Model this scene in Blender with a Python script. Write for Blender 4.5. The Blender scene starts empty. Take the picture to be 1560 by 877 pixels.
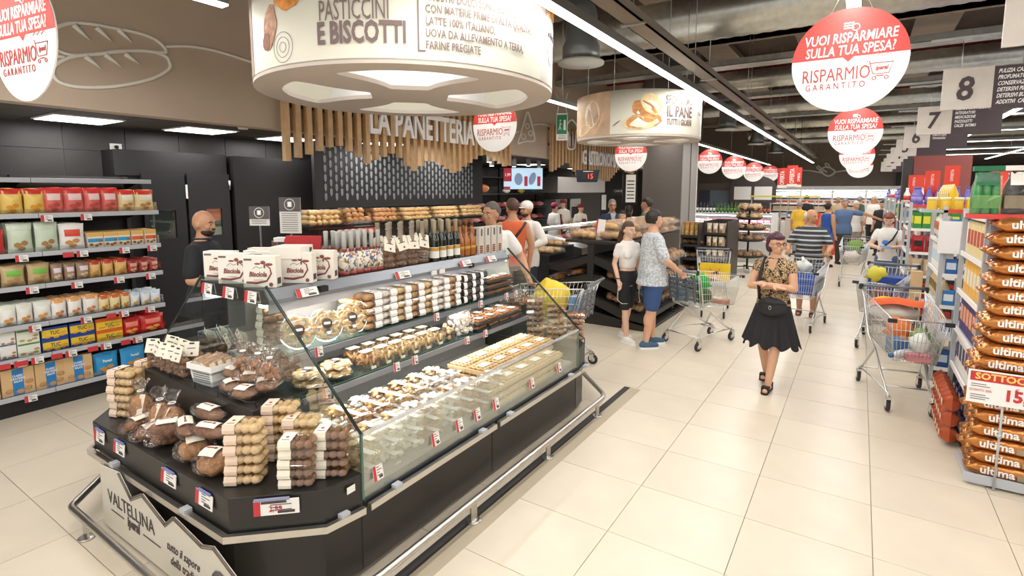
import bpy, bmesh, math, random
from mathutils import Matrix, Vector, Euler, noise
R = math.radians; PI = math.pi
random.seed(7)
C = bpy.context.scene.collection
SC = bpy.context.scene
# ------------------------------------------------------------------ camera
H = 2.05; FPX = 810.28; PITCH = .1133; YAW = .5777; ROLL = .0017
cam = bpy.data.cameras.new('camera'); camo = bpy.data.objects.new('camera', cam); C.objects.link(camo)
cam.sensor_width = 36; cam.lens = FPX/1560*36; cam.shift_y = -(438.5-383.05)/1560
cam.clip_start = .05; cam.clip_end = 200
camo.location = (0, 0, H)
_R = Matrix.Rotation(ROLL, 3, 'Z') @ Matrix.Rotation(PITCH, 3, 'X') @ Matrix(((1, 0, 0), (0, 0, -1), (0, 1, 0))) @ Matrix.Rotation(-YAW, 3, 'Z')
camo.rotation_euler = (_R.transposed() @ Matrix.Diagonal((1, -1, -1))).to_euler()
SC.camera = camo
# ------------------------------------------------------------------ world, exposure
w = bpy.data.worlds.new('world'); SC.world = w; w.use_nodes = True
w.node_tree.nodes['Background'].inputs[0].default_value = (1, .98, .96, 1)
w.node_tree.nodes['Background'].inputs[1].default_value = WORLD = .9
SC.view_settings.view_transform = 'Standard'; SC.view_settings.look = 'None'
SC.cycles.transparent_max_bounces = 24
SC.view_settings.gamma = 1; SC.view_settings.exposure = .12
def area(name, loc, sx, sy, power, col=(1, .975, .945), rot=(0, 0, 0)):
    l = bpy.data.lights.new(name, 'AREA'); l.shape = 'RECTANGLE'; l.size = sx; l.size_y = sy; l.energy = power; l.color = col
    o = bpy.data.objects.new(name, l); o.location = loc; o.rotation_euler = rot; C.objects.link(o); return o
# the long lines of shop lighting (visible luminaires are built further down)
LINES = [(-3.7, -2, 28), (-1.84, -2, 27), (-.12, -2, 27), (1.9, -2, 27), (3.9, -2, 27), (-5.45, -3, .3)]
for lx, y0, y1 in [(-3.7, -2, 2.1), (-3.7, 4.35, 11.9), (-3.7, 14.5, 28)]+LINES[1:5]:
    area('line_lamp', (lx, (y0+y1)/2, 3.285), .1, y1-y0, 7*(y1-y0))
area('entrance_lamp', (-1.0, -2.5, 4.6), 7, 3, 60, rot=(R(12), 0, 0))  # broad unseen area light above and behind the camera, no luminaire built for it
area('shop_bay_lamp', (-4.6, .2, 3.2), .8, 4.0, 30)  # bare area light on the left side, without any luminaire of its own
# ------------------------------------------------------------------ pixel helpers (real distances: plane of x, y or z)
def ray(px, py): return _R.transposed() @ Vector(((px-780)/FPX, (py-383.05)/FPX, 1))
def GX(px, py, x): d = ray(px, py); t = x/d.x; return Vector((x, d.y*t, H+d.z*t))
def GY(px, py, y): d = ray(px, py); t = y/d.y; return Vector((d.x*t, y, H+d.z*t))
def GZ(px, py, z=0): d = ray(px, py); t = (z-H)/d.z; return Vector((d.x*t, d.y*t, z))
def GD(px, py, dep): d = ray(px, py); return Vector((d.x*dep, d.y*dep, H+d.z*dep))
# ------------------------------------------------------------------ materials
MATS = {}
def mat(name, col=(.8, .8, .8), rough=.5, metal=0, bump=0, bscale=40, var=0, vscale=3, emit=0, spec=.5, objvar=0, coat=0):
    if name in MATS: return MATS[name]
    m = bpy.data.materials.new(name); m.use_nodes = True; nt = m.node_tree; b = nt.nodes['Principled BSDF']
    col = tuple(col)+(1,)
    b.inputs['Base Color'].default_value = col; b.inputs['Roughness'].default_value = rough; b.inputs['Metallic'].default_value = metal
    b.inputs['Specular IOR Level'].default_value = spec
    if coat: b.inputs['Coat Weight'].default_value = coat
    if emit: b.inputs['Emission Color'].default_value = col; b.inputs['Emission Strength'].default_value = emit
    N = nt.nodes.new; K = nt.links.new
    if var or objvar or bump:
        tc = N('ShaderNodeTexCoord')
    src = None
    if var:
        n = N('ShaderNodeTexNoise'); n.inputs['Scale'].default_value = vscale; n.inputs['Detail'].default_value = 4
        K(tc.outputs['Object'], n.inputs['Vector'])
        mx = N('ShaderNodeMix'); mx.data_type = 'RGBA'; mx.inputs[6].default_value = tuple(c*(1-var) for c in col[:3])+(1,); mx.inputs[7].default_value = tuple(min(1, c*(1+var)) for c in col[:3])+(1,)
        mr = N('ShaderNodeMapRange'); mr.inputs[1].default_value = .3; mr.inputs[2].default_value = .7
        K(n.outputs['Fac'], mr.inputs[0]); K(mr.outputs[0], mx.inputs[0]); src = mx.outputs[2]
    if objvar:
        oi = N('ShaderNodeObjectInfo'); hv = N('ShaderNodeHueSaturation'); mr = N('ShaderNodeMapRange')
        mr.inputs[3].default_value = 1-objvar; mr.inputs[4].default_value = 1+objvar
        K(oi.outputs['Random'], mr.inputs[0]); K(mr.outputs[0], hv.inputs['Value'])
        if src: K(src, hv.inputs['Color'])
        else: hv.inputs['Color'].default_value = col
        src = hv.outputs[0]
    if src: K(src, b.inputs['Base Color'])
    if bump:
        n = N('ShaderNodeTexNoise'); n.inputs['Scale'].default_value = bscale; n.inputs['Detail'].default_value = 3
        K(tc.outputs['Object'], n.inputs['Vector']); bm = N('ShaderNodeBump'); bm.inputs['Strength'].default_value = bump; bm.inputs['Distance'].default_value = .01
        K(n.outputs['Fac'], bm.inputs['Height']); K(bm.outputs[0], b.inputs['Normal'])
    MATS[name] = m; return m
def clear(name, tint=(1, 1, 1), gloss=.12, rough=.05, haze=0, bump=0, bscale=30):
    # thin clear film or pane: see-through plus a Fresnel-like sheen and an optional milky share
    if name in MATS: return MATS[name]
    m = bpy.data.materials.new(name); m.use_nodes = True; nt = m.node_tree; N = nt.nodes.new; K = nt.links.new
    nt.nodes.remove(nt.nodes['Principled BSDF']); out = nt.nodes['Material Output']
    t = N('ShaderNodeBsdfTransparent'); t.inputs[0].default_value = tuple(tint)+(1,)
    g = N('ShaderNodeBsdfGlossy'); g.inputs['Roughness'].default_value = rough; g.inputs[0].default_value = (1, 1, 1, 1)
    lw = N('ShaderNodeLayerWeight'); lw.inputs[0].default_value = .35
    mr = N('ShaderNodeMapRange'); mr.inputs[3].default_value = gloss; mr.inputs[4].default_value = min(1, gloss+.35)
    K(lw.outputs['Fresnel'], mr.inputs[0])
    mx = N('ShaderNodeMixShader'); K(mr.outputs[0], mx.inputs[0]); K(t.outputs[0], mx.inputs[1]); K(g.outputs[0], mx.inputs[2])
    last = mx.outputs[0]
    if haze:
        df = N('ShaderNodeBsdfDiffuse'); df.inputs[0].default_value = (.9, .9, .9, 1); m2 = N('ShaderNodeMixShader'); m2.inputs[0].default_value = haze
        K(last, m2.inputs[1]); K(df.outputs[0], m2.inputs[2]); last = m2.outputs[0]
    if bump:
        tc = N('ShaderNodeTexCoord'); n = N('ShaderNodeTexNoise'); n.inputs['Scale'].default_value = bscale; K(tc.outputs['Object'], n.inputs['Vector'])
        bm = N('ShaderNodeBump'); bm.inputs['Strength'].default_value = bump; bm.inputs['Distance'].default_value = .02
        K(n.outputs['Fac'], bm.inputs['Height']); K(bm.outputs[0], g.inputs['Normal'])
    K(last, out.inputs[0]); MATS[name] = m; return m
def srgb(h):
    h = h.lstrip('#'); v = [int(h[i:i+2], 16)/255 for i in (0, 2, 4)]
    return tuple(c/12.92 if c <= .04045 else ((c+.055)/1.055)**2.4 for c in v)
_cn = {}
def cm(h, rough=.55, **k):      # a material from an sRGB hex colour
    key = (h, rough, tuple(sorted(k.items())))
    if key not in _cn: _cn[key] = mat('paint_%d' % (len(_cn)+1), srgb(h), rough, **k)
    return _cn[key]
# ------------------------------------------------------------------ mesh builder
class B:
    def __init__(s): s.v = []; s.f = []; s.m = []; s.sm = []; s.X = Matrix.Identity(4)
    def add(s, vs, fs, m=0, smooth=False):
        o = len(s.v); X = s.X
        s.v += [tuple(X @ Vector(v)) for v in vs]; s.f += [tuple(i+o for i in f) for f in fs]
        s.m += [m]*len(fs); s.sm += [smooth]*len(fs); return s
    def at(s, loc=(0, 0, 0), rot=(0, 0, 0)): s.X = Matrix.Translation(loc) @ Euler(rot).to_matrix().to_4x4(); return s
    def box(s, x0, x1, y0, y1, z0, z1, m=0):
        return s.add([(x, y, z) for z in (z0, z1) for y in (y0, y1) for x in (x0, x1)],
            [(0, 2, 3, 1), (4, 5, 7, 6), (0, 1, 5, 4), (2, 6, 7, 3), (0, 4, 6, 2), (1, 3, 7, 5)], m)
    def cbox(s, c, d, m=0): return s.box(c[0]-d[0]/2, c[0]+d[0]/2, c[1]-d[1]/2, c[1]+d[1]/2, c[2]-d[2]/2, c[2]+d[2]/2, m)
    def prism(s, poly, z0, z1, m=0, ax='z'):
        n = len(poly); P = []
        for z in (z0, z1):
            for a, b in poly: P.append({'z': (a, b, z), 'y': (a, z, b), 'x': (z, a, b)}[ax])
        return s.add(P, [tuple(range(n))[::-1], tuple(range(n, 2*n))]+[(i, (i+1) % n, n+(i+1) % n, n+i) for i in range(n)], m)
    def quad(s, a, b, c, d, m=0): return s.add([a, b, c, d], [(0, 1, 2, 3)], m)
    def ring(s, rings, m=0, smooth=True, cap=True, closed=False):
        n = len(rings[0]); vs = [p for r in rings for p in r]; fs = []
        L = len(rings)
        for k in range(L if closed else L-1):
            a = k*n; b = ((k+1) % L)*n
            for i in range(n): fs.append((a+i, a+(i+1) % n, b+(i+1) % n, b+i))
        if cap and not closed: fs += [tuple(range(n))[::-1], tuple(range((L-1)*n, L*n))]
        return s.add(vs, fs, m, smooth)
    def lathe(s, prof, n=16, c=(0, 0, 0), m=0, smooth=True, cap=True, sx=1, sy=1):
        return s.ring([[(c[0]+r*sx*math.cos(2*PI*i/n), c[1]+r*sy*math.sin(2*PI*i/n), c[2]+z) for i in range(n)] for r, z in prof], m, smooth, cap)
    def tube(s, pts, r, n=8, m=0, cap=True, closed=False, smooth=True):
        pts = [Vector(p) for p in pts]; L = len(pts); rings = []; up = None
        for i, p in enumerate(pts):
            if closed: t = pts[(i+1) % L]-pts[i-1]
            else: t = pts[min(i+1, L-1)]-pts[max(i-1, 0)]
            t = t.normalized() if t.length > 1e-9 else Vector((0, 0, 1))
            if up is None: up = Vector((0, 0, 1)) if abs(t.z) < .9 else Vector((1, 0, 0))
            a = t.cross(up)
            if a.length < 1e-6: a = t.cross(Vector((.3, 1, .2)))
            a.normalize(); b = a.cross(t).normalized(); up = b
            rr = r[i] if isinstance(r, (list, tuple)) else r
            rings.append([tuple(p+a*rr*math.cos(2*PI*k/n)+b*rr*math.sin(2*PI*k/n)) for k in range(n)])
        return s.ring(rings, m, smooth, cap, closed)
    def cyl(s, p0, p1, r, n=10, m=0, smooth=True): return s.tube([p0, p1], r, n, m, smooth=smooth)
    def ell(s, c, r, n=12, k=8, m=0, jit=0, rot=None):
        M3 = Euler(rot).to_matrix() if rot else None
        rings = []
        for j in range(k+1):
            ph = PI*j/k; z = -math.cos(ph); q = max(math.sin(ph), .02); row = []
            for i in range(n):
                a = 2*PI*i/n; v = Vector((q*math.cos(a)*r[0], q*math.sin(a)*r[1], z*r[2]))
                if jit: v *= 1+jit*noise.noise(v*(2.2/max(r))+Vector(c)*7)
                if M3: v = M3 @ v
                row.append((c[0]+v.x, c[1]+v.y, c[2]+v.z))
            rings.append(row)
        return s.ring(rings, m, True, True)
    def grid(s, fn, nu, nv, m=0, smooth=True):
        vs = [fn(i/nu, j/nv) for j in range(nv+1) for i in range(nu+1)]
        return s.add(vs, [(j*(nu+1)+i, j*(nu+1)+i+1, (j+1)*(nu+1)+i+1, (j+1)*(nu+1)+i) for j in range(nv) for i in range(nu)], m, smooth)
    def mesh(s, name, mats):
        me = bpy.data.meshes.new(name); me.from_pydata(s.v, [], s.f)
        for m in (mats if isinstance(mats, (list, tuple)) else [mats]): me.materials.append(m)
        me.polygons.foreach_set('material_index', s.m); me.polygons.foreach_set('use_smooth', s.sm); me.update(); return me
def ob(name, b, mats=None, parent=None, loc=(0, 0, 0), rot=(0, 0, 0), bevel=0):
    me = b.mesh(name, mats) if isinstance(b, B) else b
    o = bpy.data.objects.new(name, me); C.objects.link(o); o.location = loc; o.rotation_euler = rot
    if parent is not None: o.parent = parent
    if bevel: md = o.modifiers.new('bevel', 'BEVEL'); md.width = bevel; md.segments = 2; md.limit_method = 'ANGLE'
    return o
def tag(o, label=None, cat=None, group=None, kind=None):
    if label: o['label'] = label
    if cat: o['category'] = cat
    if group: o['group'] = group
    if kind: o['kind'] = kind
    return o
def thing(name, label, cat, loc=(0, 0, 0), rz=0, group=None, rot=None):
    o = bpy.data.objects.new(name, None); C.objects.link(o); o.location = loc; o.rotation_euler = rot or (0, 0, rz)
    return tag(o, label, cat, group)
def struct(name, b, mats, parent=None, **k):
    o = ob(name, b, mats, parent, **k); o['kind'] = 'structure'; return o
def dup(o, parent=None):
    c = o.copy(); C.objects.link(c)
    if parent is not None: c.parent = parent
    for ch in o.children: dup(ch, c)
    return c
def put(proto, used, loc, label, rz=0, group=None, rot=None, sc=None):
    # first use moves the prototype itself, later ones copy it with its parts
    if proto.name in used: o = dup(proto)
    else: o = proto; used.add(proto.name)
    o.location = loc; o.rotation_euler = rot or (0, 0, rz)
    if sc: o.scale = (sc, sc, sc) if isinstance(sc, (int, float)) else sc
    o['label'] = label
    if group: o['group'] = group
    return o
USED = set()
ORD = ['nearest', 'second', 'third', 'fourth', 'fifth', 'sixth', 'seventh', 'eighth', 'ninth', 'tenth', 'eleventh', 'twelfth', 'thirteenth', 'fourteenth', 'fifteenth', 'sixteenth', 'seventeenth', 'eighteenth', 'nineteenth', 'twentieth', 'twenty-first', 'twenty-second', 'twenty-third', 'twenty-fourth', 'twenty-fifth', 'twenty-sixth', 'twenty-seventh', 'twenty-eighth', 'twenty-ninth', 'thirtieth']
def nth(i, n=None, first='first'):
    if i == 0: return first
    if n is not None and i == n-1 and n > 1: return 'last'
    return ORD[i]
_tx = {}
TMP = bpy.data.scenes.new('workbench')      # a scratch scene: turning curves and modifiers into meshes stays quick there
def bake(o):
    TMP.collection.objects.link(o)
    with bpy.context.temp_override(scene=TMP, view_layer=TMP.view_layers[0]):
        me = bpy.data.meshes.new_from_object(o.evaluated_get(bpy.context.evaluated_depsgraph_get()))
    bpy.data.objects.remove(o); return me
def text(body, size=1, sx=1, ext=.002, bold=0, align='CENTER', shear=0, space=1, line=1, res=2):
    # lettering as a mesh in its own x-y plane, centred
    key = (body, size, sx, ext, bold, align, shear, space, line)
    if key in _tx: return _tx[key]
    cu = bpy.data.curves.new('lettering', 'FONT'); cu.body = body; cu.size = size; cu.extrude = ext; cu.offset = bold; cu.align_x = align; cu.align_y = 'CENTER'
    cu.shear = shear; cu.space_character = space; cu.space_line = line; cu.resolution_u = res
    me = bake(bpy.data.objects.new('t', cu))
    for v in me.vertices: v.co.x *= sx
    me.materials.clear(); me.name = 'lettering'; _tx[key] = me; return me
def letters(body, parent, loc, rot, m, name='lettering', **k):
    me = text(body, **k).copy(); me.materials.append(m); return ob(name, me, None, parent, loc, rot)
# ================================================================== the shop building
M_floor = mat('floor_tile', srgb('#d9cdb8'), .32, var=.05, vscale=2.2, objvar=.03, bump=.02, bscale=60)
M_grout = mat('grout', srgb('#a4937c'), .8)
M_steel = mat('brushed_steel', (.62, .60, .56), .3, 1, bump=.05, bscale=90)
M_chrome = mat('chrome', (.75, .75, .74), .18, 1)
M_galv = mat('galvanised', (.52, .53, .5), .42, .9, var=.15, vscale=8)
M_black = mat('black_laminate', srgb('#24221f'), .38, bump=.05, bscale=150)
M_matt = mat('matt_black', srgb('#1a1919'), .6)
M_dark = mat('dark_grey', srgb('#34312f'), .6, var=.06)
M_white = mat('white_paint', srgb('#f1eee8'), .5)
M_grey = mat('shelf_grey', srgb('#b9bcc0'), .4)
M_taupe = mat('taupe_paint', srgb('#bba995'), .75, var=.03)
M_taupe2 = mat('dark_taupe_paint', srgb('#8a7d70'), .8, var=.04)
M_line = mat('cream_line', srgb('#e6e3d8'), .6)
M_ceil = mat('ceiling_dark', srgb('#5c4e44'), .9, var=.1)
M_beam = mat('beam_concrete', srgb('#a09080'), .85, var=.08)
M_lamp = mat('lamp_white', (1, .98, .94), .5, emit=9)
M_wood = None
b = B(); b.box(-12, 16, -6, 34, -.12, -.012); struct('floor', b, M_grout); FLOOR = bpy.data.objects['floor']
TX, TY = .673, .6
tile = B(); tile.box(.002, TX-.002, .002, TY-.002, -.03, 0); tile_me = tile.mesh('tile', M_floor)
cells = []
for i in range(-16, 25):
    for j in range(-12, 52):
        x, y = -.488+i*TX, 2.848+j*TY-TY
        cx, cy = x+TX/2, y+TY/2; q = _R @ Vector((cx, cy, -H))
        vis = q.z > .4 and abs(FPX*q.x/q.z) < 850 and FPX*q.y/q.z < 560
        hid = (-4.2 < cx < -2.4 and 1.5 < cy < 4.2) or cx < -7.3
        cells.append((0 if (vis and not hid) else 1, q.length, x, y))
cells.sort(); rest = B()
for k, (h, d, x, y) in enumerate(cells):
    if k < 300: o = ob('tile', tile_me, None, FLOOR, (x, y, 0))
    elif y < 34 and x < 15.5: rest.box(x+.002, x+TX-.002, y+.002, y+TY-.002, -.03, 0)
ob('tile_field', rest, M_floor, FLOOR)['kind'] = 'stuff'
# ---- ceiling with cross beams
b = B(); b.box(-12, 16, -6, 34, 5.6, 5.8); struct('ceiling', b, M_ceil); CEIL = bpy.data.objects['ceiling']
for y in (1.0, 6.2, 11.2, 16.2, 21.2, 26.2):
    bm = B(); bm.box(-9, 14, y-.22, y+.22, 4.95, 5.6); bm.box(-9, 14, y-.34, y+.34, 4.95, 5.08)
    ob('beam', bm, M_beam, CEIL)
for k, x in enumerate((-7, -5, -3, -1, 1, 3, 5, 7, 9)):
    for y0 in (1.3, 6.5, 11.5, 16.5, 21.5):
        bm = B(); bm.prism([(-.35, 5.25), (.35, 5.25), (.18, 5.6), (-.18, 5.6)], y0, y0+4.4, ax='y'); ob('roof_rib', bm, M_beam, CEIL, (x, 0, 0))
# ---- walls
b = B(); b.box(-12, 16, 30, 30.25, 0, 5.6); struct('wall_back', b, M_taupe2); WBK = bpy.data.objects['wall_back']
b = B(); b.box(13, 13.2, -6, 30, 0, 5.6); struct('wall_right', b, M_taupe2)
b = B(); b.box(-9.9, -9.7, -6, 30, 0, 5.6); struct('wall_left', b, M_dark)
# fascia above the service zone, with soffit behind
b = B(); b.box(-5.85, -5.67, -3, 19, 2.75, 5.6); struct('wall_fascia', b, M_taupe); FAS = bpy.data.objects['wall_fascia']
M_soff = mat('soffit_panel', srgb('#4a423b'), .7, var=.04)
sof = B(); sof.box(-9.7, -5.85, -3, 19, 2.80, 2.86); struct('ceiling_soffit', sof, M_dark); SOF = bpy.data.objects['ceiling_soffit']
pan = B(); pan.box(.006, .594, .006, .594, 2.775, 2.80); pan_me = pan.mesh('ceiling_panel', M_soff)
for i in range(4):
    for j in range(-3, 17): ob('ceiling_panel', pan_me, None, SOF, (-7.4-.85+i*.6, j*1.2*.5+.1, 0))
# dark tiled wall in the service bay
M_wt = mat('wall_tile_dark', srgb('#3d3b3a'), .45, var=.2, vscale=2.5, objvar=.12)
b = B(); b.box(-7.5, -7.4, -3, 9, 0, 2.8); struct('wall_service', b, mat('joint_grey', srgb('#77736c'), .8)); WSV = bpy.data.objects['wall_service']
wt = B(); wt.box(-.0, .012, .004, .596, .003, .297); wt_me = wt.mesh('wall_tile', M_wt)
for j in range(15):
    for k in range(9):
        if k >= 6 or j < 8: ob('wall_tile', wt_me, None, WSV, (-7.4, -.72+j*.6, .1+k*.3))
def pane_lamp(x, y, label):
    t = thing('ceiling_light', label, 'ceiling light', (x, y, 2.775))
    f = B(); f.box(-.3, .3, -.3, .3, -.012, 0); ob('frame', f, M_white, t)
    f = B(); f.box(-.28, .28, -.28, .28, -.016, -.006); ob('diffuser', f, mat('panel_light', (1, .98, .95), .5, emit=5), t)
    area('panel_lamp', (x, y, 2.74), .55, .55, 9 if y < 5 else 10 if y < 9 else 26)
p = GZ(120, 181, 2.775); pane_lamp(p.x, p.y, 'square flush ceiling lamp nearest, above the crisp shelves')
p = GZ(306, 198, 2.775); pane_lamp(p.x, p.y, 'square flush ceiling lamp above the black double door')
p = GZ(438, 211, 2.775); pane_lamp(p.x, p.y, 'square flush ceiling lamp seen beside the first wooden slat')
t = thing('smoke_detector', 'small round white detector under the fascia above the door', 'detector', GZ(370, 192, 2.775))
b = B().lathe([(.05, -.035), (.055, -.02), (.06, 0)], 16); ob('body', b, M_white, t)
t = thing('socket', 'white wall socket with a black plug on dark tiles', 'socket', GX(176, 224, -7.385))
b = B(); b.box(0, .012, -.06, .06, -.04, .04); ob('plate', b, M_white, t); b = B(); b.cyl((.01, 0, 0), (.04, 0, 0), .02); b.tube([(.03, 0, 0), (.05, .02, -.06), (.02, .05, -.2)], .008, 6); ob('plug', b, M_matt, t)
# bread drawing raised in cream line on the fascia
def fpt(px, py): q = GX(px, py, -5.67); return (-5.664, q.y, q.z)
def spline(pts, n=8, closed=False):
    P = [Vector(p) for p in pts]; out = []; L = len(P)
    for i in range(L if closed else L-1):
        a = P[(i-1) % L] if closed or i > 0 else P[0]; b_ = P[i]; c = P[(i+1) % L]; d = P[(i+2) % L] if closed or i+2 < L else P[-1]
        for k in range(n):
            t = k/n; out.append(.5*((2*b_)+(c-a)*t+(2*a-5*b_+4*c-d)*t*t+(3*b_-a-3*c+d)*t**3))
    if not closed: out.append(P[-1])
    return out
def stroke(b, pts, r, closed=False, n=8, taper=None):
    s = spline(pts, n, closed); b.tube(s, taper or r, 6, closed=closed); return b
b = B()
stroke(b, [fpt(*q) for q in [(62, 78), (75, 50), (110, 35), (170, 42), (225, 55), (248, 70), (250, 80), (215, 77), (190, 78), (150, 82), (112, 84), (85, 76), (66, 68)]], .016)
stroke(b, [fpt(*q) for q in [(112, 86), (86, 98), (80, 112), (92, 126), (125, 133), (180, 131), (230, 120), (256, 106), (258, 95), (250, 85), (225, 78), (180, 78), (150, 82)]], .016, True)
stroke(b, [fpt(*q) for q in [(252, 71), (290, 71), (330, 78), (385, 95)]], .014); stroke(b, [fpt(*q) for q in [(-60, 66), (0, 74), (50, 82), (98, 87)]], .014)
for p0, p1 in (((112, 38), (138, 62)), ((147, 42), (170, 63)), ((180, 45), (201, 65)), ((130, 86), (156, 106)), ((160, 83), (185, 102)), ((190, 82), (213, 98))):
    a, c = fpt(*p0), fpt(*p1); b.tube([a, tuple((Vector(a)+Vector(c))/2), c], [.026, .016, .003], 6)
tag(ob('bread_drawing', b, M_line, FAS), kind='structure')
b = B(); A = [fpt(*q) for q in [(788, 218), (803, 172), (816, 214)]]; stroke(b, [fpt(*q) for q in [(788, 218), (797, 190), (803, 171), (810, 190), (814, 210), (812, 215), (800, 215), (788, 219)]], .02)
for q in [(803, 192), (808, 203), (797, 208)]:
    c = fpt(*q); b.tube([(c[0], c[1]+.08*math.cos(a*PI/5), c[2]+.05*math.sin(a*PI/5)) for a in range(10)], .012, 6, closed=True)
stroke(b, [fpt(*q) for q in [(770, 207), (790, 200)]], .016); stroke(b, [fpt(*q) for q in [(812, 190), (825, 189), (836, 192)]], .016)
tag(ob('pizza_drawing', b, M_line, FAS), kind='structure')
# chicken drawing on the far wall
def bpt(px, py): q = GY(px, py, 29.97); return tuple(q)
b = B(); stroke(b, [bpt(*q) for q in [(1251, 262), (1262, 268), (1272, 262), (1266, 256), (1258, 254), (1250, 258)]], .05, True)
stroke(b, [bpt(*q) for q in [(1215, 259), (1235, 260), (1250, 263)]], .04); stroke(b, [bpt(*q) for q in [(1272, 262), (1285, 260), (1300, 258)]], .04)
stroke(b, [bpt(*q) for q in [(1254, 262), (1245, 256), (1247, 253), (1252, 257), (1260, 262)]], .04); stroke(b, [bpt(*q) for q in [(1262, 256), (1257, 250), (1261, 249), (1266, 256)]], .04)
tag(ob('chicken_drawing', b, M_line, WBK), kind='structure')
# column clad in dark and light grey
def col_box(name, x0, x1, y0, y1, m, parent=None): b = B(); b.box(x0, x1, y0, y1, 0, 5.6); return struct(name, b, m, parent)
pc = GY(1037, 300, 12); c0 = GY(978, 300, 12)
col = col_box('wall_pillar', c0.x, pc.x, 12, 13.3, mat('pillar_grey', srgb('#645c56'), .6, var=.03))
b = B(); b.box(pc.x, pc.x+.012, 12.02, 12.62, 0, 3.6); b.box(pc.x, pc.x+.012, 12.72, 13.25, 0, 3.6); ob('cladding', b, M_galv if 0 else mat('cladding_grey', srgb('#a29d96'), .45, .3), col)
b = B(); b.box(pc.x+.0, pc.x+.02, 13.25, 13.3, 0, 3.6); ob('edge_strip', b, M_white, col)
p5 = GY(985, 60, 13.4); p6 = GY(1080, 60, 13.4); col_box('wall_pillar_high', p5.x, p6.x-.3, 13.4, 14.4, mat('pillar_dark', srgb('#453d37'), .7)).location.z = 3.3
# ------------------------------------------------------------------ ducts, trays, luminaires
def duct(y, z, r, x0, x1, label):
    b = B(); n = int((x1-x0)/.09); b.tube([(x0+(x1-x0)*i/n, 0, 0) for i in range(n+1)], [r*(1 if i % 2 else .965) for i in range(n+1)], 20)
    t = tag(ob('air_duct', b, mat('duct_foil', (.60, .60, .55), .33, .85, var=.1, vscale=12), None, (0, y, z)), label, 'duct', None)
    return t
duct(8.1, 4.5, .32, -9, 12, 'large corrugated silver air duct nearest the camera under the ceiling')
for k, (y, z, r) in enumerate(((13.1, 4.52, .21), (17.7, 4.55, .2), (22.3, 4.55, .2), (26.0, 4.5, .2), (28.8, 4.45, .2))):
    duct(y, z, r, -4.4, 12, 'slim pale ribbed air duct, %s beyond the large one' % nth(k, 5))
    b = B(); b.box(-9 if k == 0 else -4.3, 12, -.03, .03, 0, .05)
    tag(ob('sprinkler_pipe', b, cm('#8c2f27'), None, (0, y+.1, z+.22)), 'red pipe above the %s slim ribbed duct' % nth(k, 5), 'pipe')
for k, (y, z, x0) in enumerate(((10.6, 4.3, -9), (5.3, 4.62, -9), (15.5, 4.5, -4.2), (20, 4.5, -4.2))):
    b = B(); b.box(x0, 12, -.2, .2, 0, .01); b.box(x0, 12, -.2, -.19, 0, .11); b.box(x0, 12, .19, .2, 0, .11)
    t = tag(ob('cable_tray', b, M_galv, None, (0, y, z)), 'grey cable tray running crosswise, %s' % ['between large duct and slim ducts', 'closest to the camera', 'beyond the first slim duct', 'beyond the second slim duct'][k], 'cable tray')
    for x in (-6, -3.4, -.6, 2.2, 5): h = B().cyl((x, 0, .1), (x, 0, 5.6-z), .008, 6); ob('hanger', h, M_galv, t)
b = B(); b.box(-.09, .09, -2, 33, 0, .02); b.box(-.09, -.08, -2, 33, 0, .1); b.box(.08, .09, -2, 33, 0, .1)
t = tag(ob('cable_tray', b, mat('tray_beige', srgb('#9a8f82'), .5, .4), None, (-1.9, 0, 3.62)), 'long narrow cable tray above the main light line', 'cable tray')
for y in range(2, 30, 3): h = B().cyl((0, y, .1), (0, y, 1.98), .006, 6); h.box(-.12, .12, y-.02, y+.02, -.015, 0); ob('hanger', h, M_galv, t)
M_alu = mat('lamp_housing', srgb('#8b8a86'), .4, .6)
for k, (x, y0, y1) in enumerate(LINES[:5]):
    t = thing('line_light', ['white strip light over the bakery island and round signs', 'long white strip light above the main aisle, beside the cable tray', 'white strip light carrying the big round sign', 'white strip light over the right-hand gondolas', 'white strip light farthest right over the aisles'][k], 'strip light', (x, 0, 3.3))
    for ya, yb in (((y0, 2.1), (4.35, 11.9), (14.5, y1)) if k == 0 else ((y0, y1),)):
        b = B(); b.box(-.045, .045, ya, yb, 0, .07); ob('housing', b, M_alu, t)
        b = B(); b.box(-.04, .04, ya, yb, -.012, .0); ob('diffuser', b, M_lamp, t)
    for y in range(int(y0)+1, int(y1), 4): h = B().cyl((0, y, .07), (0, y, 2.28), .005, 6); ob('wire', h, M_galv, t)
for k, y in enumerate((6.45, 9, 12, 15, 18, 21, 24)):
    b = B(); b.box(1.0, 9, -.045, .045, 0, .07); t = tag(ob('line_light', b, M_alu, None, (0, y, 3.33)), 'cross strip light over the right aisles, %s from the front' % nth(k, 7), 'strip light')
    d = B(); d.box(1.0, 9, -.035, .035, -.01, 0); ob('diffuser', d, M_lamp, t)
for k, (px, py, z, r) in enumerate(((885, 98, 3.7, .3), (1107, 198, 3.75, .3), (1153, 220, 3.75, .3), (1182, 233, 3.75, .3))):
    p = GZ(px, py, z); t = thing('air_diffuser', 'round grey ceiling air outlet %s' % ['above the bread drum sign, nearest', 'next beyond the small drum sign', 'third along, left of main light line', 'farthest, at end of the light line'][k], 'air outlet', p)
    b = B().lathe([(r, 0), (r*1.02, .02), (r*.95, .04), (r*.3, .05)], 24); ob('outlet_plate', b, mat('pale_grey', srgb('#c9c9c2'), .4), t)
    b = B().lathe([(r*.8, .05), (r*.8, .22), (r*.68, .3), (r*.68, .62), (r*.5, .8)], 24); ob('boot', b, mat('boot_grey', srgb('#8f9597'), .35, .5), t)
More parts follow.
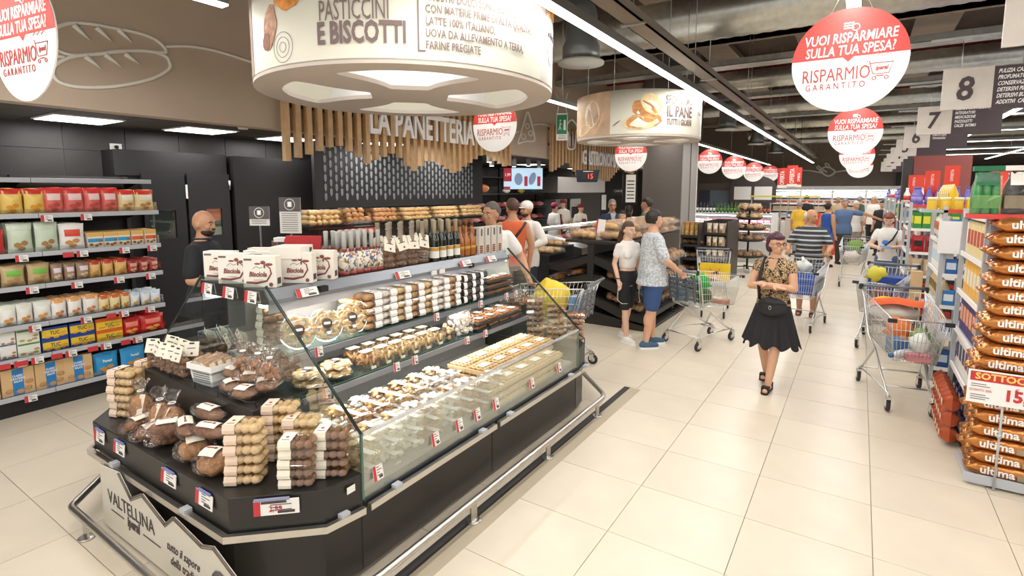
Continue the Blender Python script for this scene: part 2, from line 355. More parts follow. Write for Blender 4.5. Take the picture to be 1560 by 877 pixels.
# ================================================================== bakery island
M_glass = clear('case_glass', (.93, .97, .95), .05, .01)
M_gedge = mat('glass_edge', srgb('#47695f'), .15, spec=.8)
M_film = clear('cellophane', (.98, .97, .96), .07, .10, .0, 1.6, 45)
M_shell = clear('clear_tray', (.99, .99, .99), .06, .07, .0)
M_shelfa = mat('shelf_anodised', srgb('#8f9399'), .35, .5)
M_plinth = mat('plinth_black', srgb('#2b2825'), .33, bump=.03, bscale=300)
M_ink = mat('ink_dark', srgb('#4a4142'), .6); M_inkr = mat('ink_red', srgb('#c8373c'), .55); M_paper = mat('paper_white', srgb('#efece6'), .6)
M_cream = mat('paper_cream', srgb('#e6dcc6'), .65)
XL, XR, YA, YB, XC = -4.33, -2.07, 1.76, 4.28, -3.2
def octo(o=0, oy=0):   # the island outline grown by o
    return [(XR+o, YA), (XR-.03+o, 1.55-o*.3), (-2.42+o*.4, 1.25-o), (-3.98-o*.4, 1.25-o), (XL+.03-o, 1.55-o*.3), (XL-o, YA), (XL-o, YB), (XL+.03-o, YB+.21+o*.3), (-3.98-o*.4, YB+.51+o), (-2.42+o*.4, YB+.51+o), (XR-.03+o, YB+.21+o*.3), (XR+o, YB)]
isl = thing('bakery_case', 'long black bakery island with glass ends and steel bumper rail', 'display case', (0, 0, 0))
P = lambda n, b, m, par=isl, **k: ob(n, b, m, par, **k)
b = B(); b.prism(octo(-.10), 0, .06); P('toe_kick', b, M_matt)
b = B(); b.prism(octo(-.02), .05, .40); P('base_panel', b, M_plinth)
for x, y in ((XR-.021, 1.765), (XR-.021, 2.95), (XR-.021, YB-.0)):      # joints between side panels
    b = B(); b.box(x, x+.003, y-.004, y+.004, .06, .4); P('panel_joint', b, M_matt)
head = [q for q in octo() if q[1] <= YA]; tail = [q for q in octo() if q[1] >= YB]
b = B(); b.prism(head, .42, .60); P('head_fascia', b, M_black, bevel=.004)
b = B(); b.prism(tail, .42, .62); P('tail_fascia', b, M_black, bevel=.004)
# bumper trim: steel strip pieces following the outline
def strip(pts, z0, z1, w, name='bumper_strip', m=M_steel):
    pts = [Vector((x, y, 0)) for x, y in pts]; b = B(); rows = []
    for i, p in enumerate(pts):
        t = (pts[min(i+1, len(pts)-1)]-pts[max(i-1, 0)]).normalized(); n = Vector((t.y, -t.x, 0)); rows.append((p, n))
    for (p, n), (q, n2) in zip(rows, rows[1:]):
        a, c = p+n*w, q+n2*w
        b.add([(p.x, p.y, z0), (q.x, q.y, z0), (c.x, c.y, z0), (a.x, a.y, z0), (p.x, p.y, z1), (q.x, q.y, z1), (c.x, c.y, z1), (a.x, a.y, z1)], [(0, 1, 2, 3), (7, 6, 5, 4), (0, 4, 5, 1), (2, 6, 7, 3), (1, 5, 6, 2), (0, 3, 7, 4)])
    P(name, b, m)
o2 = octo(.012)
hd = [q for q in o2 if q[1] <= YA][::-1]; tl = [q for q in o2 if q[1] >= YB][::-1]
strip([(XL-.012, YA)]+hd[1:-1]+[(XR+.012, YA-.01)], .395, .43, .028)
strip(tl, .395, .43, .028)
strip([(XR+.012, YA+.02), (XR+.012, 2.93)], .395, .43, .028); strip([(XR+.012, 2.97), (XR+.012, YB-.01)], .395, .43, .028)
strip([(XL-.012, 2.97), (XL-.012, YA+.02)], .395, .43, .028)
for x, y, rz in ((-3.62, 1.225, 0), (-2.78, 1.225, 0), (-2.075, 1.64, PI/2), (XR+.025, 1.98, PI/2), (XR+.025, 2.78, PI/2), (XR+.025, 3.12, PI/2), (XR+.025, 4.1, PI/2), (XR+.025, 4.4, PI/2)):
    b = B(); b.box(-.025, .025, -.02, .02, .42, .445); P('clip', b, M_grey, loc=(x, y, 0), rot=(0, 0, rz))
# sloped black band and kerb on both long sides
for s, x in ((1, XR), (-1, XL)):
    b = B(); b.prism([(x-s*.02, .40), (x, .40), (x, .455), (x-s*.05, .52), (x-s*.06, .52)], YA+.004, YB-.004, ax='y') if 0 else b.prism([(x-s*.10, .40), (x, .40), (x+s*.0, .455), (x-s*.10, .47)], YA+.004, YB-.004, ax='y'); P('front_band', b, mat('band_black', srgb('#25292d'), .35))
b = B(); b.box(XL+.05, XR-.05, YA+.01, YB-.01, .40, .50); P('deck', b, mat('deck_steel', srgb('#a9a69f'), .4, .3))
b = B(); b.box(XC-.10, XC+.10, YA+.02, YB-.02, .5, 1.40); P('spine', b, mat('spine_grey', srgb('#6e6d69'), .5))
# canopy with double rails and anodised edge
b = B(); b.box(-3.6, -2.86, YA, YB+.06, 1.385, 1.425); b.box(-3.58, -2.9, YA, YB+.06, 1.425, 1.47); P('canopy', b, M_black, bevel=.006)
for s, x0 in ((1, -2.86), (-1, -3.6)):
    b = B(); b.prism([(x0, 1.385), (x0+s*.012, 1.385), (x0+s*.012, 1.41), (x0-s*.03, 1.47), (x0-s*.045, 1.47)], YA+.02, YB+.02, ax='y'); P('canopy_rail', b, M_shelfa)
    b = B(); b.box(x0-s*.07-.03, x0-s*.07+.03, YA+.02, YB-.02, 1.36, 1.385); P('canopy_lamp', b, mat('case_lamp', (1, .99, .97), .5, emit=6))
    b = B(); b.box(min(x0, x0-s*.004), max(x0, x0-s*.004), YA+.02, YB-.02, 1.33, 1.385); P('canopy_lip', b, M_grey)
area('case_lamp', (-2.93, 3.02, 1.355), .05, 2.4, 30, (1, .97, .93)); area('case_lamp', (-3.52, 3.02, 1.355), .05, 2.4, 9, (1, .97, .93))
area('case_lamp_low', (-2.72, 3.02, 1.075), .03, 2.4, 9, (1, .97, .93)); area('case_lamp_low', (-2.62, 3.02, .845), .03, 2.4, 9, (1, .97, .93))
for s, x1, x2 in ((1, -2.7, -2.6), (-1, -3.7, -3.8)):
    for z, xx in ((1.10, x1), (.87, x2)):
        b = B(); b.box(min(xx, XC+s*.1), max(xx, XC+s*.1), YA+.03, YB-.03, z-.02, z-.008); P('glass_shelf', b, mat('shelf_pane', srgb('#3a4a46'), .12))
        b = B(); b.box(min(xx, xx+s*.018), max(xx, xx+s*.018), YA+.03, YB-.03, z-.035, z); P('shelf_rail', b, M_shelfa)
        b = B(); b.box(min(xx-s*.02, xx-s*.03), max(xx-s*.02, xx-s*.03), YA+.03, YB-.03, z-.006, z+.0); P('shelf_stop', b, M_gedge)
# glass: low front panes, end panes with dark slanted edge
def pane(poly, y0, y1, nm='end_pane'):
    b = B(); b.prism(poly, y0, y1, ax='y'); return P(nm, b, M_glass)
for y in (YA, YB):
    pane([(XR, .455), (XR, .81), (-2.84, 1.50), (-3.56, 1.50), (XL, .81), (XL, .455)], y-.004, y+.004)
    for s, xa, xb in ((1, XR, -2.84), (-1, XL, -3.56)):
        b = B(); b.tube([(xa, y, .81), (xb, y, 1.50)], .009, 6); P('slanted_edge', b, mat('edge_black', srgb('#20302c'), .2))
        b = B(); b.box(xa-.005, xa+.005, y-.006, y+.006, .455, .81); P('pane_edge', b, M_gedge)
for x, s in ((XR, 1), (XL, -1)):
    for y0, y1 in ((YA+.01, 3.0), (3.006, YB-.01)):
        b = B(); b.box(x-.004, x+.004, y0, y1, .457, .80); P('front_pane', b, M_glass)
    b = B(); b.box(x-.008, x+.008, YA+.01, YB-.01, .795, .812); P('glass_rim', b, clear('rim', (.8, .82, .84), .45, .1, .25))
# tier on the head with a thin wire guard
b = B(); b.box(-3.83, -2.6, 1.5, 1.745, .60, .90); P('head_tier', b, M_black, bevel=.004)
b = B(); b.tube([(-3.5, 1.51, .9), (-3.5, 1.505, .935), (-2.66, 1.505, .935), (-2.63, 1.53, .935), (-2.63, 1.54, .9)], .003, 6)
for x in (-3.2, -2.95): b.cyl((x, 1.506, .9), (x, 1.506, .935), .003, 6)
P('wire_guard', b, M_matt)
b = B(); b.tube([(-2.12, 4.32, .62), (-2.1, 4.34, .67), (-2.1, 4.48, .67), (-2.4, 4.74, .67), (-3.2, 4.75, .67)], .004, 6); b.cyl((-2.1, 4.48, .62), (-2.1, 4.48, .67), .004, 6); P('wire_guard', b, M_matt)
# price tags: card with a red strip, a few words on the nearest
tagb = B(); tagb.box(-.045, .045, -.002, .002, -.04, .04); tag_me = tagb.mesh('price_tag', M_paper)
tagr = B(); tagr.box(-.045, -.02, -.003, -.002, -.04, .04); tagr_me = tagr.mesh('red_strip', M_inkr)
tl_ = B(); [tl_.box(-.012, .01+.02*(i % 2), -.003, -.002, .026-.014*i, .030-.014*i) for i in range(4)]; tl_.box(.002, .036, -.003, -.002, -.032, -.018, 0); tagt_me = tl_.mesh('small_print', M_ink)
def price(parent, loc, rz=0, tilt=0, w=1, h=1, wide=False):
    o = ob('price_tag', tag_me, None, parent, loc, (tilt, 0, rz)); o.scale = (w, 1, h)
    r_ = ob('red_strip', tagr_me, None, o); r_.scale = (1/max(1, w*.8), 1, 1); r_.location.x = -.045*(1-1/max(1, w*.8)); ob('small_print', tagt_me, None, o); return o
# labels on the head fascia (long cards) and the chamfer
for x in (-3.86, -3.58, -2.98, -2.62):
    z = .535; price(isl, (x, 1.24, z), 0, -.1, 1.75 if x > -3 else 1.6, .9)
    b = B(); b.box(x-.05, x+.06, 1.236, 1.246, z+.036, z+.046); P('card_holder', b, cm('#7d86b8'))
cpos = Vector(((-2.42-2.1)/2, (1.25+1.55)/2, .545))+Vector((.010, -.010, 0)); ca = math.atan2(.30, .32)
o = price(isl, cpos, ca, 0, 2.3, .95); letters('2,99', o, (-.002, -.0035, -.008), (PI/2, 0, 0), M_inkr, size=.045, sx=.35, ext=.0005)
b = B(); b.box(-.03, .02, -.004, .0, .022, .034); ob('brand_patch', b, M_ink, o)
b = B(); b.box(-.10, .06, -.008, .004, .582, .592); P('card_holder', b, cm('#8f93b0'), loc=(cpos.x, cpos.y, 0), rot=(0, 0, ca))
b = B(); b.box(XR-.001, XR+.002, 1.66, 1.71, .53, .565); P('sticker', b, M_paper)
for y in (1.86, 2.32, 2.55, 2.74, 2.96, 3.45, 3.90): price(isl, (XR+.008, y, .56-.004*(y > 3)), PI/2, -.18, .75, 1.0)
for y in (1.98, 3.05, 3.62, 4.02, 4.30-.12): price(isl, (-2.68, y, 1.085), PI/2, -.1, .6, .75)
for y in (1.95, 2.52, 2.7, 3.3, 3.55): price(isl, (-2.58, y, .855), PI/2, -.1, .6, .75)
for y in (2.03, 2.86, 3.62, 4.0): price(isl, (-2.84, y, 1.425), PI/2, -.45, 1.7, .7)
for x in (-3.47, -3.22, -2.98): price(isl, (x, 1.745, 1.425), 0, -.15, 1.3, .85)
for y in (2.15, 3.2, 3.3, 3.7):
    b = B(); b.box(-.03, .0, -.03, .03, -.006, .006); b.box(-.006, .006, -.03, .03, -.03, .006); P('tag_clip', b, M_white if y in (3.2, 3.3) else M_matt, loc=(-2.835, y, 1.41 if y > 2.5 else 1.44))
# bumper tube on feet
b = B(); rail = [(-4.42, 1.75), (-4.25, 1.42), (-3.9, 1.08), (-2.5, 1.06), (-2.22, 1.13), (-1.91, 1.42), (-1.89, 1.7), (-1.89, 4.45), (-1.93, 4.55), (-2.35, 4.98), (-4.0, 4.98)]
rs = []
for i, (x, y) in enumerate(rail):
    if i in (0, len(rail)-1): rs.append((x, y, .14)); continue
    p, a, c = Vector((x, y)), Vector(rail[i-1]), Vector(rail[i+1]); u = (a-p).normalized()*.03; v = (c-p).normalized()*.03
    rs += [(p.x+u.x, p.y+u.y, .14), (p.x+(u.x+v.x)*.3, p.y+(u.y+v.y)*.3, .14), (p.x+v.x, p.y+v.y, .14)]
b.tube(rs, .022, 12); P('bumper_tube', b, M_steel)
for x, y, rz in ((-3.72, 1.09, 0), (-2.9, 1.07, 0), (-1.9, 2.48, PI/2), (-1.9, 3.43, PI/2), (-1.9, 4.35, PI/2), (-1.9, 1.6, PI/2)):
    b = B(); b.box(-.03, .03, -.006, .006, 0, .12); b.lathe([(.045, 0), (.045, .008), (.04, .01)], 14); P('tube_foot', b, M_steel, loc=(x, y, 0), rot=(0, 0, rz))
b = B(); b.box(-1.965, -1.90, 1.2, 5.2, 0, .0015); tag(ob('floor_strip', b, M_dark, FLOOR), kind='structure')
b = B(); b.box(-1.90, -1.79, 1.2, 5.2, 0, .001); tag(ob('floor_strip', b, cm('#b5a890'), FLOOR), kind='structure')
# board with the mountain skyline, lettering
sg = thing('board', 'cream mountain-shaped board with dark lettering on the island end', 'sign', (0, 1.195, 0))
sky = [(-3.76, .40), (-3.49, .43), (-3.35, .32), (-3.20, .395), (-2.95, .31), (-2.85, .385), (-2.58, .335), (-2.47, .37), (-2.28, .29), (-2.24, .02), (-3.76, .02)]
b = B(); b.prism(sky, .008, .0, ax='y') if 0 else b.prism(sky, 0, .008, ax='y'); ob('panel', b, mat('board_cream', srgb('#d3ccbd'), .55, var=.03), sg)
b = B()
for (x, z), (u, v) in zip(sky[1:8], sky[2:9]):
    for o_, m_ in ((0, .006), (-.014, .0025)): b.tube([(x, -.002, z+o_), (u, -.002, v+o_)], m_, 4)
ob('skyline_border', b, mat('border_brown', srgb('#6b6156'), .6), sg)
letters('VALTELLINA', sg, (-3.37, -.002, .235), (PI/2, -R(0), 0), M_ink, size=.115, sx=.92, ext=.001)
letters('iperal', sg, (-3.34, -.002, .16), (PI/2, 0, 0), M_ink, size=.085, sx=.8, ext=.001, bold=.003, shear=.15)
letters('tutto il sapore', sg, (-2.78, -.002, .20), (PI/2, 0, 0), M_ink, size=.072, sx=.8, ext=.001, shear=.35)
letters('della tradizione', sg, (-2.74, -.002, .125), (PI/2, 0, 0), M_ink, size=.072, sx=.8, ext=.001, shear=.35)
b = B(); b.box(-3.63, -3.46, -.003, -.001, .155, .161); b.box(-3.22, -3.02, -.003, -.001, .148, .154); ob('rule', b, M_ink, sg)
b = B(); b.at((-2.42, -.003, .19), (PI/2, 0, 0)); b.lathe([(.075, 0), (.075, .003)], 12); ob('seal', b, mat('seal_grey', srgb('#5b5350'), .6), sg)
# ================================================================== hanging signs
M_red = mat('sign_red', srgb('#d8473f'), .5); M_sw = mat('sign_white', srgb('#f6f3ef'), .45)
M_tr = mat('text_red', srgb('#b8463f'), .5)
def disc(name, r, m, z0, t=.012, seg=48, a0=0, a1=2*PI, top=None):
    b = B(); pts = [(r*math.cos(a0+(a1-a0)*i/seg), r*math.sin(a0+(a1-a0)*i/seg)) for i in range(seg+(0 if a1-a0 > 6.2 else 1))]
    if top: pts += top
    b.prism(pts, 0, t, ax='y'); return b
def round_sign(parent_r=.315):
    r = parent_r; t = thing('round_sign', 'x', 'sign')
    b = B(); n = 48; b.prism([(r*math.cos(2*PI*i/n), r*math.sin(2*PI*i/n)) for i in range(n)], -.004, .004, ax='y'); ob('disc', b, M_sw, t)
    h = .02*r/.315; y0 = -.0055; a0 = math.asin(h/r)
    up = [(r*math.cos(a0+(PI-2*a0)*i/30), r*math.sin(a0+(PI-2*a0)*i/30)) for i in range(31)]+[(-.03, h), (0, h-.03), (.03, h)]
    b = B(); b.prism(up, y0, -.004, ax='y'); ob('red_panel', b, M_red, t)
    s = r/.315
    letters('VUOI RISPARMIARE', t, (0, -.006, .135*s), (PI/2, 0, 0), M_sw, size=.085*s, sx=.68, ext=.001, bold=.0012, shear=.12)
    letters('SULLA TUA SPESA?', t, (0, -.006, .06*s), (PI/2, 0, 0), M_sw, size=.085*s, sx=.68, ext=.001, bold=.0012, shear=.12)
    letters('RISPARMIO', t, (-.065*s, -.006, -.085*s), (PI/2, 0, 0), M_tr, size=.115*s, sx=.66, ext=.001)
    letters('GARANTITO', t, (-.065*s, -.006, -.155*s), (PI/2, 0, 0), M_tr, size=.055*s, sx=.75, ext=.001, space=1.55)
    b = B(); C_ = lambda pts, rr=.0022, cl=False: b.tube([(x*s, -.0055, z*s) for x, z in pts], rr*s, 4, closed=cl)
    C_([(.10, -.02), (.112, -.02), (.135, -.10), (.215, -.10), (.235, -.035), (.118, -.035)]); C_([(.15, -.112), (.19, -.112)])
    for cx in (.142, .205): C_([(cx+.01*math.cos(a*PI/4), -.125+.01*math.sin(a*PI/4)) for a in range(8)], .0022, True)
    for k in range(9): C_([(.10+.014*k, .0+.008*(k % 3)), (.11+.014*k, .006+.008*((k+1) % 3))], .0012)
    ob('cart_drawing', b, M_tr, t)
    letters('iperal', t, (.178*s, -.006, -.066*s), (PI/2, 0, 0), M_tr, size=.035*s, sx=.8, ext=.001, bold=.001, shear=.2)
    b = B(); b.box(-.035*s, .02*s, -.0065, -.0055, .19*s, .198*s); b.box(-.035*s, .015*s, -.0065, -.0055, .205*s, .213*s); b.box(-.035*s, .02*s, -.0065, -.0055, .22*s, .228*s)
    b.tube([(.03*s+.02*s*math.cos(a*PI/6), -.006, .195*s+.02*s*math.sin(a*PI/6)) for a in range(12)], .003*s, 4, closed=True); ob('coin_drawing', b, M_sw, t)
    b = B()
    for x in (-.12, .12): b.cyl((x*s, 0, math.sqrt(r*r-(x*s)**2)-.02), (x*.4*s, 0, r+.12), .0018, 5)
    ob('cord', b, M_galv, t); return t
rs_ = round_sign(); z0 = 2.87
for k, (x, y, z, lab) in enumerate((
    (-.12, 4.05, 2.87, 'largest round red and white sign, in front of the other two'), (-.12, 8.6, 2.85, 'middle round red and white sign, below the largest one'),
    (-.12, 13.3, 2.80, 'third round red and white sign down the main aisle'), (-.08, 17.5, 2.74, 'hindmost round sign half hidden below the third one'),
    (-3.7, 1.02, 2.83, 'round sign cut by the left edge, over the biscuit shelves'), (-3.7, 5.29, 2.83, 'round sign in front of the wooden slats beside the bakery drum'),
    (-3.7, 9.79, 2.74, 'round sign half hidden behind the small drum sign'))):
    put(rs_, USED, (x, y, z), lab, R(8) if k == 4 else 0, 'round hanging price signs')
for k, (px, py, d) in enumerate(((1081, 246, 18.5), (1118, 255, 17.5), (1148, 262, 14.5), (1173, 264, 12.5))):
    p = GX(px, py, -3.7); dep = (_R @ (p-Vector((0, 0, H)))).z; sc = d*dep/FPX/.315
    put(rs_, USED, p, ['leftmost of the four small round signs beyond the pillar', 'second from left of the four small round signs', 'third from left of the four small round signs', 'rightmost smallest of the four small round signs'][k], 0, 'round hanging price signs', sc=sc)
# drum signs -------------------------------------------------------------
def petal_plate(r, holes, t=.03):
    cu = bpy.data.curves.new('plate', 'CURVE'); cu.dimensions = '2D'; cu.fill_mode = 'BOTH'; cu.extrude = t/2
    def poly(pts):
        s = cu.splines.new('POLY'); s.points.add(len(pts)-1)
        for p, q in zip(s.points, pts): p.co = (q[0], q[1], 0, 1)
        s.use_cyclic_u = True
    poly([(r*math.cos(2*PI*i/72), r*math.sin(2*PI*i/72)) for i in range(72)])
    for h in holes: poly(h)
    me = bake(bpy.data.objects.new('t', cu)); me.name = 'plate'; return me
def wrap(me, r, a0, z0, out=.010):      # lay flat x-y lettering on the outside of a drum, reading left to right from outside
    for v in me.vertices:
        a = a0+v.co.x/r; rr = r+out+v.co.z; v.co = (rr*math.cos(a), rr*math.sin(a), z0+v.co.y)
    me.update(); return me
M_drum = mat('drum_print', srgb('#e9e5d3'), .5); M_drum2 = mat('drum_print_green', srgb('#d5d6c6'), .5); M_plate = mat('drum_plate', srgb('#cfc3b8'), .6)
M_brn = mat('text_brown', srgb('#7d6a68'), .6); M_crust = mat('bread_print', srgb('#c98a4c'), .6, var=.25, vscale=25); M_crumb = mat('crumb_print', srgb('#e8cf9e'), .6, var=.12, vscale=40)
M_pbg = mat('flour_print', srgb('#c9ab8b'), .6, var=.25, vscale=5)
def band(r, a0, a1, z0, z1, out=.0):
    n = max(4, int(abs(a1-a0)/.06)); b = B(); b.grid(lambda u, v: ((r+out)*math.cos(a0+(a1-a0)*u), (r+out)*math.sin(a0+(a1-a0)*u), z0+(z1-z0)*v), n, 1); return b
def blob(r, a, z, w, h, out, rot=0, n=20, seed=0):
    rnd = random.Random(seed); b = B(); pts = []
    for i in range(n):
        t = 2*PI*i/n; q = 1+.08*rnd.uniform(-1, 1); x, y = w*q*math.cos(t), h*q*math.sin(t); x, y = x*math.cos(rot)-y*math.sin(rot), x*math.sin(rot)+y*math.cos(rot)
        aa = a+x/r; pts.append(((r+out)*math.cos(aa), (r+out)*math.sin(aa), z+y))
    b.add(pts, [tuple(range(n))]); return b
def drum(loc, r, h, label, turn):
    t = thing('drum_sign', label, 'sign', loc, turn)
    b = B(); n = 72
    b.ring([[(q*math.cos(2*PI*i/n), q*math.sin(2*PI*i/n), z) for i in range(n)] for q, z in ((r, .02), (r, h), (r-.015, h), (r-.015, .02))], 0, True, False); ob('drum_wall', b, M_drum, t)
    holes = []
    for k in range(4):
        am = k*PI/2; pts = []
        for a, q in [(-.52, .76), (-.46, .81), (-.2, .83), (0, .83), (.2, .83), (.46, .81), (.52, .76), (.45, .56), (.40, .40), (.40, .30), (.2, .27), (-.2, .27), (-.40, .30), (-.40, .40), (-.45, .56)]: pts.append((r*q*math.cos(am+a*1.05), r*q*math.sin(am+a*1.05)))
        holes.append([tuple(p.xy) for p in spline([(x, y, 0) for x, y in pts], 3, True)])
    me = petal_plate(r, holes); me.materials.append(M_plate); ob('bottom_plate', me, None, t, (0, 0, .015))
    b = B(); b.X = Matrix.Rotation(PI/4, 4, 'Z'); b.box(-r*.86, r*.86, -.01, .01, .03, .28); b.box(-.01, .01, -r*.86, r*.86, .03, .28); b.X = Matrix.Identity(4)
    for k in range(4):
        am = k*PI/2; b.at((r*.55*math.cos(am), r*.55*math.sin(am), 0)); b.ring([[(q*math.cos(2*PI*i/20), q*math.sin(2*PI*i/20), z) for i in range(20)] for q, z in ((r*.13, .19), (r*.13, .28))], 0, True, False)
    ob('inner_wall', b, mat('drum_inner', (.9, .91, .92), .5), t)
    b = B(); b.lathe([(r-.02, .28), (r-.02, .30)], 48); ob('light_plate', b, mat('drum_glow', (1, .995, .98), .5, emit=.45), t)
    b = B()
    for k in range(4): a = k*PI/2+.5; b.cyl((r*.9*math.cos(a), r*.9*math.sin(a), h), (r*.9*math.cos(a), r*.9*math.sin(a), 5.58-loc[2]), .004, 6)
    ob('wire', b, M_galv, t); return t
def dl(t, body, r, a, z, m, **k): me = text(body, **k).copy(); wrap(me, r, a, z); me.materials.append(m); return ob('lettering', me, None, t)
# angle 0 faces +x of the drum's own frame; turned so that -90deg (local -y) looks at the camera
r1 = 1.12; d1 = (-3.04, 3.18, 2.79); face = math.atan2(-d1[1], -d1[0])
D1 = drum(d1, r1, .82, 'big white bakery drum sign with lettering and lobed openings', face)
# seen from the camera: left = clockwise (smaller angle reads left->right as angle grows)
for a0, a1, m in ((-1.62, -1.15, mat('print_purple', srgb('#a58f86'), .6, var=.3, vscale=6)), (.16, .92, M_drum2), (.92, 1.62, mat('print_lilac', srgb('#cfc3bd'), .6, var=.2, vscale=4))):
    ob('print_panel', band(r1, a0, a1, .03, .82, .002), m, D1)
dl(D1, 'TORTE', r1, -.345, .425, M_brn, size=.17, sx=.62, bold=.004, ext=.001)
dl(D1, 'PASTICCINI', r1, -.285, .295, M_brn, size=.165, sx=.50, ext=.001)
dl(D1, 'E BISCOTTI', r1, -.25, .168, M_brn, size=.172, sx=.62, bold=.005, ext=.001)
for k, tx in enumerate(('I NOSTRI DOLCI SONO REALIZZATI', 'CON MATERIE PRIME DI ALTA QUALITÀ:', 'LATTE 100% ITALIANO,', 'UOVA DA ALLEVAMENTO A TERRA,', 'FARINE PREGIATE')):
    dl(D1, tx, r1, .085, .382-.068*k, M_brn, size=.066, sx=.66, ext=.001, align='LEFT', bold=.0008)
b = band(r1, .045, .053, .072, .82, .005); ob('rule', b, M_brn, D1); b = band(r1, .045, .085, .072, .082, .005); ob('rule', b, M_brn, D1)
ob('pastry_print', blob(r1, -.70, .46, .13, .12, .004, seed=1), mat('cake_print', srgb('#d98a2f'), .5, var=.35, vscale=15), D1)
ob('pastry_print', blob(r1, -.86, .27, .075, .13, .005, -.25, seed=2), mat('cone_print', srgb('#b5815c'), .6, var=.4, vscale=30), D1)
ob('pastry_print', blob(r1, -.90, .19, .045, .055, .006, -.25, seed=3), mat('cream_print', srgb('#8b5a48'), .6, var=.4, vscale=30), D1)
b = B()
for q in (.09, .06, .03):
    b.tube([((r1+.005)*math.cos(-.74+q*math.cos(s)/r1), (r1+.005)*math.sin(-.74+q*math.cos(s)/r1), .13+q*1.0*math.sin(s)) for s in [i*PI/12 for i in range(24)]], .0016, 4, closed=True)
ob('plate_drawing', b, M_brn, D1)
ob('emblem', blob(r1, 1.14, .48, .13, .30, .006, n=28, seed=9), mat('emblem_cream', srgb('#e3dbcb'), .5), D1)
dl(D1, 'Torte', r1, 1.14, .56, mat('text_orange', srgb('#e39a45'), .5), size=.14, sx=.8, ext=.003, shear=.2, bold=.003); dl(D1, 'del forno', r1, 1.14, .38, M_ink, size=.07, sx=.8, ext=.003, shear=.2)
area('drum_lamp', (d1[0], d1[1], d1[2]+.27), 1.3, 1.3, 7, (1, 1, 1))
r2 = .83; d2 = (-2.64, 7.22, 2.73); face2 = math.atan2(-d2[1], -d2[0])
D2 = drum(d2, r2, .565, 'smaller white drum sign with sliced bread print, by the pillar', face2)
ob('print_panel', band(r2, -1.6, -.42, .03, .565, .002), M_pbg, D2)
ob('hand_print', blob(r2, -.62, .2, .05, .16, .004, -.7, seed=4), mat('skin_print', srgb('#dfb089'), .6), D2); ob('dough_print', blob(r2, -.78, .3, .14, .17, .003, seed=5), mat('dough_print', srgb('#e9d9bd'), .6, var=.1), D2)
ob('flour_patch', blob(r2, -1.0, .12, .16, .07, .004, .2, seed=8), M_crumb, D2)
ob('bread_print', blob(r2, .20, .38, .15, .11, .006, -.7, seed=6), M_crumb, D2); ob('bread_print', blob(r2, .10, .30, .18, .11, .004, -.6, seed=7), M_crust, D2)
ob('bread_print', blob(r2, .02, .16, .20, .085, .008, 0, seed=6), M_crumb, D2); ob('bread_print', blob(r2, .09, .18, .22, .095, .006, .1, seed=3), M_crust, D2); ob('bread_print', blob(r2, -.32, .16, .06, .008, .004, .6), M_brn, D2)
dl(D2, 'SFORNIAMO', r2, .66, .43, M_brn, size=.15, sx=.50, ext=.001, bold=.001); dl(D2, 'IL PANE', r2, .66, .29, M_brn, size=.185, sx=.62, ext=.001, bold=.005); dl(D2, 'TUTTI I GIORNI', r2, .66, .165, M_brn, size=.10, sx=.56, ext=.001, bold=.003)
dl(D2, 'I I I I I I I I', r2, 1.16, .3, M_brn, size=.06, sx=.5, ext=.001)
area('drum_lamp', (d2[0], d2[1], d2[2]+.27), .9, .9, 3, (1, 1, 1))
# aisle signs --------------------------------------------------------------
M_wsign = mat('pale_wood_sign', srgb('#cfc6bb'), .6, var=.08, vscale=6); M_bsign = mat('brown_sign', srgb('#4a3d40'), .6)
AT = {9: ['DETERGENZA'], 8: ['PULIZIA CASA', 'PROFUMATORI', 'CONSERVAZIONE', 'DETERSIVI PIATTI', 'DETERSIVI BUCATO', 'ADDITIVI  CASA'], 7: ['IGIENE E CURA PERSONA', 'INTEGRATORI', 'MEDICAZIONE', 'FAZZOLETTI', 'CALZE  INTIMO'], 6: ['ACQUA', 'CARTA IGIENICA', 'CARTA CASA', 'TOVAGLIOLI'], 5: ['VINI', 'SPUMANTI', 'BIRRE'], 4: ['BIBITE', 'SUCCHI'], 3: ['SNACK'], 2: ['PASTA'], 1: ['CAFFE']}
for n in range(9, 0, -1):
    y = 6+2.42*(8-n); t = thing('aisle_sign', ('aisle board with wooden square numbered '+['', 'one', 'two', 'three', 'four', 'five', 'six', 'seven', 'eight'][n]+' and brown list') if n != 9 else 'pale wooden aisle board cut by the top right corner', 'sign', (.53, y, 2.75))
    b = B(); b.box(0, .335, -.012, .0, 0, .34); ob('number_board', b, M_wsign, t, bevel=.003)
    wd = .62 if n >= 8 else .46; b = B(); b.box(.335, .335+wd, -.004, .01, -.02, .33); ob('list_board', b, M_bsign, t)
    letters(str(n), t, (.15, -.014, .16), (PI/2, 0, 0), M_bsign, size=.27, sx=.85, ext=.003, bold=.006, shear=.1)
    L = AT[n]
    for i, s in enumerate(L): letters(s, t, (.36, -.006, .29-.05*i), (PI/2, 0, 0), M_sw, size=.046, sx=.62, ext=.001, align='LEFT', bold=.001, shear=.3)
    b = B()
    for x in (.12, .7): b.cyl((x, 0, .32), (x, 0, .58), .003, 5); b.box(x-.05, x+.05, -.004, .004, .57, .58)
    ob('cord', b, M_galv, t)
    b = B(); b.box(-.1, .85, -.02, .02, .58, .6); ob('rail', b, M_galv, t)
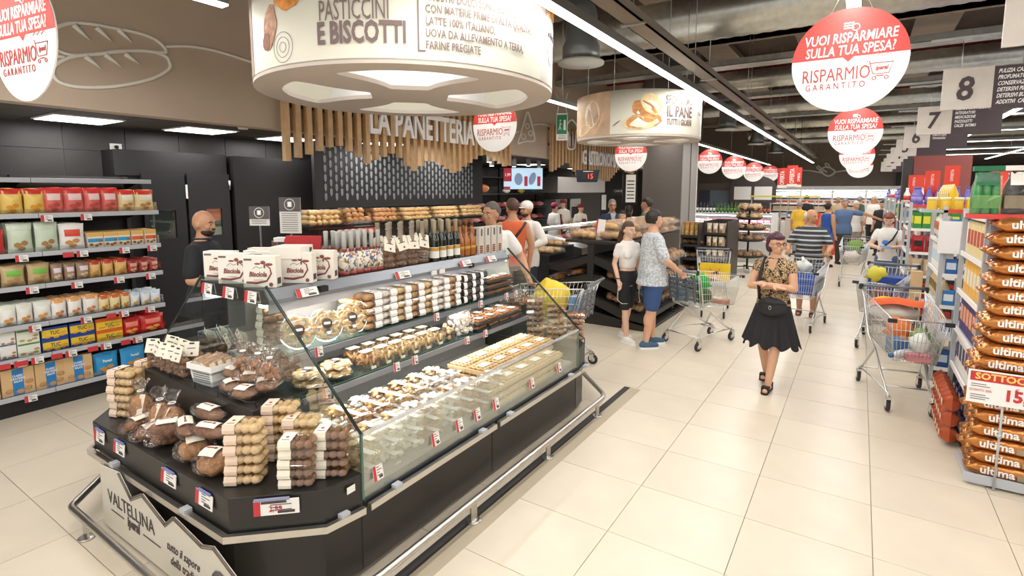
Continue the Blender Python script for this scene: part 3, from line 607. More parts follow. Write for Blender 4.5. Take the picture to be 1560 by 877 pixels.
# red offer banners
for k, (px, py, w_, h_) in enumerate(((1192, 271, 13, 30), (1207, 268, 14, 32), (1217, 270, 8, 30))):
    p = GD(px, py, 17.5+k*.8); s = (17.5+k*.8)/FPX; t = thing('offer_banner', 'red hanging banner reading OFFERTA, %s of three' % ('leftmost', 'middle', 'rightmost')[k], 'sign', p)
    b = B(); b.box(-w_*s/2, w_*s/2, -.01, .01, -h_*s/2, h_*s/2); ob('banner', b, mat('banner_red', srgb('#d23a2c'), .5), t)
    letters('OFFERTA', t, (0, -.012, 0), (PI/2, -PI/2, 0), M_sw, size=w_*s*.62, sx=.62, ext=.002, bold=.003)
    b = B(); b.box(-w_*s/2, w_*s/2, -.013, -.01, -h_*s/2, -h_*s/2+.09); ob('price_strip', b, M_paper, t); b = B(); b.cyl((0, 0, h_*s/2), (0, 0, 5.58-p.z), .008, 5); ob('cord', b, M_matt, t)
# ================================================================== service zone: cabinet wall, slats, pattern panel
M_wood = mat('slat_wood', srgb('#c8a273'), .55, var=.12, vscale=9, objvar=.08)
cab = B(); cab.box(-7.4, -7.0, 2.63, 3.86, 0, 2.51); struct('wall_cabinet', cab, M_matt)
CW = bpy.data.objects['wall_cabinet']
b = B(); b.box(-7.4, -6.93, 3.92, 5.2, 0, 2.5); struct('wall_cabinet_right', b, mat('black_panel', srgb('#1f1e1f'), .5))
b = B(); b.box(-7.0, -6.98, 2.6, 3.86, 2.22, 2.5); tag(ob('header', b, mat('black_soft', srgb('#222122'), .55), CW), kind='structure')
M_door = mat('door_black', srgb('#27262a'), .45)
def gx(px, py, x=-6.97): q = GX(px, py, x); return q.y, q.z
for k, (xa, xb, wa, wb, za, zb) in enumerate(((214, 279, 226, 267, 321, 362), (283, 347, 313, 337, 318, 357))):
    y0, zt = gx(xa, 264); y1, _ = gx(xb, 265); dr = struct('door_%d' % (k+1), (lambda b: b)(B()), M_door) if 0 else None
    wy0, wz1 = gx(wa, za); wy1, _ = gx(wb, za); _, wz0 = gx(wb, zb)
    b = B(); x0, x1 = -6.99, -6.95
    b.box(x0, x1, y0, wy0, .01, zt); b.box(x0, x1, wy1, y1, .01, zt); b.box(x0, x1, wy0, wy1, .01, wz0); b.box(x0, x1, wy0, wy1, wz1, zt)
    d = struct('door_%d' % (k+1), b, M_door)
    b = B(); b.box(-6.975, -6.97, wy0, wy1, wz0, wz1); ob('window', b, M_glass, d)
    b = B(); b.box(-6.998, -6.99, wy0, wy1, wz0, wz1); ob('room_beyond', b, cm('#3b423d') if k == 0 else cm('#5c6a5a'), d)
    if k == 1: b = B(); b.box(-6.989, -6.982, wy0, wy1, (wz0+wz1*1.2)/2.2, wz1); ob('orange_crate', b, cm('#e8702a'), d); b = B(); b.box(-6.989, -6.98, wy0, wy1, wz0, wz0+.1); ob('pale_crate', b, cm('#b9b9ac'), d)
    if k == 1:
        for zz in (zt-.2, .35+wz0-.7): b = B(); b.cyl((-6.94, y1, zz), (-6.94, y1, zz+.12), .012, 8); ob('hinge', b, M_steel, d)
        b = B(); b.box(-6.95, -6.94, y0-.025, y0-.005, 1.95, 2.12); ob('latch_plate', b, M_sw, d)
def zint(pts, px):
    for (a, za), (c, zc) in zip(pts, pts[1:]):
        if a <= px <= c: return za+(zc-za)*(px-a)/(c-a)
    return pts[-1][1] if px > pts[-1][0] else pts[0][1]
prof1 = [(430, 247), (478, 233), (513, 220), (537, 234), (558, 249), (580, 240), (600, 232), (627, 262), (654, 243), (673, 253), (692, 265), (711, 250), (735, 234), (770, 255), (777, 250)]
prof2 = [(836, 262), (842, 260), (862, 246), (880, 270), (893, 262), (902, 268), (925, 277), (945, 252), (952, 262), (962, 265), (970, 262)]
sl_i = [0]
def curtain(y0, y1, step, prof, label):
    t = thing('slat_curtain', label, 'slat screen', (-5.60, 0, 0)); b = B(); b.box(-.07, -.02, y0, y1, 3.02, 3.07); b.box(-.07, -.02, y0, y1, 3.35, 3.40); ob('rail', b, M_matt, t)
    y = y0
    while y <= y1+.01:
        px = None
        v = _R @ Vector((-5.6, y, .4)); px = 780+FPX*v.x/v.z; z = GX(px, zint(prof, px), -5.6).z
        b = B(); b.box(-.02, .05, y-.034, y+.034, z, 3.45); ob('slat', b, M_wood, t); y += step
    return t
cu1 = curtain(3.80, 8.55, .150, prof1, 'wooden slat screen with wavy lower edge and PANETTERIA lettering')
cu2 = curtain(10.1, 15.3, .155, prof2, 'second wooden slat screen with wavy edge, left of the pillar')
letters('LA PANETTERIA', cu1, (.06, 6.15, 2.98), (PI/2, 0, PI/2), M_sw, size=.52, sx=.62, ext=.02, bold=.012)
letters('GASTRONOMIA', cu2, (.06, 12.6, 2.83), (PI/2, 0, PI/2), M_sw, size=.46, sx=.66, ext=.02, bold=.012)
b = B(); cpt = lambda px, py: (.07, GX(px, py, -5.53).y, GX(px, py, -5.53).z)
stroke(b, [cpt(*q) for q in [(865, 225), (866, 205), (862, 195), (868, 184), (874, 184), (880, 195), (877, 205), (875, 225)]], .02, True); b.tube([cpt(868, 222), cpt(868, 200)], .015, 5); b.tube([cpt(873, 222), cpt(872, 200)], .015, 5)
ob('mug_emblem', b, M_sw, cu2)
# pattern panel above the bakery counter
pp = thing('pattern_panel', 'black panel with grey lozenge pattern above the bread bins', 'wall panel', (-6.6, 0, 0))
b = B(); b.box(-.06, 0, 4.92, 9.0, 1.79, 2.79); ob('backing', b, M_matt, pp)
b = B(); hx = [(0, .055), (.022, .035), (.022, -.03), (.012, -.045), (.012, -.06), (-.012, -.06), (-.012, -.045), (-.022, -.03), (-.022, .035)]
for i in range(37):
    for j in range(7):
        y = 5.1+i*.098; z = 1.965+j*.138+(.069 if i % 2 else 0)
        if z > 2.75: continue
        b.X = Matrix.Translation((0, y, z)); b.prism(hx, 0, .006, ax='x')
ob('lozenges', b, mat('lozenge_grey', srgb('#7c8084'), .5), pp)['kind'] = 'stuff'
# exit sign, ticket display, television, ceiling spots
def flat(name, label, cat, px, py, dep, w, h, yaw=None): p = GD(px, py, dep); return thing(name, label, cat, p, math.atan2(-p.x, p.y) if yaw is None else yaw)
t = flat('exit_sign', 'green emergency exit sign hanging left of the mug emblem', 'exit sign', 856, 193, 9.6, .2, .4, .35)
b = B(); b.box(-.10, .10, 0, .02, -.24, .24); ob('frame', b, M_sw, t); b = B(); b.box(-.09, .09, -.004, 0, -.13, .21); ob('green_panel', b, mat('exit_green', srgb('#1d8a5a'), .5), t)
b = B(); b.box(.03, .07, -.006, -.004, -.06, .12); b.ell((-.03, -.006, .11), (.015, .003, .02), 8, 6); b.tube([(-.03, -.006, .08), (-.035, -.006, 0), (-.06, -.006, -.06)], .009, 5); b.tube([(-.03, -.006, .06), (0, -.006, .04)], .007, 5); b.tube([(-.035, -.006, 0), (-.01, -.006, -.05)], .008, 5); ob('running_figure', b, M_sw, t)
letters('USCITA DI\nEMERGENZA', t, (0, -.003, -.185), (PI/2, 0, 0), M_ink, size=.042, sx=.6, ext=.001)
b = B(); b.tube([(-.08, .01, .24), (-.06, .01, .45), (-.1, .01, .6)], .006, 5); b.tube([(.08, .01, .24), (.06, .01, .45), (.1, .01, .6)], .006, 5); ob('bracket', b, M_sw, t)
t = flat('ticket_display', 'hanging dark turn display showing red number 15', 'display', 896, 268, 10.5, .4, .2, .3)
b = B(); b.prism([(-.22, -.12), (.17, -.12), (.22, .12), (-.25, .12)], 0, .14, ax='y'); ob('housing', b, cm('#27313f'), t, bevel=.01); b = B(); b.box(-.13, .19, -.006, 0, -.085, .075); ob('screen', b, mat('led_black', (.01, .01, .01), .2), t)
letters('15', t, (.04, -.009, -.01), (PI/2, 0, 0), mat('led_red', srgb('#ff4a3a'), .5, emit=2), size=.14, sx=.9, ext=.001); b = B(); b.box(-.1, .1, -.008, -.002, .082, .098); ob('caption', b, M_paper, t); b = B(); b.cyl((-.02, .07, .12), (-.02, .07, 1.1), .016, 6); ob('pole', b, M_matt, t)
t = flat('television', 'large wall screen showing hams on a light blue ground', 'television', 797, 272, 11.5, .8, .45, .62)
s = 11.5/FPX; b = B(); b.box(-.43, .43, 0, .05, -.235, .235); ob('casing', b, M_matt, t); b = B(); b.box(-.42, .42, -.004, 0, -.225, .225); ob('screen', b, mat('tv_blue', srgb('#bcd9ee'), .4, emit=.55), t)
em = lambda n, h, e=.5: mat(n, srgb(h), .5, emit=e)
b = B(); b.box(-.42, -.25, -.007, -.004, -.06, .225); b.prism([(-.42, -.225), (-.29, -.225), (-.27, -.17), (-.42, -.17)], -.007, -.004, ax='y')
for x in (.06, .34): b.box(x-.035, x+.035, -.007, -.004, -.16, .05)
ob('red_block', b, em('tv_red', '#b32b3f', .3), t)
b = B(); b.ell((-.1, -.006, -.01), (.09, .003, .13), 12, 8); b.ell((.2, -.006, 0), (.07, .003, .14), 12, 8, rot=(0, .3, 0)); ob('ham_picture', b, em('tv_ham', '#8295b8', .3), t)
letters('1,99', t, (-.335, -.009, .08), (PI/2, 0, 0), em('tv_white', '#f4f4f4', .6), size=.09, sx=.8, ext=.001)
for k, (y, x) in enumerate(((9.6, -7.6), (12.6, -7.6), (15.6, -7.6), (5.9, -6.1), (7.6, -6.1))):
    pane_lamp(x, y, 'square flush ceiling lamp over the service counters, %s' % ['nearest to the screen', 'beyond the screen', 'farthest', 'left behind the slats', 'right behind the slats'][k])
for k, (px, py) in enumerate(((745, 240), (749, 246), (783, 248), (805, 247), (821, 250))):
    p = GX(px, py, -5.9 if k < 2 else -6.2); t = thing('spotlight', 'small ceiling spotlight, %s from left above the meat counter' % nth(k), 'spotlight', p); b = B(); b.lathe([(.045, -.08), (.05, .08), (.03, .1)], 12); b.cyl((0, 0, .1), (0, 0, 2.80-p.z), .012, 6); ob('barrel', b, M_grey, t); b = B(); b.lathe([(.04, -.085), (.04, -.08)], 12); ob('lens', b, mat('spot_glow', (1, .97, .9), .5, emit=8), t)
# ================================================================== packaged goods: prototypes
def bright(h): return cm(h, .45)
M_clip = cm('#3a3331'); M_label = mat('label_cream', srgb('#ece5d2'), .6, var=.05, vscale=12); M_seal = cm('#8b3a3c')
def crumb(n, h, var=.3, vs=30): return mat(n, srgb(h), .7, var=var, vscale=vs, bump=.6, bscale=60)
K_gold = crumb('biscuit_gold', '#dfc08c', .2); K_tan = crumb('biscuit_tan', '#c79a68'); K_brown = crumb('biscuit_brown', '#8c6440'); K_dark = crumb('biscuit_dark', '#4f3527'); K_white = crumb('meringue', '#f1e9dc', .06); K_red = crumb('biscuit_red', '#a8754c'); K_loaf = crumb('loaf_crust', '#845632', .4, 14); K_bread = crumb('bread_crust', '#b07c48', .35, 12)
_P = {}
def proto(key, fn, *a, **k):
    if key not in _P: _P[key] = fn(*a, **k)
    return _P[key]
def hide_unused():      # a prototype nothing used would float at the origin: remove it with its parts
    for p in _P.values():
        if p.name not in USED:
            for c in list(p.children_recursive)+[p]: bpy.data.objects.remove(c)
def row(protos, label, cat): pass
def clam(nm, cat, mk, lm, w=.17, d=.11, h=.05, rows=(3, 2), label_side=-1, shape=(1, 1, 1), top=True, seed=1, band_w=.42, tray=None):
    # clear biscuit tray: long side in x, front is -y
    rnd = random.Random(seed); t = thing(nm, 'x', cat); b = B(); nx, ny = rows
    for i in range(nx):
        for j in range(ny):
            cx = -w/2+w*(i+.5)/nx*.94+.03*w; cy = -d/2+d*(j+.5)/ny
            b.ell((cx, cy, h*.5), (w/nx*.52*shape[0], d/ny*.5*shape[1], h*.44*shape[2]), 8, 5, jit=.12, rot=(0, rnd.uniform(-.2, .2), rnd.uniform(-.5, .5)))
    ob('biscuits', b, mk, t)['kind'] = 'stuff'
    b = B(); r0 = [(-w/2, -d/2), (w/2, -d/2), (w/2, d/2), (-w/2, d/2)]
    b.ring([[(x*q, y*q, z) for x, y in r0] for q, z in ((.92, .003), (1, h*.45), (1.03, h*.5), (1.0, h*.55), (.9, h))], 0, False, False)
    b.add([(x*.9, y*.9, h) for x, y in r0], [(0, 1, 2, 3)]); ob('clear_tray', b, tray or M_shell, t)
    bw = w*band_w; x0 = label_side*(w/2-bw/2-w*.03); e = .0022
    b = B(); b.ring([[(x, y*(1.0)*q, z) for x in (x0-bw/2,) for y, q, z in ((-d/2, 1.02, h*.12), (-d/2, 1.06, h*.5), (-d/2, .93, h+e), (d/2, .93, h+e), (d/2, 1.06, h*.5), (d/2, 1.02, h*.12))],
        [(x0+bw/2, y*q, z) for y, q, z in ((-d/2, 1.02, h*.12), (-d/2, 1.06, h*.5), (-d/2, .93, h+e), (d/2, .93, h+e), (d/2, 1.06, h*.5), (d/2, 1.02, h*.12))]], 0, False, False)
    L = ob('label_band', b, lm, t); b = B(); b.lathe([(.009, 0), (.009, .0006)], 10, (x0, 0, h+e)); b.box(x0-bw*.3, x0+bw*.3, -d*.3, -d*.24, h+e, h+e+.0005); ob('seal', b, M_seal, L)
    return t
def stack(key, fn, n, loc, rz, lab, dz, group, jit=.004, **kw):
    p = proto(key, fn, **kw); rnd = random.Random(hash(lab) % 999 if 0 else len(lab)*7+n)
    for i in range(n):
        put(p, USED, (loc[0]+rnd.uniform(-jit, jit), loc[1]+rnd.uniform(-jit, jit), loc[2]+i*dz), '%s, %s' % (lab, {0: 'bottom one' if n > 1 else 'on its own', n-1: 'top one'}.get(i, ORD[i]+' from the bottom')), rz+rnd.uniform(-.04, .04), group)
def film_loaf(nm='wrapped_loaf', L=.2, W=.1, Hh=.085, km=None, cat='bread', seed=0, ridges=False, round_=False):
    t = thing(nm, 'x', cat); b = B(); b.ell((0, 0, Hh*.5), (L*.46, W*.46, Hh*.46), 18, 10, jit=.18)
    ob('loaf', b, km or K_loaf, t); rnd = random.Random(seed)
    b = B(); rings = []
    for i in range(13):
        u = -1+i/6; q = max(.08, (1-abs(u)**2.6))**.5 if abs(u) < .97 else .34; row_ = []
        for k in range(14):
            a = 2*PI*k/14; qq = q*(1+.07*rnd.uniform(-1, 1)); row_.append((u*L*.62, W*.54*qq*math.cos(a), Hh*.5+Hh*.53*qq*math.sin(a)*(.92 if math.sin(a) < 0 else 1.05)))
        rings.append(row_)
    b.ring(rings, 0, False, False); ob('film', b, M_film, t)
    b = B(); b.grid(lambda u, v: ((u-.5)*L*.5, W*.56*math.cos(PI*(.28+.44*v)), Hh*.5+Hh*.60*math.sin(PI*(.28+.44*v))*(1-.1*abs(u-.5))), 4, 5); lb = ob('label', b, M_label, t)
    b = B(); b.lathe([(.008, 0), (.008, .001)], 10, (L*.12, 0, Hh*1.10)); b.box(-L*.18, L*.06, -.004, .004, Hh*1.10, Hh*1.105); ob('seal', b, M_seal, lb)
    return t
def tied_bag(nm='tied_bread_bag', Hh=.2, r=.065, km=None, seed=0, strap=True):
    t = thing(nm, 'x', 'bread'); rnd = random.Random(seed); b = B()
    if strap: b.ell((0, 0, Hh*.33), (r*.86, r*.8, Hh*.32), 16, 10, jit=.15)
    else: [b.ell((r*.5*math.cos(i*2.4), r*.5*math.sin(i*2.4), Hh*(.08+.045*i)), (r*.36, r*.30, Hh*.07), 8, 5, jit=.25, rot=(i, .4*i, 0)) for i in range(11)]
    ob('loaf' if strap else 'pastries', b, km or K_loaf, t)
    b = B(); rings = []
    for q, z in ((.5, .003), (.98, .08), (1.05, .3), (.95, .52), (.6, .66), (.22, .74), (.2, .78), (.4, .88), (.62, 1.0)):
        rings.append([((q*r*(1+.13*rnd.uniform(-1, 1)))*math.cos(2*PI*k/14), (q*r*(1+.13*rnd.uniform(-1, 1)))*math.sin(2*PI*k/14), z*Hh+(rnd.uniform(-.012, .012) if z > .8 else 0)) for k in range(14)])
    b.ring(rings, 0, False, False); ob('film', b, M_film, t)
    b = B(); b.tube([(r*.22*math.cos(a*PI/4), r*.22*math.sin(a*PI/4), Hh*.76) for a in range(8)], .004, 5, closed=True); ob('tie', b, M_sw, t)
    if strap:
        b = B(); b.grid(lambda u, v: (-.016+.032*u+r*.25, -r*(1.08)*math.sin(PI*(.05+.42*(1-v)))-.002, Hh*(.03+.66*v)), 2, 6); ob('label', b, M_label, t)
    return t
def header_bag(nm='card_topped_bag', Hh=.2, w=.1, d=.06, km=None, seed=0, neck=False, tilt=.0, nb=9, cat='biscuits'):
    t = thing(nm, 'x', cat); rnd = random.Random(seed); b = B()
    for i in range(nb):
        z = .02+(Hh*.56)*(i//3)/(max(1, nb//3)-.3); b.ell((w*(-.3+.3*(i % 3))+rnd.uniform(-.006, .006), rnd.uniform(-.008, .008), z), (w*.2, d*.36, Hh*.085), 9, 6, jit=.2, rot=(rnd.uniform(-.5, .5), rnd.uniform(-.5, .5), 0))
    ob('biscuits', b, km or K_brown, t)['kind'] = 'stuff'
    b = B(); rings = []
    for q, dd, z in ((.9, .8, 0), (1, 1, .1), (1.02, 1.02, .4), (.95, .8, .62), (.7, .35, .75), (.5 if neck else .9, .2, .82)):
        rings.append([(q*w/2*c*(1+.05*rnd.uniform(-1, 1)), dd*d/2*s*(1+.1*rnd.uniform(-1, 1)), z*Hh) for c, s in [(math.copysign(abs(math.cos(a))**.6, math.cos(a)), math.copysign(abs(math.sin(a))**.7, math.sin(a))) for a in [2*PI*k/14 for k in range(14)]]])
    b.ring(rings, 0, False, False); ob('film', b, M_film, t)
    if neck:
        b = B(); b.lathe([(.026, Hh*.78), (.019, Hh*.95), (.015, Hh*1.18), (.018, Hh*1.38), (.02, Hh*1.4), (.008, Hh*1.42)], 10); b.lathe([(.0205, Hh*1.2), (.0205, Hh*1.24)], 10); ob('neck', b, cm('#9d8f7c', .35), t)
    b = B(); b.at((0, -d*.30, Hh*.78), (-.35, tilt, 0)); b.box(-w*.46, w*.46, -.002, .0, -Hh*.26, Hh*.2); lab = ob('card', b, M_label, t)
    b = B(); b.at((0, -d*.30, Hh*.78), (-.35, tilt, 0)); b.box(-w*.16, w*.16, -.004, -.002, Hh*.12, Hh*.17); b.box(-w*.25, w*.25, -.003, -.002, -Hh*.02, Hh*.005); ob('card_mark', b, M_clip, lab)
    b = B(); b.at((0, -d*.30, Hh*.78), (-.35, tilt, 0)); b.ell((w*.05, -.003, -Hh*.17), (w*.08, .001, w*.08), 10, 4); ob('seal', b, M_seal, lab)
    return t
def gift_box(nm='cake_box', w=.2, d=.075, h=.19):
    t = thing(nm, 'x', 'box'); b = B(); b.box(-w/2, w/2, -d/2, d/2, 0, h); ob('carton', b, cm('#ece6da', .45), t, bevel=.002)
    y = -d/2-.001; m = cm('#8a4a42', .5); b = B()
    b.tube([(-w*.40, y, h*.17), (-w*.1, y, h*.15), (w*.22, y, h*.22), (w*.36, y, h*.45), (w*.33, y, h*.62), (w*.18, y, h*.74)], [.006, .008, .005, .005, .004, .003], 5)
    b.ell((w*.12, y, h*.80), (.016, .0015, .012), 8, 4); b.ell((w*.30, y, h*.74), (.024, .0015, .009), 8, 4); b.ell((w*.16, y, h*.68), (.006, .002, .014), 8, 4); b.ell((-w*.05, y, h*.76), (.02, .0015, .006), 8, 4)
    b.ell((w*.34, y, h*.1), (.013, .0015, .013), 10, 4); ob('ribbon_print', b, m, t)
    letters('Bisciola', t, (-w*.05, y-.001, h*.42), (PI/2, 0, 0), m, size=.042, sx=.85, ext=.0008, shear=.2, bold=.0012)
    b = B(); b.box(-w*.46, -w*.22, y-.001, y, h*.86, h*.92); b.box(-w*.18, w*.1, y-.001, y, h*.24, h*.25); b.tube([(-w*.2, y, h*.6), (-w*.1, y, h*.68), (w*.02, y, h*.62), (w*.1, y, h*.66)], .0015, 4); ob('small_print', b, cm('#6a6060'), t)
    b = B(); b.box(w/2, w/2+.001, -d*.3, d*.3, h*.1, h*.3); ob('side_print', b, M_ink, t); return t
def bottle(nm, cat, prof, body, extra, sx=1):
    t = thing(nm, 'x', cat); ob('glass', B().lathe(prof, 14), body, t)
    for n_, pr, m in extra: ob(n_, B().lathe(pr, 14, cap=True), m, t)
    return t
M_wine = mat('dark_wine_glass', srgb('#1a2318'), .08, spec=.8); M_pinkb = mat('pink_glass', srgb('#8e3d3a'), .1); M_amber = mat('amber_glass', srgb('#a8642a'), .12, spec=.7)
def deco_bottle(seed=0):
    t = bottle('decorated_bottle', 'bottle', [(.036, 0), (.038, .01), (.038, .03)], M_pinkb, [])
    m = MATS.get('deco')
    if not m:
        m = bpy.data.materials.new('deco'); m.use_nodes = True; nt = m.node_tree; bs = nt.nodes['Principled BSDF']; bs.inputs['Roughness'].default_value = .15
        tc = nt.nodes.new('ShaderNodeTexCoord'); oi = nt.nodes.new('ShaderNodeObjectInfo'); ad = nt.nodes.new('ShaderNodeVectorMath'); v = nt.nodes.new('ShaderNodeTexVoronoi'); v.inputs['Scale'].default_value = 75
        nt.links.new(tc.outputs['Object'], ad.inputs[0]); nt.links.new(oi.outputs['Random'], ad.inputs[1]); nt.links.new(ad.outputs[0], v.inputs['Vector'])
        cr = nt.nodes.new('ShaderNodeValToRGB'); cr.color_ramp.interpolation = 'CONSTANT'; e = cr.color_ramp.elements
        for p_, h_ in ((0, '#e9e2d4'), (.3, '#4e6c9e'), (.45, '#d8cdb9'), (.6, '#6f8d5f'), (.7, '#b35d4d'), (.78, '#f1ead9'), (.9, '#c79a4b')):
            el = e.new(p_) if p_ else e[0]; el.color = srgb(h_)+(1,)
        sp = nt.nodes.new('ShaderNodeSeparateColor'); nt.links.new(v.outputs['Color'], sp.inputs[0]); nt.links.new(sp.outputs[0], cr.inputs[0]); nt.links.new(cr.outputs[0], bs.inputs['Base Color']); MATS['deco'] = m
    ob('painted_body', B().lathe([(.038, .03), (.039, .10), (.034, .13), (.02, .16)], 14), m, t)
    ob('neck', B().lathe([(.021, .155), (.017, .175), (.015, .185)], 12), M_pinkb, t); ob('foil', B().lathe([(.0165, .18), (.0145, .25), (.0165, .285), (.017, .295), (.008, .298)], 12), cm('#b9b8b2', .4), t)
    b = B(); b.grid(lambda u, v: (.0395*math.cos(-1.1+.75*(u-.5)*2*math.sqrt(max(0, 1-(2*v-1)**2))), .0395*math.sin(-1.1+.75*(u-.5)*2*math.sqrt(max(0, 1-(2*v-1)**2))), .05+.05*v), 6, 8); ob('label', b, M_cream, t); return t
def wine():
    t = bottle('sparkling_bottle', 'bottle', [(.040, 0), (.042, .01), (.042, .16), (.034, .20), (.018, .235), (.015, .26)], M_wine, [('foil', [(.019, .235), (.0165, .29), (.018, .325), (.019, .335), (.01, .34)], cm('#a79a7d', .35))])
    c = lambda a0, a1, z0, z1, q=.0428: B().grid(lambda u, v: (q*math.cos(a0+(a1-a0)*u), q*math.sin(a0+(a1-a0)*u), z0+(z1-z0)*v), 8, 1)
    ob('label', c(-2.2, .2, .03, .12), M_paper, t); ob('gold_stripe', c(-2.2, .2, .088, .115, .0433), cm('#c9983a', .35), t); return t
def amber():
    return bottle('amber_bottle', 'bottle', [(.036, 0), (.038, .01), (.038, .15), (.02, .19), (.015, .22), (.015, .30)], M_amber, [('label', [(.0385, .06), (.0385, .09)], cm('#c99b44')), ('cap', [(.0165, .27), (.0165, .325), (.008, .326)], cm('#6e4a24'))])
def tall_box():
    t = thing('tall_carton', 'x', 'box'); b = B(); b.box(-.04, .04, -.045, .045, 0, .25); ob('carton', b, cm('#c9c3b8', .5), t, bevel=.002)
    b = B(); b.box(.04, .041, -.012, .012, .17, .235); b.box(-.01, .01, -.046, -.045, .17, .235); ob('name_strip', b, M_ink, t)
    b = B(); [b.ell((.041, -.025+.018*(i % 3), .02+.018*(i//3)), (.001, .01, .009), 8, 4) for i in range(12)]; [b.ell((-.025+.018*(i % 3), -.046, .02+.018*(i//3)), (.01, .001, .009), 8, 4) for i in range(12)]; ob('biscuit_print', b, cm('#8a4b2a'), t); return t
# ------------------------------------------------------------------ on the canopy
ZT = 1.47
for k, (x, y, rz, z, lying) in enumerate(((-3.015, 1.85, .55, ZT, 0), (-2.97, 2.07, .55, ZT, 0), (-2.97, 2.235, .55, ZT, 0), (-3.27, 1.835, .5, ZT, 0), (-3.47, 1.85, .5, ZT, 0), (-3.18, 2.02, .55, ZT, 0), (-3.22, 2.2, .55, ZT, 0), (-3.10, 2.08, .55, ZT+.19, 1), (-3.30, 2.02, .5, ZT, 0), (-3.42, 2.12, .5, ZT, 0))):
    p = proto('gift', gift_box); lab = ['white cake box with brown ribbon, foremost on the case corner', 'white ribbon cake box directly right of the foremost box', 'white ribbon cake box nearest the decorated bottles', 'white ribbon cake box second from left in front', 'white ribbon cake box leftmost beside the man in black', 'white cake box behind the foremost box', 'white cake box behind the right front pair', 'white cake box lying flat on the others', 'white cake box behind the second from left', 'white cake box at the back left by the red laptop'][k]
    if lying: put(p, USED, (x, y+.08, z+.001), lab, 0, 'ribbon cake boxes', rot=(PI/2, 0, rz))
    else: put(p, USED, (x, y, z), lab, rz, 'ribbon cake boxes')
for i in range(6):
    for j in range(3):
        put(proto('deco', deco_bottle), USED, (-2.96-.095*j, 2.42+.062*i+.02*(j % 2), ZT), 'decorated pink bottle with white foil, %s along, %s row' % (nth(i, 6), ('front', 'middle', 'back')[j]), -.1*i, 'decorated bottles on the case top')
for i in range(4):
    for j in range(2):
        put(proto('hb%d' % ((i+j) % 3), header_bag, seed=(i+j) % 3, neck=True, Hh=.24, w=.11, d=.07, tilt=(.25, -.2, .05)[(i+j) % 3], cat='biscuits'), USED, (-2.95-.11*j, 2.82+.125*i, ZT), 'twist-topped brown biscuit bag with cream card, %s along, %s row' % (nth(i, 4), ('front', 'back')[j]), PI/2-.15, 'card labelled biscuit bags on the case top')
for i in range(4):
    for j in range(3): put(proto('wine', wine), USED, (-2.93-.09*j, 3.32+.092*i, ZT), 'dark sparkling wine bottle with gold and white label, %s along, %s row' % (nth(i, 4), ('front', 'middle', 'back')[j]), 0, 'dark sparkling bottles on the case top')
for i in range(3):
    for j in range(2): put(proto('amber', amber), USED, (-2.95-.085*j, 3.68+.085*i, ZT), 'amber bottle between dark bottles and tall cartons, %s along, %s row' % (nth(i, 3), ('front', 'back')[j]), 0, 'amber bottles on the case top')
for i in range(4): put(proto('tall', tall_box), USED, (-2.93, 3.92+.1*i, ZT), 'tall pale carton with biscuit picture, %s from the amber bottles' % nth(i, 4, 'nearest'), .1, 'tall cartons at the far end of the case top')
# laptop, info boards and acrylic stand beyond the case (on the service counter)
sc = thing('service_counter', 'low black service counter behind the bakery island', 'counter', (0, 0, 0))
b = B(); b.box(-5.05, -4.62, 2.85, 4.6, 0, 1.02); ob('body', b, M_matt, sc); b = B(); b.box(-5.08, -4.6, 2.83, 4.62, 1.02, 1.05); ob('top', b, M_black, sc)
t = thing('acrylic_rack', 'clear acrylic rack with folded paper bags behind the cake boxes', 'rack', (-3.50, 2.36, ZT), .6)
b = B(); b.box(-.1, .1, -.05, .05, 0, .006); b.box(-.1, .1, .044, .05, 0, .22); [b.box(x, x+.004, -.05, .05, 0, .22) for x in (-.1, .096)]; ob('frame', b, M_shell, t); b = B(); [b.box(-.09, .09, -.04, .04, .21+.008*i, .216+.008*i) for i in range(4)]; b.box(-.08, .08, -.03, .03, .02, .06); ob('paper_bags', b, M_sw, t)
t = thing('red_display_case', 'glossy red open case standing behind the cake boxes', 'lid', (-3.35, 2.36, ZT), .55)
b = B(); b.at((0, 0, 0), (-.12, 0, 0)); b.prism([(-.13, .0), (.125, .0), (.14, .26), (-.12, .26), (-.135, .23)], 0, .012, ax='y'); ob('shell', b, mat('gloss_red', srgb('#b01f22'), .25), t, bevel=.004)
for k, (px, py, w_, h_, yw, m_) in enumerate(((395, 329, .17, .16, .55, 'glove'), (442, 328, .19, .30, .45, 'bag'))):
    d_ = 4.45; p = GD(px, py, d_); t = thing('info_board', ('tilted grey info board with hand emblem' if k == 0 else 'taller grey info board with bag emblem')+' behind the cake boxes', 'sign', (p.x, p.y, p.z), yw)
    b = B(); b.box(-w_/2, w_/2, 0, .006, -h_*.5, h_*.5); ob('card', b, cm('#d9d4cc'), t); b = B(); b.box(-w_/2, w_/2, -.002, 0, h_*.5-w_*.62, h_*.5); ob('dark_panel', b, cm('#57504e'), t)
    b = B(); cz = h_*.5-w_*.31; b.tube([(w_*.24*math.cos(a*PI/10), -.003, cz+w_*.24*math.sin(a*PI/10)) for a in range(20)], .0025, 4, closed=True); b.box(-w_*.09, w_*.09, -.004, -.002, cz-w_*.1, cz+w_*.12); ob('emblem', b, M_sw, t)
    b = B(); [b.box(-w_*.4, w_*.35, -.002, 0, h_*.5-w_*.72-.018*i, h_*.5-w_*.72-.018*i+.004) for i in range(int((h_-w_*.72)/.018))]; ob('small_print', b, M_ink, t)
    b = B(); b.box(-.006, .006, .004, .012, -(p.z-1.47)+.0, -h_*.3) if p.x > -3.62 else b.box(-.006, .006, .004, .012, -(p.z-1.05), -h_*.3); ob('stand', b, M_shell, t)
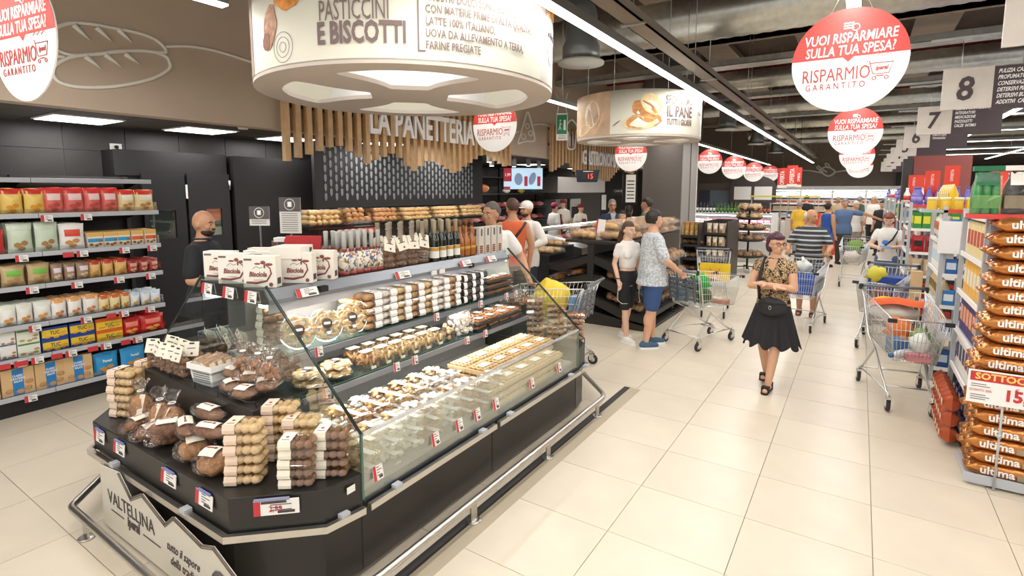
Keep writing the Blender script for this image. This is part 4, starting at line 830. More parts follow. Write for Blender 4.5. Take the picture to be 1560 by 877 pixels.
# ------------------------------------------------------------------ inside the case
def dome(r=.105, h=.05, km=K_gold, seed=0, lean=False):
    t = thing('round_biscuit_tray', 'x', 'biscuits'); rnd = random.Random(seed); b = B()
    for i in range(7):
        a = i*PI*2/7; b.tube([(r*.60*math.cos(a)+.024*math.cos(s), r*.60*math.sin(a)+.024*math.sin(s), h*.45) for s in [k*PI/4 for k in range(8)]], .0115, 6, closed=True)
    for i in range(3): a = i*PI*2/3; b.tube([(r*.22*math.cos(a)+.018*math.cos(s), r*.22*math.sin(a)+.018*math.sin(s), h*.6) for s in [k*PI/4 for k in range(8)]], .011, 6, closed=True)
    ob('biscuits', b, km, t)['kind'] = 'stuff'
    b = B(); b.lathe([(r*.85, 0), (r*.97, h*.3), (r*1.04, h*.35), (r*.98, h*.42), (r*.85, h*.9), (r*.5, h)], 20); ob('clear_tray', b, M_shell, t)
    b = B(); b.lathe([(r*.32, h+.0015), (r*.32, h+.003)], 12); b.box(-.012, .012, -r*.75, -r*.2, h+.001, h+.002); ob('label', b, cm('#5b4a45'), t); b = B(); b.box(-.011, .011, -r*.7, -r*.5, h+.003, h+.004); b.box(-.02, .02, -.008, .008, h+.0032, h+.004); ob('label_text', b, M_paper, t); return t
G1 = 'trays on the upper glass shelf'; G2 = 'trays on the lower glass shelf'; G3 = 'trays in the case well'
XS = -2.80
for i in range(3):   # big leaning domes
    put(proto('dome', dome, km=K_gold), USED, (-2.80, 1.92+.2*i, 1.20), 'round domed biscuit tray leaning on upper shelf, %s from the near end' % nth(i, 3), 0, G1, rot=(R(62), 0, PI/2-.35))
stack('clamT0', clam, 5, (-2.98, 1.87, 1.11), 0, 'tan biscuit tray in the corner pile on the upper shelf', .048, G1, nm='biscuit_tray', cat='biscuits', mk=K_brown, lm=M_label, h=.045, w=.16)
# stacks of labelled trays, long side along y, label on the right half of each front
cols = [(K_tan, 'sugared'), (K_white, 'white'), (K_gold, 'golden'), (K_tan, 'tan'), (K_gold, 'golden pale'), (K_white, 'cream'), (K_tan, 'light brown')]
for i, (km, nm_) in enumerate(cols):
    y = 2.47+.145*i
    stack('cl_%s' % km.name, clam, 5, (-2.80, y, 1.11), PI/2, '%s biscuit tray with white band, upper shelf stack %s from near end' % (nm_, nth(i, 7)), .050, G1, nm='biscuit_tray', cat='biscuits', mk=km, lm=M_sw, w=.14, d=.15, h=.046, rows=(2, 2), label_side=1, band_w=.46, shape=(1.1, 1, 1.05))
    if i % 2 == 0: stack('cl_%s' % km.name, clam, 5, (-2.96, y, 1.11), PI/2, '%s biscuit tray behind upper shelf stack %s' % (nm_, nth(i, 7)), .050, G1)
M_bkt = mat('black_tray', srgb('#2c2928'), .3)
for i in range(3):
    stack('blk', clam, 4, (-2.80, 3.50+.115*i, 1.11), PI/2, 'black biscuit tray with white band, upper shelf stack %s of three' % nth(i, 3), .06, G1, nm='black_biscuit_tray', cat='biscuits', mk=K_dark, lm=M_sw, w=.11, d=.15, h=.055, rows=(2, 2), label_side=-1, band_w=.4, tray=M_bkt)
def pastry_tray(km=K_red, seed=0):
    t = thing('pastry_tray', 'x', 'pastries'); b = B(); b.box(-.085, .085, -.065, .065, 0, .02); rnd = random.Random(seed); ob('black_base', b, M_bkt, t, bevel=.004)
    b = B(); [b.ell((-.055+.037*(i % 4), -.035+.035*(i//4), .03), (.018, .017, .014), 8, 5, jit=.2) for i in range(12)]; ob('pastries', b, km, t)['kind'] = 'stuff'
    b = B(); r0 = [(-.085, -.065), (.085, -.065), (.085, .065), (-.085, .065)]; b.ring([[(x*q, y*q, z) for x, y in r0] for q, z in ((1, .02), (.93, .05))], 0, False, False); b.add([(x*.93, y*.93, .05) for x, y in r0], [(0, 1, 2, 3)]); ob('clear_lid', b, M_shell, t)
    b = B(); b.box(-.03, .03, -.03, .03, .0505, .052); ob('label', b, M_sw, t); return t
for i in range(3):
    stack('past', pastry_tray, 2+(i < 3), (-2.79, 3.86+.135*i, 1.11), PI/2, 'black-based pastry tray at the far end of the upper shelf, pile %s' % nth(i, 3), .056, G1)
# lower glass shelf
for i in range(2):
    put(proto('dome', dome), USED, (-2.72, 1.93+.2*i, .885), 'round biscuit tray at the near end of the lower shelf, %s' % nth(i, 2), 1.2, G2)
    put(proto('dome', dome), USED, (-2.72, 1.93+.2*i, .937), 'round biscuit tray stacked on another, lower shelf near end, %s' % nth(i, 2), .5, G2)
def stick_box(km=K_gold, seed=0, lm=None):
    t = thing('clear_biscuit_box', 'x', 'biscuits'); rnd = random.Random(seed); b = B()
    for i in range(16): b.ell((rnd.uniform(-.045, .045), rnd.uniform(-.045, .045), .02+.07*rnd.random()), (.010, .010, .036), 6, 4, rot=(rnd.uniform(-1.2, 1.2), rnd.uniform(-1, 1), 0))
    ob('biscuits', b, km, t)['kind'] = 'stuff'
    b = B(); r0 = [(-.062, -.062), (.062, -.062), (.062, .062), (-.062, .062)]; b.ring([[(x*q, y*q, z) for x, y in r0] for q, z in ((.88, .0), (1, .10), (1.05, .105), (1, .11), (.9, .122))], 0, False, False); b.add([(x*.9, y*.9, .122) for x, y in r0], [(0, 1, 2, 3)]); ob('clear_box', b, M_shell, t)
    b = B(); b.box(-.02, .02, -.064, -.06, .012, .03); b.box(-.05, .03, -.03, .03, .123, .1245); ob('label', b, M_label, t); return t
for i, km in enumerate((K_tan, K_gold, K_gold, K_gold, K_gold, K_gold)):
    for j in range(2): put(proto('stick%s' % km.name, stick_box, km=km), USED, (-2.69-.13*j, 2.36+.135*i, .87), 'clear box of finger biscuits on the lower shelf, %s along, %s row' % (nth(i, 6), ('front', 'back')[j]), PI/2, G2)
def cookie_bag(km=K_white, two=None, seed=0, n=16, w=.13, h=.14):
    t = thing('cellophane_bag', 'x', 'biscuits'); rnd = random.Random(seed); b = B(); c2 = B()
    for i in range(n): (c2 if two and i % 2 else b).ell((rnd.uniform(-.4, .4)*w, rnd.uniform(-.025, .025), .02+rnd.random()*(h-.04)), (.02, .016, .018), 8, 5, jit=.15)
    ob('biscuits', b, km, t)['kind'] = 'stuff'
    if two: ob('dark_biscuits', c2, two, t)['kind'] = 'stuff'
    b = B(); rings = [[(q*w/2*math.cos(a)*(1+.08*rnd.uniform(-1, 1)), dd*.045*math.sin(a)*(1+.1*rnd.uniform(-1, 1)), z*h) for a in [2*PI*k/14 for k in range(14)]] for q, dd, z in ((.9, .7, 0), (1.05, 1.1, .25), (1.05, 1.0, .7), (.9, .5, .95), (.95, .15, 1.1))]
    b.ring(rings, 0, False, False); ob('film', b, M_film, t); return t
put(proto('cow', cookie_bag, km=K_gold, two=K_dark, seed=2), USED, (-2.68, 3.19, .87), 'bag of black and golden biscuits left of the meringue bag', PI/2, G2)
for i in range(2): put(proto('mer', cookie_bag, km=K_white, seed=3, n=26, w=.2, h=.19), USED, (-2.66-.09*i, 3.37, .87), 'large bag of white meringues on the lower shelf, %s' % ('front', 'back')[i], PI/2, G2)
for i in range(4):
    for j in range(2): stack('past', pastry_tray, 2, (-2.67-.14*j, 3.57+.17*i, .87), PI/2+(.0), 'flat pastry tray at the far end of the lower shelf, pile %s, %s row' % (nth(i, 4), ('front', 'back')[j]), .053, G2)
# well of the case: clear tubs near, lattice tarts far
def tub(km=K_tan, w=.17, d=.14, h=.075, seed=0, lm=None, rnd_=False):
    t = thing('clear_tub', 'x', 'biscuits'); rnd = random.Random(seed); b = B()
    for i in range(14): b.ell((rnd.uniform(-.38, .38)*w, rnd.uniform(-.38, .38)*d, .018+rnd.random()*(h-.02)), (.024, .02, .014), 8, 5, jit=.2, rot=(rnd.uniform(-.7, .7), rnd.uniform(-.7, .7), 0))
    ob('biscuits', b, km, t)['kind'] = 'stuff'
    b = B(); n = 20; e = .5 if rnd_ is False else 1
    P_ = lambda q, z: [(q*w/2*math.copysign(abs(math.cos(a))**e, math.cos(a)), q*d/2*math.copysign(abs(math.sin(a))**e, math.sin(a)), z) for a in [2*PI*k/n for k in range(n)]]
    b.ring([P_(.88, 0), P_(1, h*.85), P_(1.05, h*.9), P_(1, h*.95), P_(.93, h)], 0, False, False); b.add(P_(.93, h), [tuple(range(n))]); ob('clear_box', b, M_shell, t)
    b = B(); b.grid(lambda u, v: (-.02+.04*u, d*.54*math.sin(PI*(.5-v))*-1, h+.002+0*v), 1, 8, smooth=False); ob('label', b, lm or M_sw, t); return t
rnd = random.Random(5)
wk = [(K_gold, 'golden'), (K_tan, 'tan'), (K_tan, 'caramel'), (K_white, 'white'), (K_white, 'sugar-dusted'), (K_gold, 'yellow'), (K_white, 'cream'), (K_tan, 'mixed')]
for i in range(8):
    for j in range(4):
        km, nm_ = wk[(i*3+j*2) % 8]
        if i >= 7 and j > 0: continue
        for lv in range(2 if j else 3):
            put(proto('tub%s' % km.name, tub, km=km), USED, (-2.17-.15*j, 1.86+.175*i+.01*j, .50+.078*lv+(.035*j if j < 3 else .06)), '%s biscuit tub in the well, %s along, %s row, %s layer' % (nm_, nth(i, 8), ('front', 'second', 'third', 'back')[j], ('bottom', 'second', 'top')[lv]), PI/2+rnd.uniform(-.08, .08), G3)
def tart():
    t = thing('lattice_tart', 'x', 'tart'); b = B(); b.box(-.09, .09, -.11, .11, 0, .035); ob('wood_tray', b, mat('tart_case', srgb('#d6b88c'), .6, var=.12, vscale=20), t, bevel=.003)
    b = B(); b.box(-.08, .08, -.10, .10, .0352, .038); ob('jam', b, mat('jam', srgb('#8a5a3a'), .3, var=.3, vscale=30), t)
    b = B()
    for i in range(5): b.cyl((-.08, -.08+.04*i, .04), (.08, -.08+.04*i, .04), .007, 6)
    for i in range(4): b.cyl((-.06+.04*i, -.10, .043), (-.06+.04*i, .10, .043), .007, 6)
    ob('lattice', b, K_gold, t); b = B(); b.box(-.03, .035, -.05, .05, .049, .051); ob('label', b, M_sw, t); return t
for i in range(5):
    for j in range(3):
        for lv in range(3 if j == 0 else 3):
            if i == 0 and j == 2 and 0: continue
            put(proto('tart', tart), USED, (-2.19-.185*j, 3.24+.215*i if j else 3.07+.215*i, .50+.055*lv+(.05 if j else 0)), 'wooden-tray lattice tart, %s along, %s row, %s layer' % (nth(i, 5), ('front', 'middle', 'back')[j], ('bottom', 'second', 'top')[lv]), 0, 'lattice tarts in the case well')
# far tail stacks
for k, (px, py, n) in enumerate(((835, 520, 7), (868, 528, 6), (893, 520, 5))):
    p = Vector(((-2.62, 4.44, .62), (-2.40, 4.46, .62), (-2.24, 4.56, .62))[k])
    stack('tail', clam, n, p, .5, 'clear brown pastry tray on the far end, %s' % ('left pile', 'middle pile', 'right pile')[k], .055, 'pastry trays on the far end', nm='pastry_box', cat='pastries', mk=K_red, lm=M_shell, w=.17, d=.13, h=.05, rows=(3, 2))
for i in range(3): put(proto('tb2', tied_bag, seed=5, Hh=.2, r=.06, km=K_red, strap=False), USED, (-3.12+.17*i, 4.5, .90), 'clear tied bag of pastries behind the far glass pane, %s' % nth(i, 3), 0, 'tied pastry bags on the far end')
b = B(); b.box(-3.83, -2.8, 4.30, 4.62, .62, .90); P('tail_tier', b, M_black)
# ------------------------------------------------------------------ on the head deck
GA = 'yellow biscuit trays on the near deck'; GB = 'brown biscuit trays on the near deck'
M_lab2 = mat('label_tan', srgb('#e6cdb6'), .6)
for k, (x, y, n, lab) in enumerate(((-2.50, 1.40, 6, 'nearest yellow stack'), (-2.56, 1.64, 6, 'second yellow stack'), (-2.42, 1.66, 5, 'inner yellow stack by the glass'), (-3.90, 1.42, 6, 'far left yellow stack'), (-3.95, 1.60, 6, 'yellow stack behind the far left one'))):
    stack('dk', clam, n, (x, y, .6), .62 if k < 3 else .35, 'yellow biscuit tray, %s' % lab, .052, GA, jit=.008, nm='biscuit_tray', cat='biscuits', mk=K_gold, lm=M_lab2, w=.18, d=.12, h=.048, rows=(4, 2), label_side=-1, band_w=.34, shape=(1.15, 1.05, 1.1))
for k, (x, y, n, lab) in enumerate(((-2.25, 1.52, 5, 'front brown stack at the deck corner'), (-2.19, 1.67, 5, 'brown stack against the glass pane'))):
    stack('db', clam, n, (x, y, .6), .62, 'brown biscuit tray, %s' % lab, .050, GB, jit=.008, nm='biscuit_tray', cat='biscuits', mk=K_brown, lm=M_label, w=.17, d=.11, h=.046, rows=(4, 2), label_side=-1, band_w=.36)
LV = [('wl0', dict(L=.20, W=.11, Hh=.09, seed=0)), ('wl1', dict(L=.24, W=.10, Hh=.075, seed=1)), ('wl2', dict(L=.17, W=.15, Hh=.13, seed=2, km=K_bread))]
for k, (v, x, y, z, rz, lab) in enumerate(((2, -2.70, 1.335, .6, .4, 'big round wrapped loaf with cream label, nearest on the deck'), (2, -2.93, 1.36, .6, 1.2, 'wrapped round loaf under two long loaves'), (1, -2.84, 1.40, .735, .3, 'long wrapped loaf lying right on the round loaf'), (1, -3.02, 1.36, .725, -.4, 'long wrapped loaf lying left on the round loaf'), (1, -2.95, 1.455, .79, .1, 'topmost long wrapped loaf in front of the tier'),
    (0, -3.24, 1.37, .6, 1.3, 'small wrapped loaf left of the long loaves'), (0, -3.40, 1.35, .6, 1.5, 'second small wrapped loaf from the left'), (0, -3.58, 1.36, .6, 1.7, 'leftmost small wrapped loaf beside the yellow stack'), (0, -3.16, 1.33, .69, 1.0, 'small wrapped loaf on top of the small ones'))):
    put(proto(LV[v][0], film_loaf, **LV[v][1]), USED, (x, y, z), lab, rz, 'wrapped loaves on the near deck')
for k, (x, y, lab) in enumerate(((-3.33, 1.455, 'right tied bag of bread standing against the tier'), (-3.45, 1.45, 'middle tied bag of bread standing against the tier'), (-3.70, 1.45, 'left tied bag of bread beside the yellow stack'))):
    put(proto('tb', tied_bag, Hh=.27, r=.082, km=K_bread), USED, (x, y+(-.03 if k else -.02), .6), lab, -.3+.5*k, 'tied bread bags on the near deck')
# tier goods
for k in range(9):
    x = -3.80+.085*(k % 5)+.03*(k//5); y = 1.56+.10*(k//5)
    put(proto('hd%d' % (k % 2), header_bag, seed=4+k % 2, Hh=.2, w=.095, d=.07, nb=9, tilt=.2*(k % 2), km=K_brown), USED, (x, y, .90), 'brown biscuit bag with cream card on the tier, %s %s row' % (nth(k % 5), ('front', 'back')[k//5]), (.5, -.1, .3, .7, .1)[k % 5], 'card labelled biscuit bags on the tier')
t = thing('plastic_basket', 'pale grey slotted basket with white lining on the tier', 'basket', (-3.22, 1.63, .90), .12)
b = B(); w_, d_, h_ = .105, .085, .115
b.ring([[(x*q, y*q, z) for x, y in ((-w_, -d_), (w_, -d_), (w_, d_), (-w_, d_))] for q, z in ((.85, 0), (1, h_), (1.06, h_), (1.06, h_-.012), (1.0, h_-.014))], 0, False, False); b.box(-w_*.85, w_*.85, -d_*.85, d_*.85, 0, .004); ob('shell', b, cm('#bfc2c0', .4), t)
b = B()
for i in range(6): b.box(-w_*.72, w_*.72, -d_*(.88+.018*i)-.003, -d_*(.88+.018*i)+.001, .016+.014*i, .022+.014*i)
ob('slots', b, cm('#7b7f7e'), t); b = B(); b.ring([[(x*q, y*q, z) for x, y in ((-w_, -d_), (w_, -d_), (w_, d_), (-w_, d_))] for q, z in ((.9, .03), (1.0, h_+.01), (1.09, h_+.012), (1.10, h_-.022))], 0, False, False); ob('lining', b, M_sw, t)
def snack(): 
    t = thing('wrapped_snack', 'x', 'snack'); b = B(); b.box(-.011, .011, -.028, .028, 0, .05); ob('snack_bar', b, K_tan, t, bevel=.003); b = B(); b.box(-.012, .012, -.03, .03, -.001, .052); b.grid(lambda u, v: (.002*math.sin(9*u), -.03+.06*u, .05+.02*v), 6, 1); ob('film', b, M_film, t); b = B(); b.box(-.012, .0125, -.0305, -.030, .012, .045); b.box(.012, .0128, -.015, .015, .01, .045); ob('label', b, M_cream, t); return t
for i in range(21):
    put(proto('snk', snack), USED, (-3.29+.024*(i % 7)+.004*(i//7), 1.585+.045*(i//7), .995+.005*((i*5) % 3)), 'small wrapped snack in the grey basket, %s in the %s row' % (nth(i % 7), ('front', 'middle', 'back')[i//7]), .2+.1*((i*3) % 4), 'snacks in the grey basket', rot=(.25, .1*((i % 3)-1), .1))
for k, (x, y, z, rz, lab) in enumerate(((-2.80, 1.58, .90, .3, 'rightmost flat bag with cream label on the tier edge'), (-2.96, 1.60, .90, -.3, 'flat bag left of the rightmost one on the tier'), (-2.90, 1.68, .94, .8, 'upper flat bag on the tier, middle'), (-2.74, 1.67, .93, -.6, 'upper flat bag on the tier, near the glass'), (-3.03, 1.66, .95, .1, 'upper flat bag beside the grey basket'))):
    put(proto('flat', film_loaf, L=.15, W=.13, Hh=.07, seed=7, km=K_brown), USED, (x, y, z), lab, rz, 'flat pastry bags on the tier')
for k, (x, y) in enumerate(((-2.98, 1.68), (-2.86, 1.70), (-2.73, 1.69))):
    put(proto('tb3', tied_bag, seed=8, Hh=.22, r=.068, km=K_red, strap=False), USED, (x, y, .95), 'gathered clear bag of pastries rising on the tier, %s of three' % nth(k, 3), 0, 'gathered pastry bags on the tier')
# ================================================================== left shelving with biscuits and crackers
def pillow_b(w, h, d, m=0, seed=0, crimp=True):
    rnd = random.Random(seed); b = B(); nu, nv = 8, 8
    ph = [rnd.uniform(0, 6) for _ in range(4)]
    for s in (-1, 1):
        def fn(u, v, s=s):
            x = (u-.5)*w*(1-.07*math.sin(PI*v)); e = max(0, 1-abs(2*u-1)**2.4)**.55; f = min(1, (v*5+.35))*min(1, (1-v)*2.6)**.7 if v < .97 else 0
            y = s*d/2*e*f*(1+.12*math.sin(9*u+ph[0])*math.sin(8*v+ph[1])); return (x, y, v*h+.004*math.sin(7*u+ph[2])*(v > .9))
        b.grid(fn if s < 0 else (lambda u, v: fn(1-u, v)), nu, nv, m)
    return b
def pack_bag(key, w, h, d, base, top=None, label=None, pic=None, txt=None, cat='snack bag', nm='snack_bag'):
    def make():
        t = thing(nm, 'x', cat); ob('pouch', pillow_b(w, h, d, seed=len(key)), mat('film_'+base.lstrip('#'), srgb(base), .28, bump=.5, bscale=25), t)
        def patch(n_, col, u0, u1, v0, v1, off=.0015, round_=False):
            b = B()
            def fn(u, v):
                if round_: uu = (u0+u1)/2+(u-.5)*(u1-u0)*math.sqrt(max(0, 1-(2*v-1)**2)); vv = v0+(v1-v0)*v
                else: uu = u0+(u1-u0)*u; vv = v0+(v1-v0)*v
                e = max(0, 1-abs(2*uu-1)**2.4)**.55; f = min(1, (vv*5+.35))*min(1, (1-vv)*2.6)**.7 if vv < .97 else 0
                return ((uu-.5)*w*(1-.07*math.sin(PI*vv)), -d/2*e*f*1.1-off, vv*h)
            b.grid(fn, 4, 4); return ob(n_, b, cm(col, .4), t)
        if top: patch('top_band', top, .02, .98, .78, .995)
        if label:
            L = patch('label', label, .18, .82, .5, .76, .002)
            if txt: letters(txt, L, (0, -d*.58-.004, h*.62), (PI/2, 0, 0), M_sw if label[1] in '01234567bcd' else M_ink, size=min(.04, w*.28), sx=.8, ext=.0006, bold=.001)
        if pic:
            for k, (uu, vv) in enumerate(((.33, .27), (.62, .33), (.48, .15))): patch('picture', pic, uu-.15, uu+.15, vv-.09, vv+.09, .002+.0006*k, True)
        return t
    return proto(key, make)
def pack_box(key, w, h, d, base, band=None, top=None, pic=None, txt=None, tc='#f4f1ea', nm='biscuit_carton', cat='carton', tsz=.035, bandpos=(.35, .6)):
    def make():
        t = thing(nm, 'x', cat); b = B(); b.box(-w/2, w/2, -d/2, d/2, 0, h); ob('carton', b, cm(base, .4), t, bevel=.002); y = -d/2-.0008
        if top: b = B(); b.box(-w/2+.001, w/2-.001, y-.0003, y+.0008, h*.72, h-.001); b.box(-w/2+.001, w/2-.001, -d/2, d/2, h, h+.0006); ob('top_print', b, cm(top, .4), t)
        if band: b = B(); b.box(-w*.48, w*.48, y-.0006, y, h*bandpos[0], h*bandpos[1]) if bandpos[0] >= 0 else b.box(-w*.17, w*.17, y-.0006, y, 0.001, h*.98); ob('band', b, cm(band, .4), t)
        if pic: 
            b = B(); [b.ell((w*q, y-.001, h*r_), (w*.13, .0008, h*.09), 8, 4) for q, r_ in ((-.28, .2), (.28, .22), (.05, .13), (.33, .45))]; ob('picture', b, cm(pic, .5), t)
        if txt: letters(txt, t, (0, y-.0012, h*((bandpos[0]+bandpos[1])/2 if bandpos[0] >= 0 else .62)), (PI/2, 0, 0), cm(tc), size=tsz, sx=.75, ext=.0005, bold=.0008)
        return t
    return proto(key, make)
XF = -6.30
ls = thing('shelf_unit', 'dark wall shelving with grey shelves of biscuits and crackers', 'shelving', (0, 0, 0))
SZ = [1.836, 1.484, 1.185, .83, .53, .187]
YS0, YS1 = .4, 2.72
b = B(); b.box(-7.02, -6.98, YS0, YS1, 0, 2.2); ob('back_panel', b, M_dark, ls)
for k in range(24): b = B(); b.box(-6.98, -6.972, YS0, YS1, .12+.085*k, .125+.085*k); ob('back_slot', b, M_matt, ls)
for y in (YS0+.03, 1.72, YS1-.04): b = B(); b.box(-6.98, -6.93, y-.02, y+.02, 0, 2.2); [b.box(-6.93, -6.928, y-.004, y+.004, .1+.05*i, .125+.05*i) for i in range(40)] if 0 else None; ob('upright', b, M_dark, ls)
for k, z in enumerate(SZ+[2.16]):
    dd = XF if k < 6 else -6.42; b = B(); b.box(-6.95, dd-.02, YS0, YS1, z-.03, z-.004); b.box(-6.95, dd-.02, YS0, YS1, z-.004, z); ob('shelf', b, M_dark if k < 6 else M_grey, ls)
    for y0, y1 in ((YS0, 1.718), (1.722, YS1)): b = B(); b.box(dd-.02, dd, y0, y1, z-.04, z+.004); ob('shelf_edge', b, M_grey, ls, bevel=.003)
    if k < 6:
        b = B(); b.box(dd-.03, dd-.027, YS0, YS1, z, z+.045); ob('clear_stop', b, M_shell, ls)
        b = B(); b.box(-6.9, dd-.03, YS1-.006, YS1-.003, z, z+.09); ob('clear_end', b, M_shell, ls)
    for y in (1.70, YS1-.05): b = B(); b.prism([(-6.93, z-.03), (-6.6, z-.03), (-6.93, z-.10)], y-.004, y+.004, ax='y'); ob('bracket', b, M_matt, ls)
b = B(); b.box(-6.95, XF-.04, YS0, YS1, 0, .14); ob('kick_board', b, M_matt, ls)
def ypx(px, z): 
    lo, hi = .2, 4
    for _ in range(40):
        m = (lo+hi)/2; v = _R @ Vector((XF-.05, m, z-H))
        if 780+FPX*v.x/v.z < px: lo = m
        else: hi = m
    return lo
BG = lambda k, *a, **q: pack_bag(k, *a, **q); BX = lambda k, *a, **q: pack_box(k, *a, **q)
rows = [
 (0, 'on the top filled shelf', 'crisp bags on the top filled shelf', .25, [(-40, -3, 'A'), (0, 38, 'A'), (37, 72, 'A'), (66, 100, 'Bk'), (98, 131, 'Bk'), (129, 157, 'Bk'), (155, 182, 'Bk'), (181, 208, 'Cc'), (205, 237, 'Cc')]),
 (1, 'on the second filled shelf', 'packs on the second filled shelf', .0, [(-32, 9, 'A2'), (12, 53, 'D'), (54, 92, 'D'), (92, 131, 'E'), (133, 158, 'F'), (158, 179, 'F'), (180, 199, 'F'), (200, 219, 'G'), (220, 238, 'G')]),
 (2, 'on the third filled shelf', 'bags on the third filled shelf', .0, [(-38, 0, 'Hh'), (2, 40, 'Hh'), (42, 79, 'Hh'), (79, 98, 'I'), (99, 117, 'I'), (117, 139, 'I'), (137, 156, 'J'), (157, 175, 'J'), (176, 196, 'J'), (196, 212, 'K'), (213, 228, 'K'), (228, 243, 'K')]),
 (3, 'on the fourth filled shelf', 'mini bags on the fourth filled shelf', .0, [(-27, -1, 'L'), (0, 27, 'L'), (26, 53, 'L'), (53, 80, 'L'), (79, 104, 'M'), (104, 128, 'M'), (128, 152, 'M'), (151, 169, 'N'), (168, 186, 'N'), (186, 200, 'N'), (200, 215, 'O'), (216, 231, 'O'), (231, 246, 'O')]),
 (4, 'on the fifth filled shelf', 'cracker packs on the fifth filled shelf', .0, [(-35, -1, 'Q'), (0, 25, 'Q'), (27, 61, 'Q2'), (63, 105, 'T'), (106, 145, 'T'), (146, 187, 'T2'), (186, 217, 'U'), (214, 252, 'U')]),
 (5, 'on the bottom shelf', 'cracker packs on the bottom shelf', .0, [(-48, 1, 'V'), (2, 53, 'V'), (53, 100, 'V'), (99, 142, 'V'), (143, 183, 'W'), (184, 224, 'W')])]
desc = {'A': 'red and yellow crisp bag', 'A2': 'red snack bag', 'Bk': 'red and pink crisp bag', 'Cc': 'cream crisp bag with red corner', 'D': 'pale green breadstick bag', 'E': 'white cracker bag with red label', 'F': 'blue and white rusk carton', 'G': 'orange and white rusk carton', 'Hh': 'tan biscuit bag with green label', 'I': 'brown bag with pink label', 'J': 'red and yellow nut bag', 'K': 'dark red nut bag', 'L': 'white mini biscuit bag with green foot', 'M': 'white mini biscuit bag with blue foot', 'N': 'yellow and orange mini bag', 'O': 'white and blue mini bag', 'Q': 'white cracker carton with blue stripe', 'Q2': 'white and green cracker carton', 'T': 'yellow and blue TUC pack', 'T2': 'yellow and orange TUC pack', 'U': 'shiny red snack bag', 'V': 'tan cracker pack with blue strip', 'W': 'bright blue cracker pack'}
def mkpack(c, w, h):
    k = c+'%.2f' % w
    return {'A': lambda: BG(k, w, .23, .09, '#e9c768', '#c8281f', None, '#d8921f'), 'A2': lambda: BG(k, w, .22, .09, '#c8281f', None, '#e3b14a'), 'Bk': lambda: BG(k, w, .24, .09, '#d96a60', '#cf2a26', '#ecc9c4', '#b8473c'), 'Cc': lambda: BG(k, w, .22, .09, '#e5cf97', '#cf2f26', '#efe6cf', '#b98545'),
     'D': lambda: BG(k, w, .27, .08, '#c9d8bf', '#d5e0cc', None, '#a77d4e'), 'E': lambda: BG(k, w, .25, .08, '#ece9e4', None, '#d8452a', '#c98d4c'), 'F': lambda: BX(k, w, .15, .07, '#ecdcc0', '#3a9ed0', '#e3b565', '#9a6a3a'), 'G': lambda: BX(k, w, .15, .07, '#ecdcc0', '#e2663a', '#e3b565', '#9a6a3a'),
     'Hh': lambda: BG(k, w, .19, .08, '#c7ab7c', None, '#74b843', '#b08d5a'), 'I': lambda: BG(k, w, .17, .07, '#a98e74', '#94795e', '#e2cfd8', '#d8c39c'), 'J': lambda: BG(k, w, .165, .07, '#dcb26a', '#c23a28', None, '#c98f45'), 'K': lambda: BG(k, w, .14, .07, '#b2473c', '#8f2d28', '#d59b86', '#e0b183'),
     'L': lambda: BG(k, w, .19, .07, '#eceae2', '#dfe3d2', None, '#d79a4d'), 'M': lambda: BG(k, w, .19, .07, '#f0ece6', '#e7a45b', None, '#d28b4d'), 'N': lambda: BG(k, w, .16, .07, '#ecd9a2', '#d36a33', None, '#c98b3a'), 'O': lambda: BG(k, w, .15, .07, '#e8ebee', '#c9d6df', None, '#d8b24a'),
     'Q': lambda: BX(k, w, .125, .08, '#eceae4', '#41639e', None, '#b78b59', nm='cracker_carton', bandpos=(.02, .12)), 'Q2': lambda: BX(k, w, .125, .08, '#e6ead9', '#5a8a5a', None, '#c3a065', nm='cracker_carton', bandpos=(.82, .95)),
     'T': lambda: BX(k, w, .115, .09, '#2c4a97', '#e9c53a', None, '#d8a23f', 'TUC', '#1c2a5c', nm='cracker_pack', tsz=.05, bandpos=(.2, .8)), 'T2': lambda: BX(k, w, .115, .09, '#e0642c', '#e9c53a', None, '#d8a23f', 'TUC', '#1c2a5c', nm='cracker_pack', tsz=.05, bandpos=(.0, .7)),
     'U': lambda: BG(k, w, .19, .09, '#c92a24', None, '#e8826f', '#e2a44d'), 'V': lambda: BX(k, w, .25, .09, '#d8b483', '#2c7fc0', None, '#c39560', 'CLASSIC\nCRACKERS\nSALATI', nm='cracker_pack', tsz=.026, bandpos=(-1, 0)), 'W': lambda: BG(k, w, .22, .08, '#2f9ad6', None, '#2f9ad6', '#c58a45', 'Pavesi', cat='snack bag', nm='cracker_pack')}[c]()
for si, where, grp, hh, L in rows:
    z = SZ[si]; cnt = {}
    for px0, px1, c in L: cnt[c] = cnt.get(c, 0)+1
    seen = {}
    for i, (px0, px1, c) in enumerate(L):
        y0, y1 = ypx(px0, z+.08), ypx(px1, z+.08); w_ = round((y1-y0)*.98, 2); p = mkpack(c, w_, 0); yc = (y0+y1)/2; seen[c] = seen.get(c, 0)+1
        pos = '' if cnt[c] == 1 else ', %s from left' % nth(seen[c]-1)
        lv = 2 if c in ('Q', 'Q2', 'T', 'T2') else 1; hgt = .126 if c in ('Q', 'Q2') else .117
        for q in range(lv):
            put(p, USED, (XF-.085, yc, z+.0005+q*hgt), '%s%s %s%s' % (desc[c], pos, where, '' if lv == 1 else (', lower one' if q == 0 else ', upper one')), PI/2+.09*((i*7) % 3-1)*(lv == 1), grp)
            for bk in (1, 2):
                if si in (2, 3, 0, 1) or (si == 4 and q == 0): put(p, USED, (XF-.085-.11*bk, yc+.006*bk, z+.0005+q*hgt), '%s%s %s, %s row' % (desc[c], pos, where, ('second', 'third')[bk-1]), PI/2, grp)
